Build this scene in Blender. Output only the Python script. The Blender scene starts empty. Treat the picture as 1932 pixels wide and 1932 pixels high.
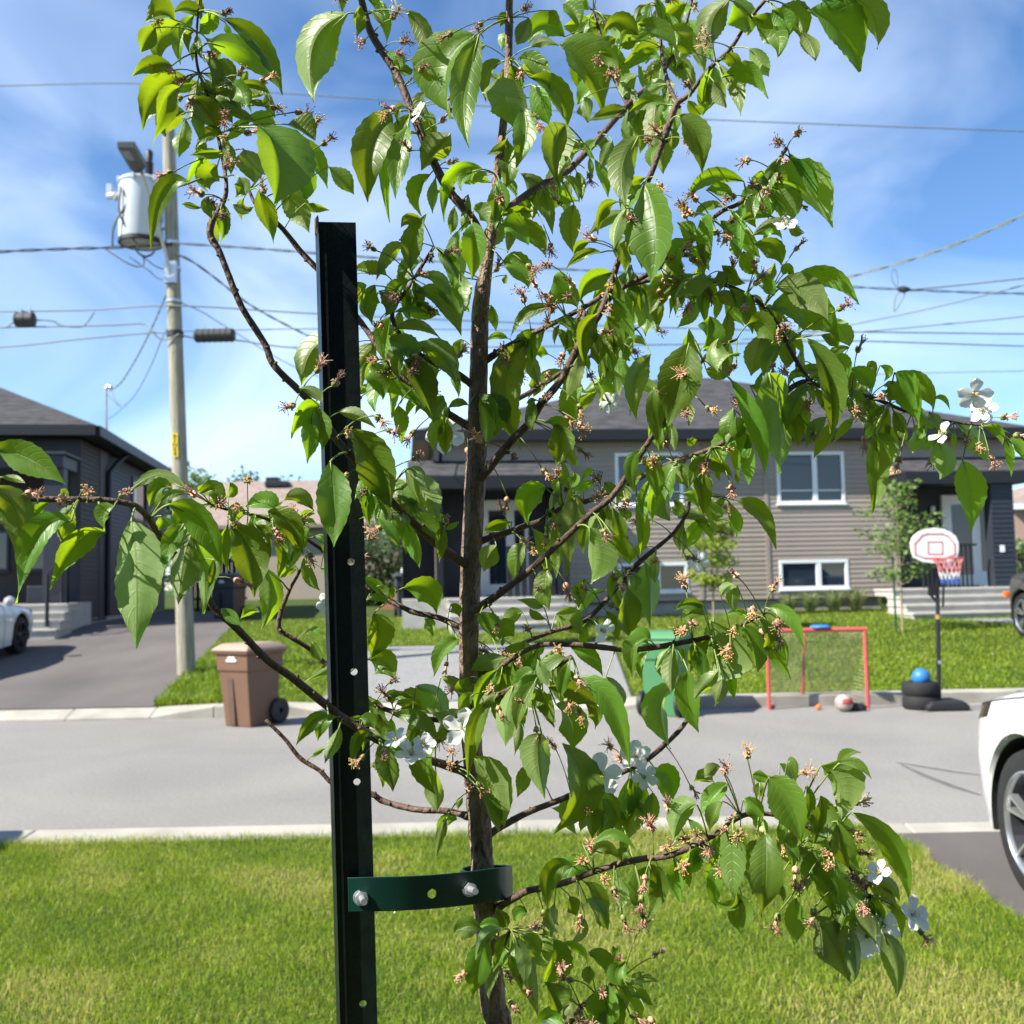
import bpy, bmesh, math, random
import numpy as np
from mathutils import Vector, Matrix

R = math.radians
random.seed(7)
RNG = np.random.default_rng(11)
SC = bpy.context.scene
COL = SC.collection
# ------------------------------------------------------------------ camera
CAM_H, PITCH, ROLL, FPX, CPX = 1.6, R(3.96), R(1.15), 1935.0, 966.0
C0 = Vector((0, 0, CAM_H))
FWD = Vector((0, math.cos(PITCH), math.sin(PITCH)))
_r0, _u0 = Vector((1, 0, 0)), Vector((0, -math.sin(PITCH), math.cos(PITCH)))
RIGHT = _r0 * math.cos(ROLL) - _u0 * math.sin(ROLL)
UP = _u0 * math.cos(ROLL) + _r0 * math.sin(ROLL)
cam_d = bpy.data.cameras.new('camera')
cam = bpy.data.objects.new('camera', cam_d)
COL.objects.link(cam)
cam.matrix_world = Matrix(((RIGHT.x, UP.x, -FWD.x, C0.x), (RIGHT.y, UP.y, -FWD.y, C0.y), (RIGHT.z, UP.z, -FWD.z, C0.z), (0, 0, 0, 1)))
cam_d.sensor_width = 36.0
cam_d.lens = 36.0 * FPX / 1932.0
cam_d.clip_start, cam_d.clip_end = 0.05, 3000
cam_d.dof.use_dof = True
cam_d.dof.focus_distance = 1.16
cam_d.dof.aperture_fstop = 10.0
SC.camera = cam
# ------------------------------------------------------------------ sky, sun, exposure
SUN_EL, SUN_AZ = R(43), R(-113)           # azimuth clockwise from +Y: the sun stands to the left, a little behind the camera
SUN_DIR = Vector((math.sin(SUN_AZ) * math.cos(SUN_EL), math.cos(SUN_AZ) * math.cos(SUN_EL), math.sin(SUN_EL)))
W = bpy.data.worlds.new('World'); SC.world = W; W.use_nodes = True
nt = W.node_tree; nt.nodes.clear()
def N(t, **k):
    n = nt.nodes.new(t)
    for a, b in k.items(): setattr(n, a, b)
    return n
out = N('ShaderNodeOutputWorld'); bg = N('ShaderNodeBackground'); bg.inputs[1].default_value = 0.093
sky = N('ShaderNodeTexSky', sky_type='NISHITA', sun_disc=False, sun_elevation=SUN_EL, sun_rotation=SUN_AZ, altitude=0, air_density=0.85, dust_density=0.0, ozone_density=4.0)
tc = N('ShaderNodeTexCoord'); mp = N('ShaderNodeMapping'); mp.inputs['Scale'].default_value = (1.3, 1.0, 2.6); mp.inputs['Rotation'].default_value = (0.0, 0.35, 0.25)
nz = N('ShaderNodeTexNoise'); nz.inputs['Scale'].default_value = 1.9; nz.inputs['Detail'].default_value = 5; nz.inputs['Roughness'].default_value = 0.48; nz.inputs['Distortion'].default_value = 0.9
rp = N('ShaderNodeValToRGB'); rp.color_ramp.elements[0].position = 0.40; rp.color_ramp.elements[0].color = (0, 0, 0, 1); rp.color_ramp.elements[1].position = 0.80; rp.color_ramp.elements[1].color = (0.5, 0.5, 0.5, 1)
mx = N('ShaderNodeMix', data_type='RGBA'); mx.inputs[7].default_value = (7.4, 8.4, 9.8, 1)
hs = N('ShaderNodeHueSaturation'); hs.inputs['Saturation'].default_value = 1.10; hs.inputs['Value'].default_value = 1.0
L = nt.links.new
L(tc.outputs['Generated'], mp.inputs[0]); L(mp.outputs[0], nz.inputs[0]); L(nz.outputs[0], rp.inputs[0])
L(sky.outputs[0], hs.inputs['Color']); L(hs.outputs[0], mx.inputs[6]); L(rp.outputs[0], mx.inputs[0]); L(mx.outputs[2], bg.inputs[0]); L(bg.outputs[0], out.inputs[0])
sun_d = bpy.data.lights.new('sun', 'SUN'); sun_d.energy = 5.0; sun_d.angle = R(0.53); sun_d.color = (1.0, 0.945, 0.85)
sun = bpy.data.objects.new('sun', sun_d); COL.objects.link(sun)
sun.rotation_euler = (-SUN_DIR).to_track_quat('-Z', 'Y').to_euler()
sun.location = (-8, -4, 12)
SC.view_settings.view_transform = 'Standard'; SC.view_settings.look = 'None'
SC.view_settings.exposure = 1.2; SC.view_settings.gamma = 1.0; SC.view_settings.use_curve_mapping = False
SC.render.engine = 'CYCLES'
SC.cycles.use_denoising = True
SC.cycles.max_bounces = 7; SC.cycles.diffuse_bounces = 3; SC.cycles.transparent_max_bounces = 8; SC.cycles.transmission_bounces = 5
SC.cycles.caustics_reflective = False; SC.cycles.caustics_refractive = False
SC.cycles.sample_clamp_indirect = 6

# ------------------------------------------------------------------ pixel -> place
def ray(px, py):
    return FWD + RIGHT * ((px - CPX) / FPX) + UP * ((CPX - py) / FPX)
def at(px, py, d):
    return C0 + ray(px, py) * d
def onY(px, py, Y):
    r = ray(px, py); return C0 + r * (Y / r.y)
def onplane(px, py, p0, n):
    r = ray(px, py); return C0 + r * ((p0 - C0).dot(n) / r.dot(n))
def gz(x, y):
    if y < 13.15: return 0.0
    if y < 23: return 0.12 + 0.073 * (y - 13.15)
    return 0.839 + 0.012 * (y - 23)
def onground(px, py):
    lo, hi = 2.0, 80.0
    r = ray(px, py)
    for _ in range(50):
        m = (lo + hi) / 2; p = C0 + r * m
        if p.z > gz(p.x, p.y): lo = m
        else: hi = m
    return C0 + r * lo
def pxlen(px, d): return px * d / FPX

# ------------------------------------------------------------------ mesh helpers
class MB:
    def __init__(s): s.v = []; s.f = []; s.mi = []; s.uv = None
    def add(s, vs, fs, m=0):
        o = len(s.v); s.v.extend([tuple(p) for p in vs])
        for f in fs: s.f.append(tuple(i + o for i in f)); s.mi.append(m)
        return s
    def box(s, x0, x1, y0, y1, z0, z1, m=0):
        return s.add([(x0, y0, z0), (x1, y0, z0), (x1, y1, z0), (x0, y1, z0), (x0, y0, z1), (x1, y0, z1), (x1, y1, z1), (x0, y1, z1)],
                     [(0, 3, 2, 1), (4, 5, 6, 7), (0, 1, 5, 4), (1, 2, 6, 5), (2, 3, 7, 6), (3, 0, 4, 7)], m)
    def hexa(s, lo, hi, m=0):            # two quads of 4 points, bottom and top
        return s.add(list(lo) + list(hi), [(0, 3, 2, 1), (4, 5, 6, 7), (0, 1, 5, 4), (1, 2, 6, 5), (2, 3, 7, 6), (3, 0, 4, 7)], m)
    def prism(s, poly, fn, a, b, m=0):   # poly of 2-D points, fn(p, t) -> 3-D
        n = len(poly)
        vs = [fn(p, a) for p in poly] + [fn(p, b) for p in poly]
        fs = [tuple(range(n - 1, -1, -1)), tuple(range(n, 2 * n))] + [(i, (i + 1) % n, n + (i + 1) % n, n + i) for i in range(n)]
        return s.add(vs, fs, m)
    def tube(s, pts, rad, n=8, m=0, cap=True, bump=0.0, seed=0):
        pts = [Vector(p) for p in pts]
        k = len(pts)
        if not hasattr(rad, '__len__'): rad = [rad] * k
        rr = random.Random(seed)
        t0 = (pts[1] - pts[0]).normalized()
        a = t0.orthogonal().normalized(); vs = []; fs = []
        for i in range(k):
            t = (pts[min(i + 1, k - 1)] - pts[max(i - 1, 0)])
            t = t.normalized() if t.length > 1e-9 else t0
            a = a - t * a.dot(t)
            a = a.normalized() if a.length > 1e-9 else t.orthogonal().normalized()
            b = t.cross(a)
            for j in range(n):
                th = 2 * math.pi * j / n
                q = rad[i] * (1 + (rr.uniform(-bump, bump) if bump else 0))
                vs.append(pts[i] + (a * math.cos(th) + b * math.sin(th)) * q)
        for i in range(k - 1):
            for j in range(n):
                fs.append((i * n + j, i * n + (j + 1) % n, (i + 1) * n + (j + 1) % n, (i + 1) * n + j))
        if cap:
            fs.append(tuple(range(n - 1, -1, -1))); fs.append(tuple(range((k - 1) * n, k * n)))
        return s.add(vs, fs, m)
    def lathe(s, prof, n=16, c=(0, 0, 0), axis='z', m=0, a0=0.0, a1=2 * math.pi, squash=(1, 1)):
        k = len(prof); full = abs(a1 - a0 - 2 * math.pi) < 1e-6
        nn = n if full else n + 1
        vs = []
        for r, h in prof:
            for j in range(nn):
                th = a0 + (a1 - a0) * j / n
                x, y = r * math.cos(th) * squash[0], r * math.sin(th) * squash[1]
                p = {'z': (x, y, h), 'x': (h, x, y), 'y': (x, h, y)}[axis]
                vs.append((p[0] + c[0], p[1] + c[1], p[2] + c[2]))
        fs = []
        for i in range(k - 1):
            for j in range(n):
                j2 = (j + 1) % nn
                fs.append((i * nn + j, i * nn + j2, (i + 1) * nn + j2, (i + 1) * nn + j))
        return s.add(vs, fs, m)
    def build(s, name, mats, parent=None, loc=None, rotz=None, smooth=None, bevel=0, origin=None):
        vs = s.v
        if origin is not None:
            ox, oy, oz = origin; vs = [(x - ox, y - oy, z - oz) for x, y, z in vs]
        me = bpy.data.meshes.new(name)
        me.from_pydata(vs, [], s.f)
        if not isinstance(mats, (list, tuple)): mats = [mats]
        for m in mats: me.materials.append(m)
        if len(mats) > 1: me.polygons.foreach_set('material_index', s.mi)
        if smooth is not None:
            me.shade_smooth() if hasattr(me, 'shade_smooth') else None
            if smooth < 180: me.set_sharp_from_angle(angle=R(smooth))
        me.update()
        o = bpy.data.objects.new(name, me); COL.objects.link(o)
        if parent: o.parent = parent
        if loc is not None: o.location = loc
        if rotz is not None: o.rotation_euler = (0, 0, rotz)
        if bevel:
            b = o.modifiers.new('bevel', 'BEVEL'); b.width = bevel; b.segments = 2; b.limit_method = 'ANGLE'; b.angle_limit = R(40)
        return o
def tag(o, label=None, cat=None, group=None, kind=None):
    if label: o['label'] = label
    if cat: o['category'] = cat
    if group: o['group'] = group
    if kind: o['kind'] = kind
    return o
def thing(name, label, cat, loc=(0, 0, 0), rotz=0.0, group=None):
    o = bpy.data.objects.new(name, None); COL.objects.link(o)
    o.location = loc; o.rotation_euler = (0, 0, rotz); o.empty_display_size = 0.2
    return tag(o, label, cat, group)
def copy_obj(o, parent=None, **k):
    c = o.copy(); COL.objects.link(c)
    if parent: c.parent = parent
    for a, b in k.items(): setattr(c, a, b)
    return c
def copy_tree(o, parent=None):
    c = copy_obj(o); c.parent = parent
    for ch in list(o.children): copy_tree(ch, c)
    return c
def smooth_path(pts, n):
    """Catmull-Rom through rows of numbers"""
    P = [np.array(p, float) for p in pts]
    if len(P) < 3:
        return [P[0] + (P[1] - P[0]) * t for t in np.linspace(0, 1, n + 1)]
    P = [2 * P[0] - P[1]] + P + [2 * P[-1] - P[-2]]
    res = []
    for i in range(1, len(P) - 2):
        for t in np.linspace(0, 1, n, endpoint=False):
            a, b, c, d = P[i - 1], P[i], P[i + 1], P[i + 2]
            res.append(0.5 * ((2 * b) + (c - a) * t + (2 * a - 5 * b + 4 * c - d) * t * t + (3 * b - a - 3 * c + d) * t ** 3))
    res.append(P[-2]); return res

# ------------------------------------------------------------------ materials
MATS = {}
def mat(name, color, rough=0.7, var=0.12, scale=6.0, bump=0.0, bscale=60.0, metal=0.0, spec=0.5, color2=None, stretch=(1, 1, 1), detail=5, coat=0.0, broad=0.0, trans=0.0, transcol=None, rand=0.0, coord='Object'):
    m = bpy.data.materials.new(name); m.use_nodes = True; t = m.node_tree
    b = t.nodes['Principled BSDF']
    b.inputs['Roughness'].default_value = rough; b.inputs['Metallic'].default_value = metal
    b.inputs['Specular IOR Level'].default_value = spec
    if coat: b.inputs['Coat Weight'].default_value = coat; b.inputs['Coat Roughness'].default_value = 0.04
    co = t.nodes.new('ShaderNodeTexCoord'); mp_ = t.nodes.new('ShaderNodeMapping'); mp_.inputs['Scale'].default_value = stretch
    t.links.new(co.outputs[coord], mp_.inputs[0])
    nz_ = t.nodes.new('ShaderNodeTexNoise'); nz_.inputs['Scale'].default_value = scale; nz_.inputs['Detail'].default_value = detail
    t.links.new(mp_.outputs[0], nz_.inputs['Vector'])
    c1 = color; c2 = color2 or tuple(min(1, c * (1 + var)) for c in color)
    if not color2: c1 = tuple(c * (1 - var) for c in color)
    mr = t.nodes.new('ShaderNodeMapRange'); mr.inputs[1].default_value = 0.3; mr.inputs[2].default_value = 0.7
    t.links.new(nz_.outputs[0], mr.inputs[0])
    mx_ = t.nodes.new('ShaderNodeMix'); mx_.data_type = 'RGBA'
    mx_.inputs[6].default_value = (*c1, 1); mx_.inputs[7].default_value = (*c2, 1)
    t.links.new(mr.outputs[0], mx_.inputs[0])
    col = mx_.outputs[2]
    if rand:
        oi = t.nodes.new('ShaderNodeObjectInfo'); h = t.nodes.new('ShaderNodeHueSaturation')
        m2 = t.nodes.new('ShaderNodeMapRange'); m2.inputs[3].default_value = 1 - rand; m2.inputs[4].default_value = 1 + rand
        t.links.new(oi.outputs['Random'], m2.inputs[0]); t.links.new(m2.outputs[0], h.inputs['Value']); t.links.new(col, h.inputs['Color'])
        col = h.outputs[0]
    if broad:
        nb = t.nodes.new('ShaderNodeTexNoise'); nb.inputs['Scale'].default_value = 0.45; nb.inputs['Detail'].default_value = 6; nb.inputs['Distortion'].default_value = 0.6
        t.links.new(co.outputs[coord], nb.inputs['Vector']); hb_ = t.nodes.new('ShaderNodeHueSaturation'); m3 = t.nodes.new('ShaderNodeMapRange')
        m3.inputs[1].default_value = 0.3; m3.inputs[2].default_value = 0.7; m3.inputs[3].default_value = 1 - broad; m3.inputs[4].default_value = 1 + broad
        t.links.new(nb.outputs[0], m3.inputs[0]); t.links.new(m3.outputs[0], hb_.inputs['Value']); t.links.new(col, hb_.inputs['Color']); col = hb_.outputs[0]
    t.links.new(col, b.inputs['Base Color'])
    if bump:
        n2 = t.nodes.new('ShaderNodeTexNoise'); n2.inputs['Scale'].default_value = bscale; n2.inputs['Detail'].default_value = 4
        t.links.new(mp_.outputs[0], n2.inputs['Vector'])
        bp = t.nodes.new('ShaderNodeBump'); bp.inputs['Strength'].default_value = bump; bp.inputs['Distance'].default_value = 0.02
        t.links.new(n2.outputs[0], bp.inputs['Height']); t.links.new(bp.outputs[0], b.inputs['Normal'])
    if trans:
        tr = t.nodes.new('ShaderNodeBsdfTranslucent'); ms = t.nodes.new('ShaderNodeMixShader'); ms.inputs[0].default_value = trans
        if transcol: tr.inputs[0].default_value = (*transcol, 1)
        else: t.links.new(col, tr.inputs[0])
        o = t.nodes['Material Output']
        t.links.new(b.outputs[0], ms.inputs[1]); t.links.new(tr.outputs[0], ms.inputs[2]); t.links.new(ms.outputs[0], o.inputs[0])
    MATS[name] = m
    return m
def attr_mat(name, attr, rough=0.6, trans=0.35, tmul=(1.3, 1.5, 0.5), spec=0.3):
    m = bpy.data.materials.new(name); m.use_nodes = True; t = m.node_tree; b = t.nodes['Principled BSDF']
    a = t.nodes.new('ShaderNodeAttribute'); a.attribute_name = attr
    b.inputs['Roughness'].default_value = rough; b.inputs['Specular IOR Level'].default_value = spec
    t.links.new(a.outputs[0], b.inputs['Base Color'])
    tr = t.nodes.new('ShaderNodeBsdfTranslucent'); ms = t.nodes.new('ShaderNodeMixShader'); ms.inputs[0].default_value = trans
    mu = t.nodes.new('ShaderNodeMix'); mu.data_type = 'RGBA'; mu.blend_type = 'MULTIPLY'; mu.inputs[0].default_value = 1.0
    t.links.new(a.outputs[0], mu.inputs[6]); mu.inputs[7].default_value = (*tmul, 1)
    t.links.new(mu.outputs[2], tr.inputs[0])
    t.links.new(b.outputs[0], ms.inputs[1]); t.links.new(tr.outputs[0], ms.inputs[2]); t.links.new(ms.outputs[0], t.nodes['Material Output'].inputs[0])
    return m
def glass_mat(name, color=(0.02, 0.03, 0.045), rough=0.03):
    m = bpy.data.materials.new(name); m.use_nodes = True; b = m.node_tree.nodes['Principled BSDF']
    b.inputs['Base Color'].default_value = (*color, 1); b.inputs['Roughness'].default_value = rough; b.inputs['Specular IOR Level'].default_value = 0.8
    return m
def shingle_mat(name, c1, c2):
    m = bpy.data.materials.new(name); m.use_nodes = True; t = m.node_tree; b = t.nodes['Principled BSDF']; b.inputs['Roughness'].default_value = 0.9; b.inputs['Specular IOR Level'].default_value = 0.2
    co = t.nodes.new('ShaderNodeTexCoord'); mp_ = t.nodes.new('ShaderNodeMapping'); mp_.inputs['Scale'].default_value = (1.2, 1.2, 7.0)
    br = t.nodes.new('ShaderNodeTexNoise'); br.inputs['Scale'].default_value = 2.6; br.inputs['Detail'].default_value = 6
    n2 = t.nodes.new('ShaderNodeTexNoise'); n2.inputs['Scale'].default_value = 120
    t.links.new(co.outputs['Object'], mp_.inputs[0]); t.links.new(mp_.outputs[0], br.inputs['Vector']); t.links.new(co.outputs['Object'], n2.inputs['Vector'])
    wv = t.nodes.new('ShaderNodeTexWave'); wv.bands_direction = 'Z'; wv.wave_profile = 'SAW'; wv.inputs['Scale'].default_value = 2.6
    t.links.new(co.outputs['Object'], wv.inputs['Vector'])
    ad = t.nodes.new('ShaderNodeMath'); ad.operation = 'ADD'; t.links.new(br.outputs[0], ad.inputs[0])
    mu = t.nodes.new('ShaderNodeMath'); mu.operation = 'MULTIPLY'; mu.inputs[1].default_value = 0.45; t.links.new(n2.outputs[0], mu.inputs[0]); t.links.new(mu.outputs[0], ad.inputs[1])
    m2 = t.nodes.new('ShaderNodeMath'); m2.operation = 'MULTIPLY'; m2.inputs[1].default_value = 0.12; t.links.new(wv.outputs[0], m2.inputs[0])
    a2 = t.nodes.new('ShaderNodeMath'); a2.operation = 'SUBTRACT'; t.links.new(ad.outputs[0], a2.inputs[0]); t.links.new(m2.outputs[0], a2.inputs[1])
    r = t.nodes.new('ShaderNodeValToRGB'); r.color_ramp.elements[0].position = 0.45; r.color_ramp.elements[1].position = 0.85
    r.color_ramp.elements[0].color = (*c1, 1); r.color_ramp.elements[1].color = (*c2, 1)
    t.links.new(a2.outputs[0], r.inputs[0]); t.links.new(r.outputs[0], b.inputs['Base Color'])
    bp = t.nodes.new('ShaderNodeBump'); bp.inputs['Strength'].default_value = 0.5; bp.inputs['Distance'].default_value = 0.02
    t.links.new(a2.outputs[0], bp.inputs['Height']); t.links.new(bp.outputs[0], b.inputs['Normal'])
    return m
M_ROAD = mat('road_asphalt', (0.265, 0.254, 0.236), 0.9, 0.0, 34.0, 0.8, 260, spec=0.25, color2=(0.335, 0.32, 0.296), detail=5, broad=.13)
M_CONC = mat('concrete', (0.33, 0.312, 0.27), 0.9, 0.16, 3.0, 0.3, 90, spec=0.25, broad=.16)
M_STEP = mat('step_concrete', (0.43, 0.415, 0.38), 0.9, 0.10, 4.0, 0.25, 90, spec=0.25)
M_DRIVE = mat('drive_asphalt', (0.085, 0.078, 0.074), 0.9, 0.0, 0.55, 0.4, 200, spec=0.3, color2=(0.15, 0.135, 0.125), stretch=(1, 0.5, 1), detail=7)
M_GRAVEL = mat('gravel', (0.14, 0.14, 0.138), 0.95, 0.0, 40.0, 1.0, 60, spec=0.2, color2=(0.36, 0.355, 0.345), detail=10)
M_SOIL = mat('lawn_soil', (0.05, 0.075, 0.018), 0.95, 0.3, 3.0, 0.5, 60, spec=0.1)
M_LAND = mat('far_land', (0.05, 0.09, 0.025), 0.95, 0.3, 0.2, spec=0.1)
M_GRASS = attr_mat('grass_blade', 'tint', 0.55, 0.38, (1.25, 1.35, 0.5))
M_SIDING = mat('grey_siding', (0.32, 0.272, 0.232), 0.6, 0.05, 3.0, spec=0.35, rand=0.05)
M_SIDINGB = mat('brown_siding', (0.31, 0.26, 0.21), 0.6, 0.08, 5.0, spec=0.35, rand=0.08, stretch=(1, 1, 6))
M_DSIDE = mat('charcoal_siding', (0.052, 0.054, 0.062), 0.6, 0.06, 3.0, spec=0.35, rand=0.06)
M_BRSIDE = mat('dark_brown_siding', (0.055, 0.042, 0.036), 0.65, 0.10, 5.0, spec=0.3, rand=0.12)
M_BLACK = mat('black_trim', (0.012, 0.013, 0.017), 0.5, 0.05, 3.0, spec=0.4)
M_NAVY = mat('dark_slate_trim', (0.024, 0.029, 0.040), 0.5, 0.05, 3.0, spec=0.4)
M_WHITE = mat('white_vinyl', (0.78, 0.80, 0.82), 0.4, 0.03, 3.0, spec=0.5)
M_TAN = mat('tan_wood_panel', (0.42, 0.29, 0.18), 0.6, 0.15, 4.0, stretch=(1, 1, 8))
M_GLASS = glass_mat('window_glass')
M_ROOF = shingle_mat('charcoal_shingle', (0.026, 0.026, 0.028), (0.080, 0.078, 0.082))
M_ROOFB = shingle_mat('brown_shingle', (0.19, 0.145, 0.125), (0.31, 0.25, 0.22))
M_BLACKP = mat('black_plastic', (0.016, 0.017, 0.018), 0.55, 0.1, 9.0, 0.1, 80)
M_RUBBER = mat('tyre_rubber', (0.02, 0.02, 0.021), 0.8, 0.15, 12.0, 0.1, 90, spec=0.3)
M_GALV = mat('galvanised_steel', (0.55, 0.56, 0.57), 0.35, 0.08, 12.0, metal=0.8)
M_CHROME = mat('zinc_bolt', (0.72, 0.74, 0.75), 0.34, 0.06, 20.0, metal=.75)
M_CARW = mat('white_car_paint', (0.64, 0.645, 0.65), 0.35, 0.01, 2.0, coat=1.0)
M_CARD = mat('dark_grey_car_paint', (0.05, 0.048, 0.047), 0.4, 0.03, 2.0, coat=1.0)
M_CARB = mat('dark_blue_car_paint', (0.03, 0.045, 0.08), 0.4, 0.03, 2.0, coat=1.0)
M_RIM = mat('alloy_rim', (0.62, 0.64, 0.66), 0.28, 0.04, 5.0, metal=0.85)
M_RIMD = mat('dark_alloy_rim', (0.03, 0.032, 0.038), 0.35, 0.04, 5.0, metal=0.4)
M_LENS = mat('lamp_lens', (0.05, 0.03, 0.03), 0.15, 0.1, 3.0, coat=1.0)
M_ORANGE = mat('orange_lens', (0.75, 0.16, 0.03), 0.3, 0.1, 9.0)
M_POLE = mat('weathered_pole_wood', (0.22, 0.205, 0.155), 0.9, 0.0, 4.0, 0.5, 30, spec=0.15, color2=(0.42, 0.39, 0.30), stretch=(9, 9, 0.6), detail=7)
# ================================================================== SETTING
def struct(o, label=None): return tag(o, label, None, None, 'structure')
def sheet(name, quads, m, label):
    b = MB()
    for q in quads: b.add(q, [tuple(range(len(q)))])
    return struct(b.build(name, m), label)
rows = [(-60, -0.12), (6.3, -0.12), (12.95, -0.1), (13.1, 0.02), (23, 0.78), (70, 1.3), (1600, 1.5)]
b = MB()
for (y0, z0), (y1, z1) in zip(rows[:-1], rows[1:]):
    b.add([(-1500, y0, z0), (1500, y0, z0), (1500, y1, z1), (-1500, y1, z1)], [(0, 1, 2, 3)])
struct(b.build('ground', M_LAND), 'open ground reaching away behind the houses')
sheet('road', [[(-70, 6.45, 0), (70, 6.45, 0), (70, 12.96, 0), (-70, 12.96, 0)]], M_ROAD, 'pale grey asphalt street between two concrete kerbs')
LAWN_Z = 0.10
DRX = 2.18
sheet('lawn', [[(-30, -6, LAWN_Z), (DRX, -6, LAWN_Z), (DRX, 6.30, LAWN_Z), (-30, 6.30, LAWN_Z)]], M_SOIL, 'near front lawn around the young tree')
sheet('driveway', [[(DRX, -6, LAWN_Z + 0.006), (7.5, -6, LAWN_Z + 0.006), (7.5, 6.30, 0.05), (DRX, 6.30, 0.05)]], M_DRIVE, 'dark asphalt driveway under the white SUV')
yl = [13.16, 14, 16, 18, 20, 21.5, 23, 26, 30, 40, 60]
b = MB()
for a, c in zip(yl[:-1], yl[1:]):
    b.add([(-60, a, gz(0, a)), (60, a, gz(0, a)), (60, c, gz(0, c)), (-60, c, gz(0, c))], [(0, 1, 2, 3)])
struct(b.build('far_lawn', M_SOIL), 'sloping lawn across the street')
def drive(name, lx, rx, ys, m, label, lift=0.006):
    b = MB()
    for a, c in zip(ys[:-1], ys[1:]):
        b.add([(lx(a), a, gz(0, a) + lift), (rx(a), a, gz(0, a) + lift), (rx(c), c, gz(0, c) + lift), (lx(c), c, gz(0, c) + lift)], [(0, 1, 2, 3)])
    return struct(b.build(name, m), label)
YD = [13.17, 14, 15, 16, 17, 18, 19, 20, 21, 22, 23]
LDX = lambda y: -4.55 - 0.165 * (y - 12.8)
drive('driveway', lambda y: -24, LDX, YD + [25, 28, 31], M_DRIVE, 'brown grey asphalt driveway beside the dark house')
drive('driveway', lambda y: -2.55 - 0.02 * (y - 12.8), lambda y: 1.45 + 0.05 * (y - 12.8), [13.17, 14, 15, 16, 17, 18, 18.45], M_GRAVEL, 'grey gravel drive leading towards the duplex')
drive('driveway', lambda y: 12.3 - 0.95 * (y - 17.2) if y > 17.2 else 12.3, lambda y: 20, [13.17, 14, 15, 16, 17.2, 18, 19, 20, 20.9], M_GRAVEL, 'gravel drive in front of the duplex steps on the dark pickup side')
# kerbs
def kerb(name, segs, label, m=M_CONC):
    b = MB()
    for x0, x1, y0, y1, za0, zb0, za1, zb1 in segs:    # z of street side / lawn side at each end
        b.hexa([(x0, y0, -0.05), (x1, y0, -0.05), (x1, y1, -0.05), (x0, y1, -0.05)], [(x0, y0, za0), (x1, y0, za1), (x1, y1, zb1), (x0, y1, zb0)])
    return struct(b.build(name, m, bevel=0.015), label)
nk = []
x = -30.0
while x < 1.6:
    x1 = min(1.6, x + 3.0); nk.append((x, x1 - 0.008, 6.24, 6.52, .115, .125, .115, .125)); x = x1
nk += [(1.6, 2.4, 6.24, 6.52, .115, .125, .03, .06), (2.4, 7.2, 6.24, 6.52, .03, .06, .03, .06), (7.2, 30, 6.24, 6.52, .115, .125, .115, .125)]
kerb('kerb', nk, 'pale concrete kerb along the near lawn')
def kseg(x0, x1, h0, h1): return (x0, x1, 12.88, 13.19, h0, max(h0, .125), h1, max(h1, .125))
fk = [kseg(-40, -5.6, .03, .03), kseg(-5.6, -4.55, .03, .03), kseg(-4.55, -3.75, .03, .15), kseg(-3.75, -2.9, .15, .15), kseg(-2.9, -2.3, .15, .03), kseg(-2.3, 1.2, .03, .03), kseg(1.2, 1.9, .03, .14)]
x = 1.9
while x < 30: fk.append(kseg(x, x + 2.99, .14, .14)); x += 3
kerb('kerb', fk, 'concrete kerb on the far side, dropped at the driveways')
# thin dark streaks laid on the road
M_STREAK = mat('dark_streak', (0.11, 0.108, 0.10), 0.85, 0.2, 8.0)
def streak(pts, w, lab):
    b = MB(); P = [onplane(px, py, Vector((0, 0, 0.004)), Vector((0, 0, 1))) for px, py in pts]
    for i in range(len(P) - 1):
        n = Vector((-(P[i + 1] - P[i]).y, (P[i + 1] - P[i]).x, 0)).normalized()
        w0, w1 = w * (0.35 + 0.65 * (i > 0)), w * (0.35 + 0.65 * (i < len(P) - 2))
        b.add([P[i] - n * w0, P[i] + n * w0, P[i + 1] + n * w1, P[i + 1] - n * w1], [(0, 1, 2, 3)])
    return struct(b.build('road_streak', M_STREAK), lab)
streak([(1690, 1438), (1740, 1446), (1800, 1456), (1850, 1462)], 0.022, 'upper thin dark streak on the street')
streak([(1700, 1442), (1745, 1463), (1800, 1484), (1850, 1500)], 0.028, 'lower thin dark streak on the street')
streak([(1148, 1500), (1180, 1515), (1240, 1545)], 0.02, 'dark streak behind the tree trunk')
streak([(1735, 1344), (1800, 1340), (1890, 1334)], 0.02, 'dark line beside the basketball stand')

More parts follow.
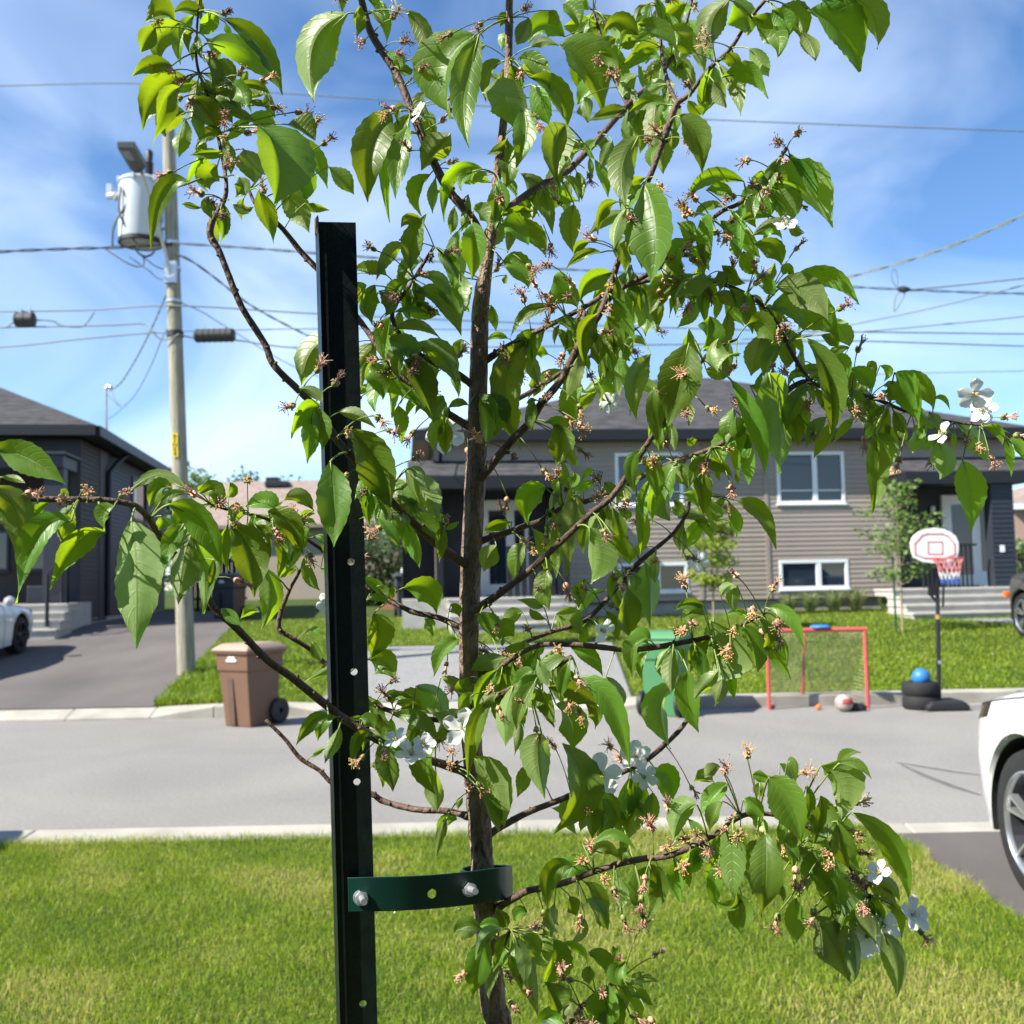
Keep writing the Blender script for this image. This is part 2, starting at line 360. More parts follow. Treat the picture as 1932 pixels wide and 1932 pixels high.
# ---------------------------------------------------------------- grass
def fieldnoise(x, y, s=1.0, ph=0.0):
    return (np.sin(1.3 * s * x + 2.1 * s * y + ph) + np.sin(2.7 * s * x - 1.1 * s * y + 1.7 + ph) + np.sin(-0.9 * s * x + 3.3 * s * y + 4.1 + ph) + 0.7 * np.sin(5.1 * s * x + 4.3 * s * y + 2 + ph)) / 3.7
def grass(name, label, X, Y, Z, H, Wd, T, lean=0.6):
    n = len(X); a = RNG.uniform(0, 2 * np.pi, n); la = RNG.uniform(0, 2 * np.pi, n); ll = RNG.uniform(0.1, lean, n)
    dx, dy = np.cos(a), np.sin(a)
    lx, ly = np.cos(la) * ll, np.sin(la) * ll
    base = np.stack([X, Y, Z], 1)
    side = np.stack([dx * Wd, dy * Wd, np.zeros(n)], 1) * 0.5
    mid = base + np.stack([lx * H * 0.35, ly * H * 0.35, H * 0.6], 1)
    tip = base + np.stack([lx * H * 1.1, ly * H * 1.1, H * (1 - 0.35 * ll)], 1)
    V = np.stack([base - side, base + side, mid + side * 0.8, mid - side * 0.8, tip], 1).reshape(-1, 3)
    o = np.arange(n) * 5
    loops = np.stack([o, o + 1, o + 2, o + 3, o + 3, o + 2, o + 4], 1).reshape(-1)
    me = bpy.data.meshes.new(name)
    me.vertices.add(n * 5); me.vertices.foreach_set('co', V.astype(np.float32).ravel())
    me.loops.add(n * 7); me.loops.foreach_set('vertex_index', loops.astype(np.int32))
    me.polygons.add(n * 2)
    st = np.stack([np.arange(n) * 7, np.arange(n) * 7 + 4], 1).ravel(); me.polygons.foreach_set('loop_start', st.astype(np.int32))
    at_ = me.attributes.new('tint', 'FLOAT_COLOR', 'POINT')
    c = np.concatenate([np.repeat(T, 5, 0), np.ones((n * 5, 1))], 1)
    at_.data.foreach_set('color', c.astype(np.float32).ravel())
    me.materials.append(M_GRASS); me.update(calc_edges=True); me.validate()
    ob = bpy.data.objects.new(name, me); COL.objects.link(ob)
    return tag(ob, label, 'grass', None, 'stuff')
def tints(n, dry, bright, seed=0):
    g = np.array([0.060, 0.150, 0.010]); yg = np.array([0.36, 0.44, 0.030]); st = np.array([0.50, 0.46, 0.17])
    k = RNG.uniform(0, 1, (n, 1)) * 0.75 + 0.25 * bright[:, None]
    c = g * (1 - k) + yg * k
    d = (RNG.uniform(0, 1, n) < dry)[:, None]
    return np.clip(np.where(d, st * RNG.uniform(0.6, 1.2, (n, 1)), c * RNG.uniform(0.75, 1.25, (n, 1))), 0, 1)
n = 270000
Y = 3.15 + (6.27 - 3.15) * RNG.uniform(0, 1, n) ** 0.9
X = RNG.uniform(-0.56, 0.56, n) * Y; k = X < DRX - 0.01 + 0.03 * np.sin(Y * 9); X, Y = X[k], Y[k]; n = len(X)
f1 = fieldnoise(X, Y, 1.5); f2 = fieldnoise(X, Y, 4.0, 1.0)
dry = np.clip(0.08 + 0.62 * np.clip(f1 - 0.15, 0, 1) * 2 + 0.12 * f2, 0.02, 0.6)
T = tints(n, dry, np.clip(0.5 + 0.8 * f1 + 0.3 * f2, 0, 1))
H = RNG.uniform(0.016, 0.044, n) * (1 + 0.25 * f2); Wd = RNG.uniform(0.0014, 0.0030, n)
edge = (Y > 6.12) | (X > DRX - 0.12)
H = np.where(edge, H * RNG.uniform(1.0, 2.1, n), H)
grass('grass', 'short sunlit grass with dry yellow patches on the near lawn', X, Y, np.full(n, LAWN_Z - 0.002), H, Wd, T, 1.1)
n = 170000
Y = 13.21 + (23.6 - 13.21) * RNG.uniform(0, 1, n) ** 1.25; X = RNG.uniform(-0.56, 0.56, n) * Y
ind = (X < LDX(Y)) | ((X > -2.5) & (X < 1.5 + 0.05 * (Y - 12.8)) & (Y < 18.4)) | ((X > 12.35 - 0.95 * np.maximum(Y - 17.2, 0)) & (Y < 20.9))
X, Y = X[~ind], Y[~ind]; n = len(X)
f1 = fieldnoise(X, Y, 0.6, 2.0); f2 = fieldnoise(X, Y, 1.7, 0.5)
Z = np.where(Y < 23, 0.12 + 0.073 * (Y - 13.15), 0.839 + 0.012 * (Y - 23))
tall = (X < -3.3) & (Y < 17)
H = RNG.uniform(0.03, 0.075, n) * np.where(tall, 2.0, 1.0); Wd = RNG.uniform(0.008, 0.015, n)
T = tints(n, np.clip(0.04 + 0.08 * f2 + 0.10 * (X < 3) * (X > 1.2), 0, 1), np.clip(0.42 + 0.5 * f1 + 0.2 * f2 - 0.35 * tall, 0, 1)) * 0.95
grass('grass', 'green lawn grass on the bank across the street', X, Y, Z - 0.004, H, Wd, T, 0.9)

# ================================================================== HOUSES
def to_local(mb, parent):
    inv = (Matrix.Translation(parent.location) @ Matrix.Rotation(parent.rotation_euler[2], 4, 'Z')).inverted()
    mb.v = [tuple(inv @ Vector(p)) for p in mb.v]
BOARD = {}
def board_mesh(h, m):
    key = (round(h, 4), m.name)
    if key not in BOARD:
        b = MB(); b.hexa([(0, -0.020, 0), (1, -0.020, 0), (1, 0.004, 0), (0, 0.004, 0)], [(0, -0.006, h - .004), (1, -0.006, h - .004), (1, 0.004, h - .004), (0, 0.004, h - .004)])
        me = bpy.data.meshes.new('siding_board'); me.from_pydata(b.v, [], b.f); me.materials.append(m); BOARD[key] = me
    return BOARD[key]
def siding_wall(parent, name, loc, rotz, length, z0, z1, m, openings=(), h=0.107, thick=0.15):
    """wall whose local x runs along it and whose -y side carries lapped boards"""
    b = MB()
    xs = sorted({0.0, length, *[o[0] for o in openings], *[o[1] for o in openings]}); zs = sorted({z0, z1, *[o[2] for o in openings], *[o[3] for o in openings]})
    for xa, xb in zip(xs[:-1], xs[1:]):
        for za, zb in zip(zs[:-1], zs[1:]):
            cx, cz = (xa + xb) / 2, (za + zb) / 2
            if any(o[0] < cx < o[1] and o[2] < cz < o[3] for o in openings): continue
            b.box(xa, xb, 0.004, thick, za, zb)
    w = b.build(name, m, parent, loc, rotz)
    z = z0
    me = board_mesh(h, m)
    while z < z1 - 0.03:
        hh = min(h, z1 - z); iv = [(0.0, length)]
        for o in openings:
            if o[2] < z + hh * 0.5 < o[3]:
                ni = []
                for a, c in iv:
                    if o[0] > a: ni.append((a, min(c, o[0])))
                    if o[1] < c: ni.append((max(a, o[1]), c))
                iv = [q for q in ni if q[1] - q[0] > 0.02]
        for a, c in iv:
            ob = bpy.data.objects.new('siding_board', me); COL.objects.link(ob); ob.parent = w
            ob.location = (a, 0, z); ob.scale = (c - a, 1, hh / h)
        z += h
    return w
def window(parent, u0, u1, z0, z1, v, split=0.6, fr=0.075, bar=None, m=None, name='window'):
    m = m or M_WHITE
    b = MB(); y0, y1 = v - 0.05, v + 0.06
    b.box(u0, u1, y0, y1, z0, z0 + fr); b.box(u0, u1, y0, y1, z1 - fr, z1)
    b.box(u0, u0 + fr, y0 + .002, y1, z0 + fr, z1 - fr); b.box(u1 - fr, u1, y0 + .002, y1, z0 + fr, z1 - fr)
    b.box(u0 - 0.03, u1 + 0.03, y0 - 0.03, y0 + 0.02, z0 - 0.03, z0 + 0.012)
    us = [u0 + fr, u1 - fr]
    if split:
        c = u0 + (u1 - u0) * split; b.box(c - fr * .75, c + fr * .75, y0 + .004, y1, z0 + fr, z1 - fr); us = [u0 + fr, c - fr * .75, c + fr * .75, u1 - fr]
    w = b.build(name, m, parent, bevel=0.006)
    for i in range(0, len(us), 2):
        MB().box(us[i], us[i + 1], v + 0.0, v + 0.012, z0 + fr, z1 - fr).build('pane', M_GLASS, w)
    if bar:
        zb = z0 + (z1 - z0) * bar
        MB().box(us[0], us[1], v - 0.02, v - 0.003, zb - .012, zb + .012).build('muntin', m, w)
        if len(us) > 2: MB().box(us[2], us[3], v - 0.02, v - 0.003, zb - .012, zb + .012).build('muntin', m, w)
    # dark room behind
    return w
def glazed_door(parent, u0, u1, z0, z1, v, m, lite=(0.16, 0.84, 0.12, 0.93), side=None):
    du, dz = u1 - u0, z1 - z0
    a, b_, c, d = u0 + du * lite[0], u0 + du * lite[1], z0 + dz * lite[2], z0 + dz * lite[3]
    b = MB(); b.box(u0, u1, v - .04, v + .03, z0, c); b.box(u0, u1, v - .04, v + .03, d, z1); b.box(u0, a, v - .038, v + .03, c, d); b.box(b_, u1, v - .038, v + .03, c, d)
    dd = b.build('door', m, parent, bevel=0.005)
    MB().box(a, b_, v - .01, v + .005, c, d).build('pane', M_GLASS, dd)
    MB().tube([(u0 + .07, v - .07, z0 + 1.0), (u0 + .07, v - .10, z0 + 1.0), (u0 + .18, v - .10, z0 + 1.0)], .011, 6).build('handle', M_CHROME, dd)
    return dd
def hip_roof(parent, x0, x1, y0, y1, ze, zr, rx0, rx1, ym, m, over_fascia=0.2, mt=None):
    b = MB(); t = 0.05
    A = [(x0, y0, ze), (x1, y0, ze), (x1, y1, ze), (x0, y1, ze)]; Rg = [(rx0, ym, zr), (rx1, ym, zr)]
    vs = A + Rg + [(p[0], p[1], p[2] - t) for p in A]
    b.add(vs, [(0, 1, 5, 4), (1, 2, 5), (2, 3, 4, 5), (3, 0, 4), (6, 9, 8, 7), (0, 6, 7, 1), (1, 7, 8, 2), (2, 8, 9, 3), (3, 9, 6, 0)])
    r = b.build('roof', m, parent)
    f = MB(); mt = mt or M_BLACK; e = 0.03; zf0, zf1 = ze - t - over_fascia, ze - t + .03
    f.box(x0 - e, x1 + e, y0 - e - .08, y0 + .02, zf0, zf1); f.box(x0 - e, x1 + e, y1 - .02, y1 + e, zf0, zf1)
    f.box(x0 - e, x0 + .02, y0 + .021, y1 - .021, zf0, zf1 - .002); f.box(x1 - .02, x1 + e + .08, y0 + .021, y1 - .021, zf0, zf1 - .002)
    f.box(x0 + .022, x1 - .022, y0 + .022, y1 - .022, zf0 + .03, zf0 + .06)
    f.build('fascia', mt, parent)
    return r
def steps(parent, u0, u1, v_front, v_back, zb, zt, n, m=M_STEP):
    st = None; rise = (zt - zb) / n; tread = (v_back - v_front) / n
    root = None
    for i in range(n):
        b = MB(); z1 = zb + rise * (i + 1)
        y0 = v_front + tread * i
        b.box(u0, u1, y0, v_back + (.6 if i == n - 1 else 0), zb + rise * i + (.0 if i else -.3), z1 - 0.05)
        b.box(u0 - .025, u1 + .025, y0 - .03, v_back + (.6 if i == n - 1 else 0), z1 - 0.05, z1)
        o = b.build('step', m, parent, bevel=.008)
    return

# -------------------------------------------------- grey duplex across the street
A1 = R(6.0); O1 = Vector((-1.66, 22.2, 0)); U1 = Vector((math.cos(A1), math.sin(A1), 0)); V1 = Vector((-math.sin(A1), math.cos(A1), 0))
H1 = thing('house', 'grey and brown sided duplex with charcoal hip roof and two entry porches', 'house', O1, A1)
def h1(px, py, v=0.0):
    p = onplane(px, py, O1 + V1 * v, V1) - O1
    return p.dot(U1), p.z + O1.z
UE = h1(1912, 1000)[0]; EAVE = h1(1500, 806, -.45)[1]; SOF = EAVE - 0.22; ZF = h1(1560, 1127)[1]
DEP = 10.0
za, zb_ = SOF - 0.0, None
uA, uB, uC, uD = h1(1062, 1000)[0], h1(1320, 1000)[0], h1(1447, 1000)[0], h1(1690, 1000)[0]
w1 = (*[h1(1467, 953)[0], h1(1595, 953)[0]], h1(1530, 951)[1], h1(1530, 852)[1])
w2 = (h1(1471, 1112)[0], h1(1602, 1112)[0], h1(1535, 1112)[1], h1(1535, 1056)[1])
w3 = (h1(1162, 960)[0], h1(1290, 960)[0], w1[2], w1[3])
w4 = (h1(1166, 1112)[0], h1(1299, 1112)[0], w2[2], w2[3])
def rel(w, u): return (w[0] - u, w[1] - u, w[2], w[3])
siding_wall(H1, 'wall', (uA, 0, 0), 0, uB - uA - .001, ZF, SOF, M_SIDING, [rel(w3, uA), rel(w4, uA)])
siding_wall(H1, 'wall', (uB + .001, 0, 0), 0, uC - uB - .002, ZF, SOF, M_SIDINGB)
siding_wall(H1, 'wall', (uC, 0, 0), 0, uD - uC, ZF, SOF, M_SIDING, [rel(w1, uC), rel(w2, uC)])
ZPT = h1(1800, 862)[1]
siding_wall(H1, 'wall', (0, 0, 0), 0, uA - .002, ZPT - .35, SOF, M_SIDING)
siding_wall(H1, 'wall', (uD + .002, 0, 0), 0, UE - uD - .002, ZPT - .35, SOF, M_SIDING)
siding_wall(H1, 'wall', (0, DEP, 0), -math.pi / 2, DEP, ZF, SOF, M_SIDING)
MB().box(UE - .12, UE, 1.3, DEP, ZF, SOF).build('wall', M_SIDING, H1)
MB().box(0, UE, DEP - .1, DEP - .01, ZF, SOF).build('wall', M_SIDING, H1)
for w, sp, br in ((w1, .56, .26), (w2, .57, None), (w3, .56, .26), (w4, .57, None)): window(H1, *w, 0.02, sp, .075, br)
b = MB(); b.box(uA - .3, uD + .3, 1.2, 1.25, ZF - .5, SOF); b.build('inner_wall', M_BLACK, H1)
for u in (uB, uC, uA + .03, uD - .03): MB().box(u - .045, u + .045, -.032, .01, ZF, SOF - .002).build('trim', M_SIDING, H1)
MB().box(-.01, UE + .01, .03, DEP - .02, 0.4, ZF - .002).build('foundation', M_CONC, H1)
MB().box(uA, uD, -.03, .03, ZF - .03, ZF + .0).build('drip_trim', M_BLACK, H1)
hip_roof(H1, -.45, UE + .5, -.30, DEP + .45, EAVE, h1(1300, 713, DEP / 2)[1], h1(1252, 713, DEP / 2)[0], h1(1345, 713, DEP / 2)[0], DEP / 2, M_ROOF)
p = h1(1188, 722, DEP / 2 - .8)
vt = MB(); vt.tube([(p[0], DEP / 2 - .8, p[1] - .5), (p[0], DEP / 2 - .8, p[1] + .12)], .09, 10); vt.lathe([(0, .30), (.18, .26), (.2, .10), (.12, .10)], 12, (p[0], DEP / 2 - .8, p[1])); vt.build('roof_vent', M_BLACK, H1, smooth=40)
ZFL = h1(1800, 1108, -.6)[1]
def porch(u0, u1, pu0, pu1, du0, du1, post_us, st0, st1, rail=True, tan=False):
    zt, ze = ZPT, h1(1800, 890, -1.1)[1]
    r = MB(); y0 = -1.15
    r.add([(pu0, y0, ze), (pu1, y0, ze), (pu1, -.001, zt), (pu0, -.001, zt), (pu0, y0, ze - .04), (pu1, y0, ze - .04), (pu1, -.001, ze - .04), (pu0, -.001, ze - .04)], [(0, 1, 2, 3), (0, 4, 5, 1), (1, 5, 6, 2), (3, 7, 4, 0), (4, 7, 6, 5)])
    r.build('porch_roof', M_ROOF, H1)
    f = MB(); f.box(pu0 - .02, pu1 + .02, y0 - .06, y0 + .04, ze - .26, ze + .005); f.box(pu0 - .02, pu0 + .06, y0 + .041, -.04, ze - .26, ze - .002); f.box(pu1 - .06, pu1 + .02, y0 + .041, -.04, ze - .26, ze - .002)
    f.box(pu0 + .061, pu1 - .061, y0 + .041, 1.2, ze - .16, ze - .10)
    f.build('porch_fascia', M_BLACK, H1)
    if tan: MB().add([(pu0 - .035, y0 + .1, ze - .0), (pu0 - .035, -.04, ze - .0), (pu0 - .035, -.04, zt - .02)], [(0, 1, 2)]).add([(pu0 - .055, y0 + .1, ze - .0), (pu0 - .055, -.04, ze - .0), (pu0 - .055, -.04, zt - .02)], [(0, 2, 1)]).build('gable_panel', M_TAN, H1)
    bw = MB(); bw.box(u0, u1, 1.1, 1.2, ZFL, ze); bw.build('porch_wall', M_NAVY, H1)
    MB().box(u0 - (.1 if u0 > 1 else 0), u0 + .02, .04, 1.1, ZFL, ze - .17).build('porch_wall', M_NAVY, H1)
    dd = glazed_door(H1, du0, du1, ZFL + .02, ZFL + 2.1, 1.07, M_WHITE)
    fr = MB(); fr.box(du0 - .12, du0 - .003, 1.0, 1.09, ZFL, ZFL + 2.18); fr.box(du1 + .003, du1 + .42, 1.03, 1.09, ZFL, ZFL + 2.18); fr.box(du0 - .003, du1 + .003, 1.0, 1.09, ZFL + 2.103, ZFL + 2.18); fr.build('door_frame', M_WHITE, H1)
    MB().box(du1 + .10, du1 + .33, 1.015, 1.028, ZFL + .35, ZFL + 1.95).build('pane', M_GLASS, H1)
    MB().box(u0, u1, -1.1, 1.1, .5, ZFL - .01).build('porch_slab', M_STEP, H1)
    for pu in post_us: MB().box(pu - .07, pu + .07, y0 + .05, y0 + .19, ZFL - .01, ze - .26).build('post', M_BLACK, H1)
    steps(H1, st0, st1, -2.2, -1.1, gz(0, 20.9) - .02, ZFL, 4)
    lmp = MB(); lmp.lathe([(0, 0), (.05, .0), (.055, .16), (0, .18)], 10, (du0 - .35, 1.02, ZFL + 1.75)); lmp.build('wall_lamp', M_WHITE, H1)
uq0, uq1 = h1(836, 1000)[0], uA
porch(uq0 - .9, uA - .02, uq0 - .75, uA + .1, h1(914, 1000, 1.07)[0], h1(962, 1000, 1.07)[0], [h1(828, 1000, -1)[0]], h1(848, 1160, -1.6)[0], h1(1085, 1160, -1.6)[0])
ur0, ur1 = uD, UE
porch(uD + .02, UE, h1(1706, 900, -1.1)[0], UE + .45, h1(1786, 1000, 1.07)[0], h1(1866, 1000, 1.07)[0] - .34, [], h1(1700, 1140, -1.7)[0], UE + .1, tan=True)
cu0, cu1 = h1(1868, 1000, -1)[0], h1(1910, 1000, -1)[0]
siding_wall(H1, 'porch_column', (cu0, -1.08, 0), 0, cu1 - cu0, ZFL, h1(1800, 890, -1.1)[1] - .26, M_NAVY, thick=.28)
MB().box(cu0 + .15, cu0 + .25, -1.115, -1.099, ZFL + .75, ZFL + .9).build('outlet_box', M_WHITE, H1)
# dark privacy slats between left porch and wall
b = MB()
for i in range(9): b.box(uA - 1.35 + i * .15, uA - 1.24 + i * .15, -1.05, -1.01, ZFL - .1, ZFL + 1.0)
b.box(uA - 1.35, uA - .02, -1.06, -1.0, ZFL + 1.0, ZFL + 1.06)
b.build('porch_rail', M_BLACK, H1)
b = MB()
for i in range(12): b.box(uD + .05 + i * .1, uD + .08 + i * .1, -1.05, -1.01, ZFL, ZFL + .9)
b.box(uD + .03, uD + 1.3, -1.06, -1.0, ZFL + .9, ZFL + .95); b.build('porch_rail', M_BLACK, H1)
MB().tube([(.12, -.42, EAVE - .3), (.12, -.1, EAVE - .7), (.12, -.08, ZF + .2)], .04, 8).build('downspout', M_BLACK, H1)

# -------------------------------------------------- dark house on the left
A2 = R(8.3); 
p = onY(149, 1100, 23.0); O2 = Vector((p.x, 23.0, 0)); U2 = Vector((math.cos(A2), math.sin(A2), 0)); V2 = Vector((-math.sin(A2), math.cos(A2), 0))
H2 = thing('house', 'charcoal house with black eaves, brown wall panels and concrete entry steps', 'house', O2, A2)
def h2(px, py, v=0.0):
    p = onplane(px, py, O2 + V2 * v, V2) - O2
    return p.dot(U2), p.z
E2 = h2(170, 801, -.4)[1]; S2 = E2 - .27
ZC1, ZC0 = h2(60, 858, -1.2)[1], h2(60, 882, -1.2)[1]
ZP2 = h2(80, 1139, -1.3)[1]
UL = -9.0
siding_wall(H2, 'wall', (UL, 0, 0), 0, -UL, ZC0, S2, M_DSIDE)
LW = 10.0
sw = (h2(0, 0)[0], 0, 0)
def side_v(px):   # where a pixel column meets the side wall (u = 0)
    q = onplane(px, 1000, O2, U2) - O2; return q.dot(V2)
def side_z(px, py): return onplane(px, py, O2, U2).z
v1, v2 = side_v(186), side_v(200)
wv0, wv1 = side_v(247), side_v(275)
wz1, wz0 = side_z(252, 900), side_z(252, 985)
siding_wall(H2, 'wall', (0, 0, 0), math.pi / 2, v1, .9, S2, M_BRSIDE)
siding_wall(H2, 'wall', (0, v2, 0), math.pi / 2, LW - v2, 1.0, S2, M_DSIDE, [(wv0 - v2, wv1 - v2, wz0, wz1)])
MB().box(-.1, .03, v1, v2, .9, S2 - .002).build('corner_trim', M_DSIDE, H2)
wf = MB(); wf.box(.0, .05, wv0, wv0 + .12, wz0, wz1); wf.box(.0, .05, wv1 - .12, wv1, wz0, wz1); wf.box(0, .05, wv0 + .12, wv1 - .12, wz1 - .1, wz1); wf.box(0, .05, wv0 + .12, wv1 - .12, wz0, wz0 + .1)
wf = wf.build('window', M_BLACK, H2); MB().box(-.03, .0, wv0 + .12, wv1 - .12, wz0 + .1, wz1 - .1).build('pane', M_GLASS, wf); MB().box(.0, .03, wv0 + .13, wv0 + .55, wz0 + .12, wz1 - .12).build('blind', M_WHITE, wf)
MB().box(-.3, -.16, .2, LW, .8, S2).build('inner_wall', M_BLACK, H2)
MB().box(UL, -.02, LW - .1, LW, .8, S2).build('wall', M_DSIDE, H2)
MB().box(UL, .012, .02, LW, .3, .98).build('foundation', M_CONC, H2)
ds = MB(); ds.tube([(.32, v2 + .9, S2 + .1), (.16, v2 + .3, S2 - .25), (.09, v2 - .12, S2 - .5), (.09, v2 - .15, 1.0)], .06, 8); ds.build('downspout', M_BLACK, H2, smooth=50)
rx = -4.2
hip_roof(H2, UL - .5, .42, -.42, LW + .4, E2, E2 + 2.35, UL + 4.0, -4.6, LW / 2, M_ROOF, .2)
# canopy over the entry
c = MB(); c.box(UL + 1, h2(119, 870, -1.2)[0], -1.2, -.03, ZC0, ZC1); c.box(UL + .9, h2(119, 870, -1.2)[0] + .08, -1.28, -.03, ZC1, ZC1 + .06); c.build('canopy', M_NAVY, H2, bevel=.01)
cu = h2(119, 870, -1.2)[0]
c = MB(); c.box(cu - .42, cu - .02, -1.1, -.75, ZP2, ZC0); c.build('column', M_NAVY, H2, bevel=.01)
siding_wall(H2, 'entry_wall', (UL, .6, 0), 0, -UL - .16, ZP2 - .1, ZC0 + .2, M_BRSIDE)
c = MB(); c.box(-.20, -.0, -.02, .12, ZP2 - .3, ZC0); c.build('corner_post', M_DSIDE, H2)
window(H2, h2(50, 1000, .55)[0], h2(98, 1000, .55)[0], h2(60, 1078, .55)[1], h2(60, 925, .55)[1], .58, None, .06, None, M_NAVY)
window(H2, h2(-60, 1000, .55)[0], h2(18, 1000, .55)[0], h2(0, 1078, .55)[1], h2(0, 1000, .55)[1], .58, .5, .06, None, M_NAVY)
window(H2, -.72, -.34, h2(160, 1060, .55)[1], h2(160, 935, .55)[1], .58, None, .05, None, M_NAVY)
c = MB(); c.box(UL, cu + .15, -1.35, .6, .5, ZP2); c.build('porch_slab', M_STEP, H2)
su0, su1 = h2(-40, 1170, -1.9)[0], h2(122, 1170, -1.9)[0]
steps(H2, su0, su1, -2.55, -1.35, h2(80, 1203, -2.6)[1], ZP2, 4)
rl = MB(); ru = h2(89, 1120, -2.3)[0]
rl.tube([(ru, -2.3, ZP2 - .45), (ru, -2.3, ZP2 + .6)], .04, 8); rl.tube([(ru, -1.3, ZP2), (ru, -1.3, ZP2 + 1.0)], .03, 8); rl.tube([(ru, -2.3, ZP2 + .58), (ru, -1.3, ZP2 + .98)], .025, 8); rl.tube([(ru, -2.3, ZP2 + .1), (ru, -1.3, ZP2 + .3)], .02, 8)
for i in range(1, 9): rl.tube([(ru, -2.3 + i * .11, ZP2 + .1 + i * .022), (ru, -2.3 + i * .11, ZP2 + .58 + i * .044)], .01, 6)
rl.build('handrail', M_BLACK, H2)
bx = MB(); bx.box(h2(50, 1130, -1)[0], h2(86, 1130, -1)[0], -1.0, -.55, ZP2, ZP2 + .38); bx.build('storage_bench', M_NAVY, H2, bevel=.02)
# service mast on the roof edge
mp_ = at(202, 800, 25.5); mt_ = at(200, 733, 25.5)
ms = MB(); ms.tube([mp_ - Vector((0, 0, .5)), mt_], .035, 8); ms.tube([mt_, mt_ + Vector((.05, 0, .06)), mt_ + Vector((.14, -.02, .02))], .05, 8)
ms.tube([mt_ + Vector((.12, 0, 0)), mt_ + Vector((.22, 0, -.28)), mt_ + Vector((.38, 0, -.48)), mt_ + Vector((.30, 0, -.42)), mt_ + Vector((.04, 0, -.16))], .012, 6)
to_local(ms, H2); ms.build('service_mast', M_GALV, H2, smooth=50)

# -------------------------------------------------- unseen house added behind the camera to cut the sky fill
H5 = thing('house', 'grey sided house added unseen behind the near lawn to dim sky light', 'house', (9.0, -3.6, LAWN_Z), math.pi)
siding_wall(H5, 'wall', (0, 0, 0), 0, 20.0, .5, 4.6, M_DSIDE, [(3.2, 5.2, 2.0, 3.6), (9.0, 10.0, .9, 3.05), (13.0, 15.4, 2.0, 3.6)], h=.2)
window(H5, 3.2, 5.2, 2.0, 3.6, .05, .5); window(H5, 13.0, 15.4, 2.0, 3.6, .05, .5)
glazed_door(H5, 9.0, 10.0, .9, 3.05, .05, M_NAVY)
MB().box(0, 20, .16, 9, .5, 4.6).build('inner_wall', M_DSIDE, H5)
MB().box(-.01, 20.01, .02, 9.02, -.3, .5).build('foundation', M_CONC, H5)
hip_roof(H5, -.5, 20.5, -.5, 9.5, 4.85, 7.2, 5.0, 15.0, 4.5, M_ROOF)
steps(H5, 8.7, 10.3, -1.6, -.6, 0.0, .85, 4)
# -------------------------------------------------- things behind the houses
def G(px, py, Y):      # point at a pixel column on the ground at depth Y
    r = ray(px, py); p = C0 + r * (Y / r.y); return Vector((p.x, Y, gz(p.x, Y)))
y0 = 44.0
H3 = thing('house', 'low neighbouring house with a plain brown shingle roof behind the dark fence', 'house', (0, y0, 0))
xa, xb = onY(352, 950, y0).x, onY(640, 950, y0).x
zr, ze = onY(480, 908, y0 + 4).z, onY(480, 990, y0 - .5).z
b = MB(); b.add([(xa - .4, -.5, ze), (xb + 3, -.5, ze), (xb + 3, 4, zr), (xa - .4, 4, zr), (xa - .4, 8.5, ze), (xb + 3, 8.5, ze), (xa - .4, -.5, ze - .15), (xb + 3, -.5, ze - .15), (xb + 3, 8.5, ze - .15), (xa - .4, 8.5, ze - .15)],
              [(0, 1, 2, 3), (3, 2, 5, 4), (0, 6, 7, 1), (4, 5, 8, 9), (6, 9, 8, 7), (0, 3, 4, 9, 6), (1, 7, 8, 5, 2)]); b.build('roof', M_ROOFB, H3)
MB().box(xa, xb + 2.6, 0, 8, 0.8, ze - .1).build('wall', M_SIDINGB, H3)
p = onY(517, 906, y0 + 3.7)
b = MB(); b.box(p.x - .28, p.x + .28, 3.2, 3.9, zr - .5, p.z + .1); b.box(p.x - .3, p.x + .75, 3.1, 3.95, zr - .35, zr - .10); b.build('chimney', M_BLACK, H3, bevel=.03)
y0 = 40.0
H4 = thing('house', 'pinkish house with white trim far beyond the metal fence', 'house', (0, y0, 0))
xa = onY(1912, 950, y0).x; ze, zr = onY(1925, 950, y0).z, onY(1925, 915, y0).z
MB().box(xa, xa + 9, 0, 7, .9, ze).build('wall', mat('pink_brick', (0.42, 0.27, 0.22), .8, .1, 8), H4)
b = MB(); b.add([(xa - .4, -.4, ze), (xa + 9.4, -.4, ze), (xa + 9.4, 7.4, ze), (xa - .4, 7.4, ze), (xa + 3.5, 3.5, zr + .6), (xa + 5.5, 3.5, zr + .6)], [(0, 1, 5, 4), (1, 2, 5), (2, 3, 4, 5), (3, 0, 4), (0, 3, 2, 1)]); b.build('roof', M_ROOFB, H4)
window(H4, xa + .5, xa + 1.9, ze - 2.0, ze - .7, 0, .5, .12)
MB().box(xa - .3, xa + 9.3, -.42, -.36, ze - .25, ze - .01).build('fascia', M_WHITE, H4)

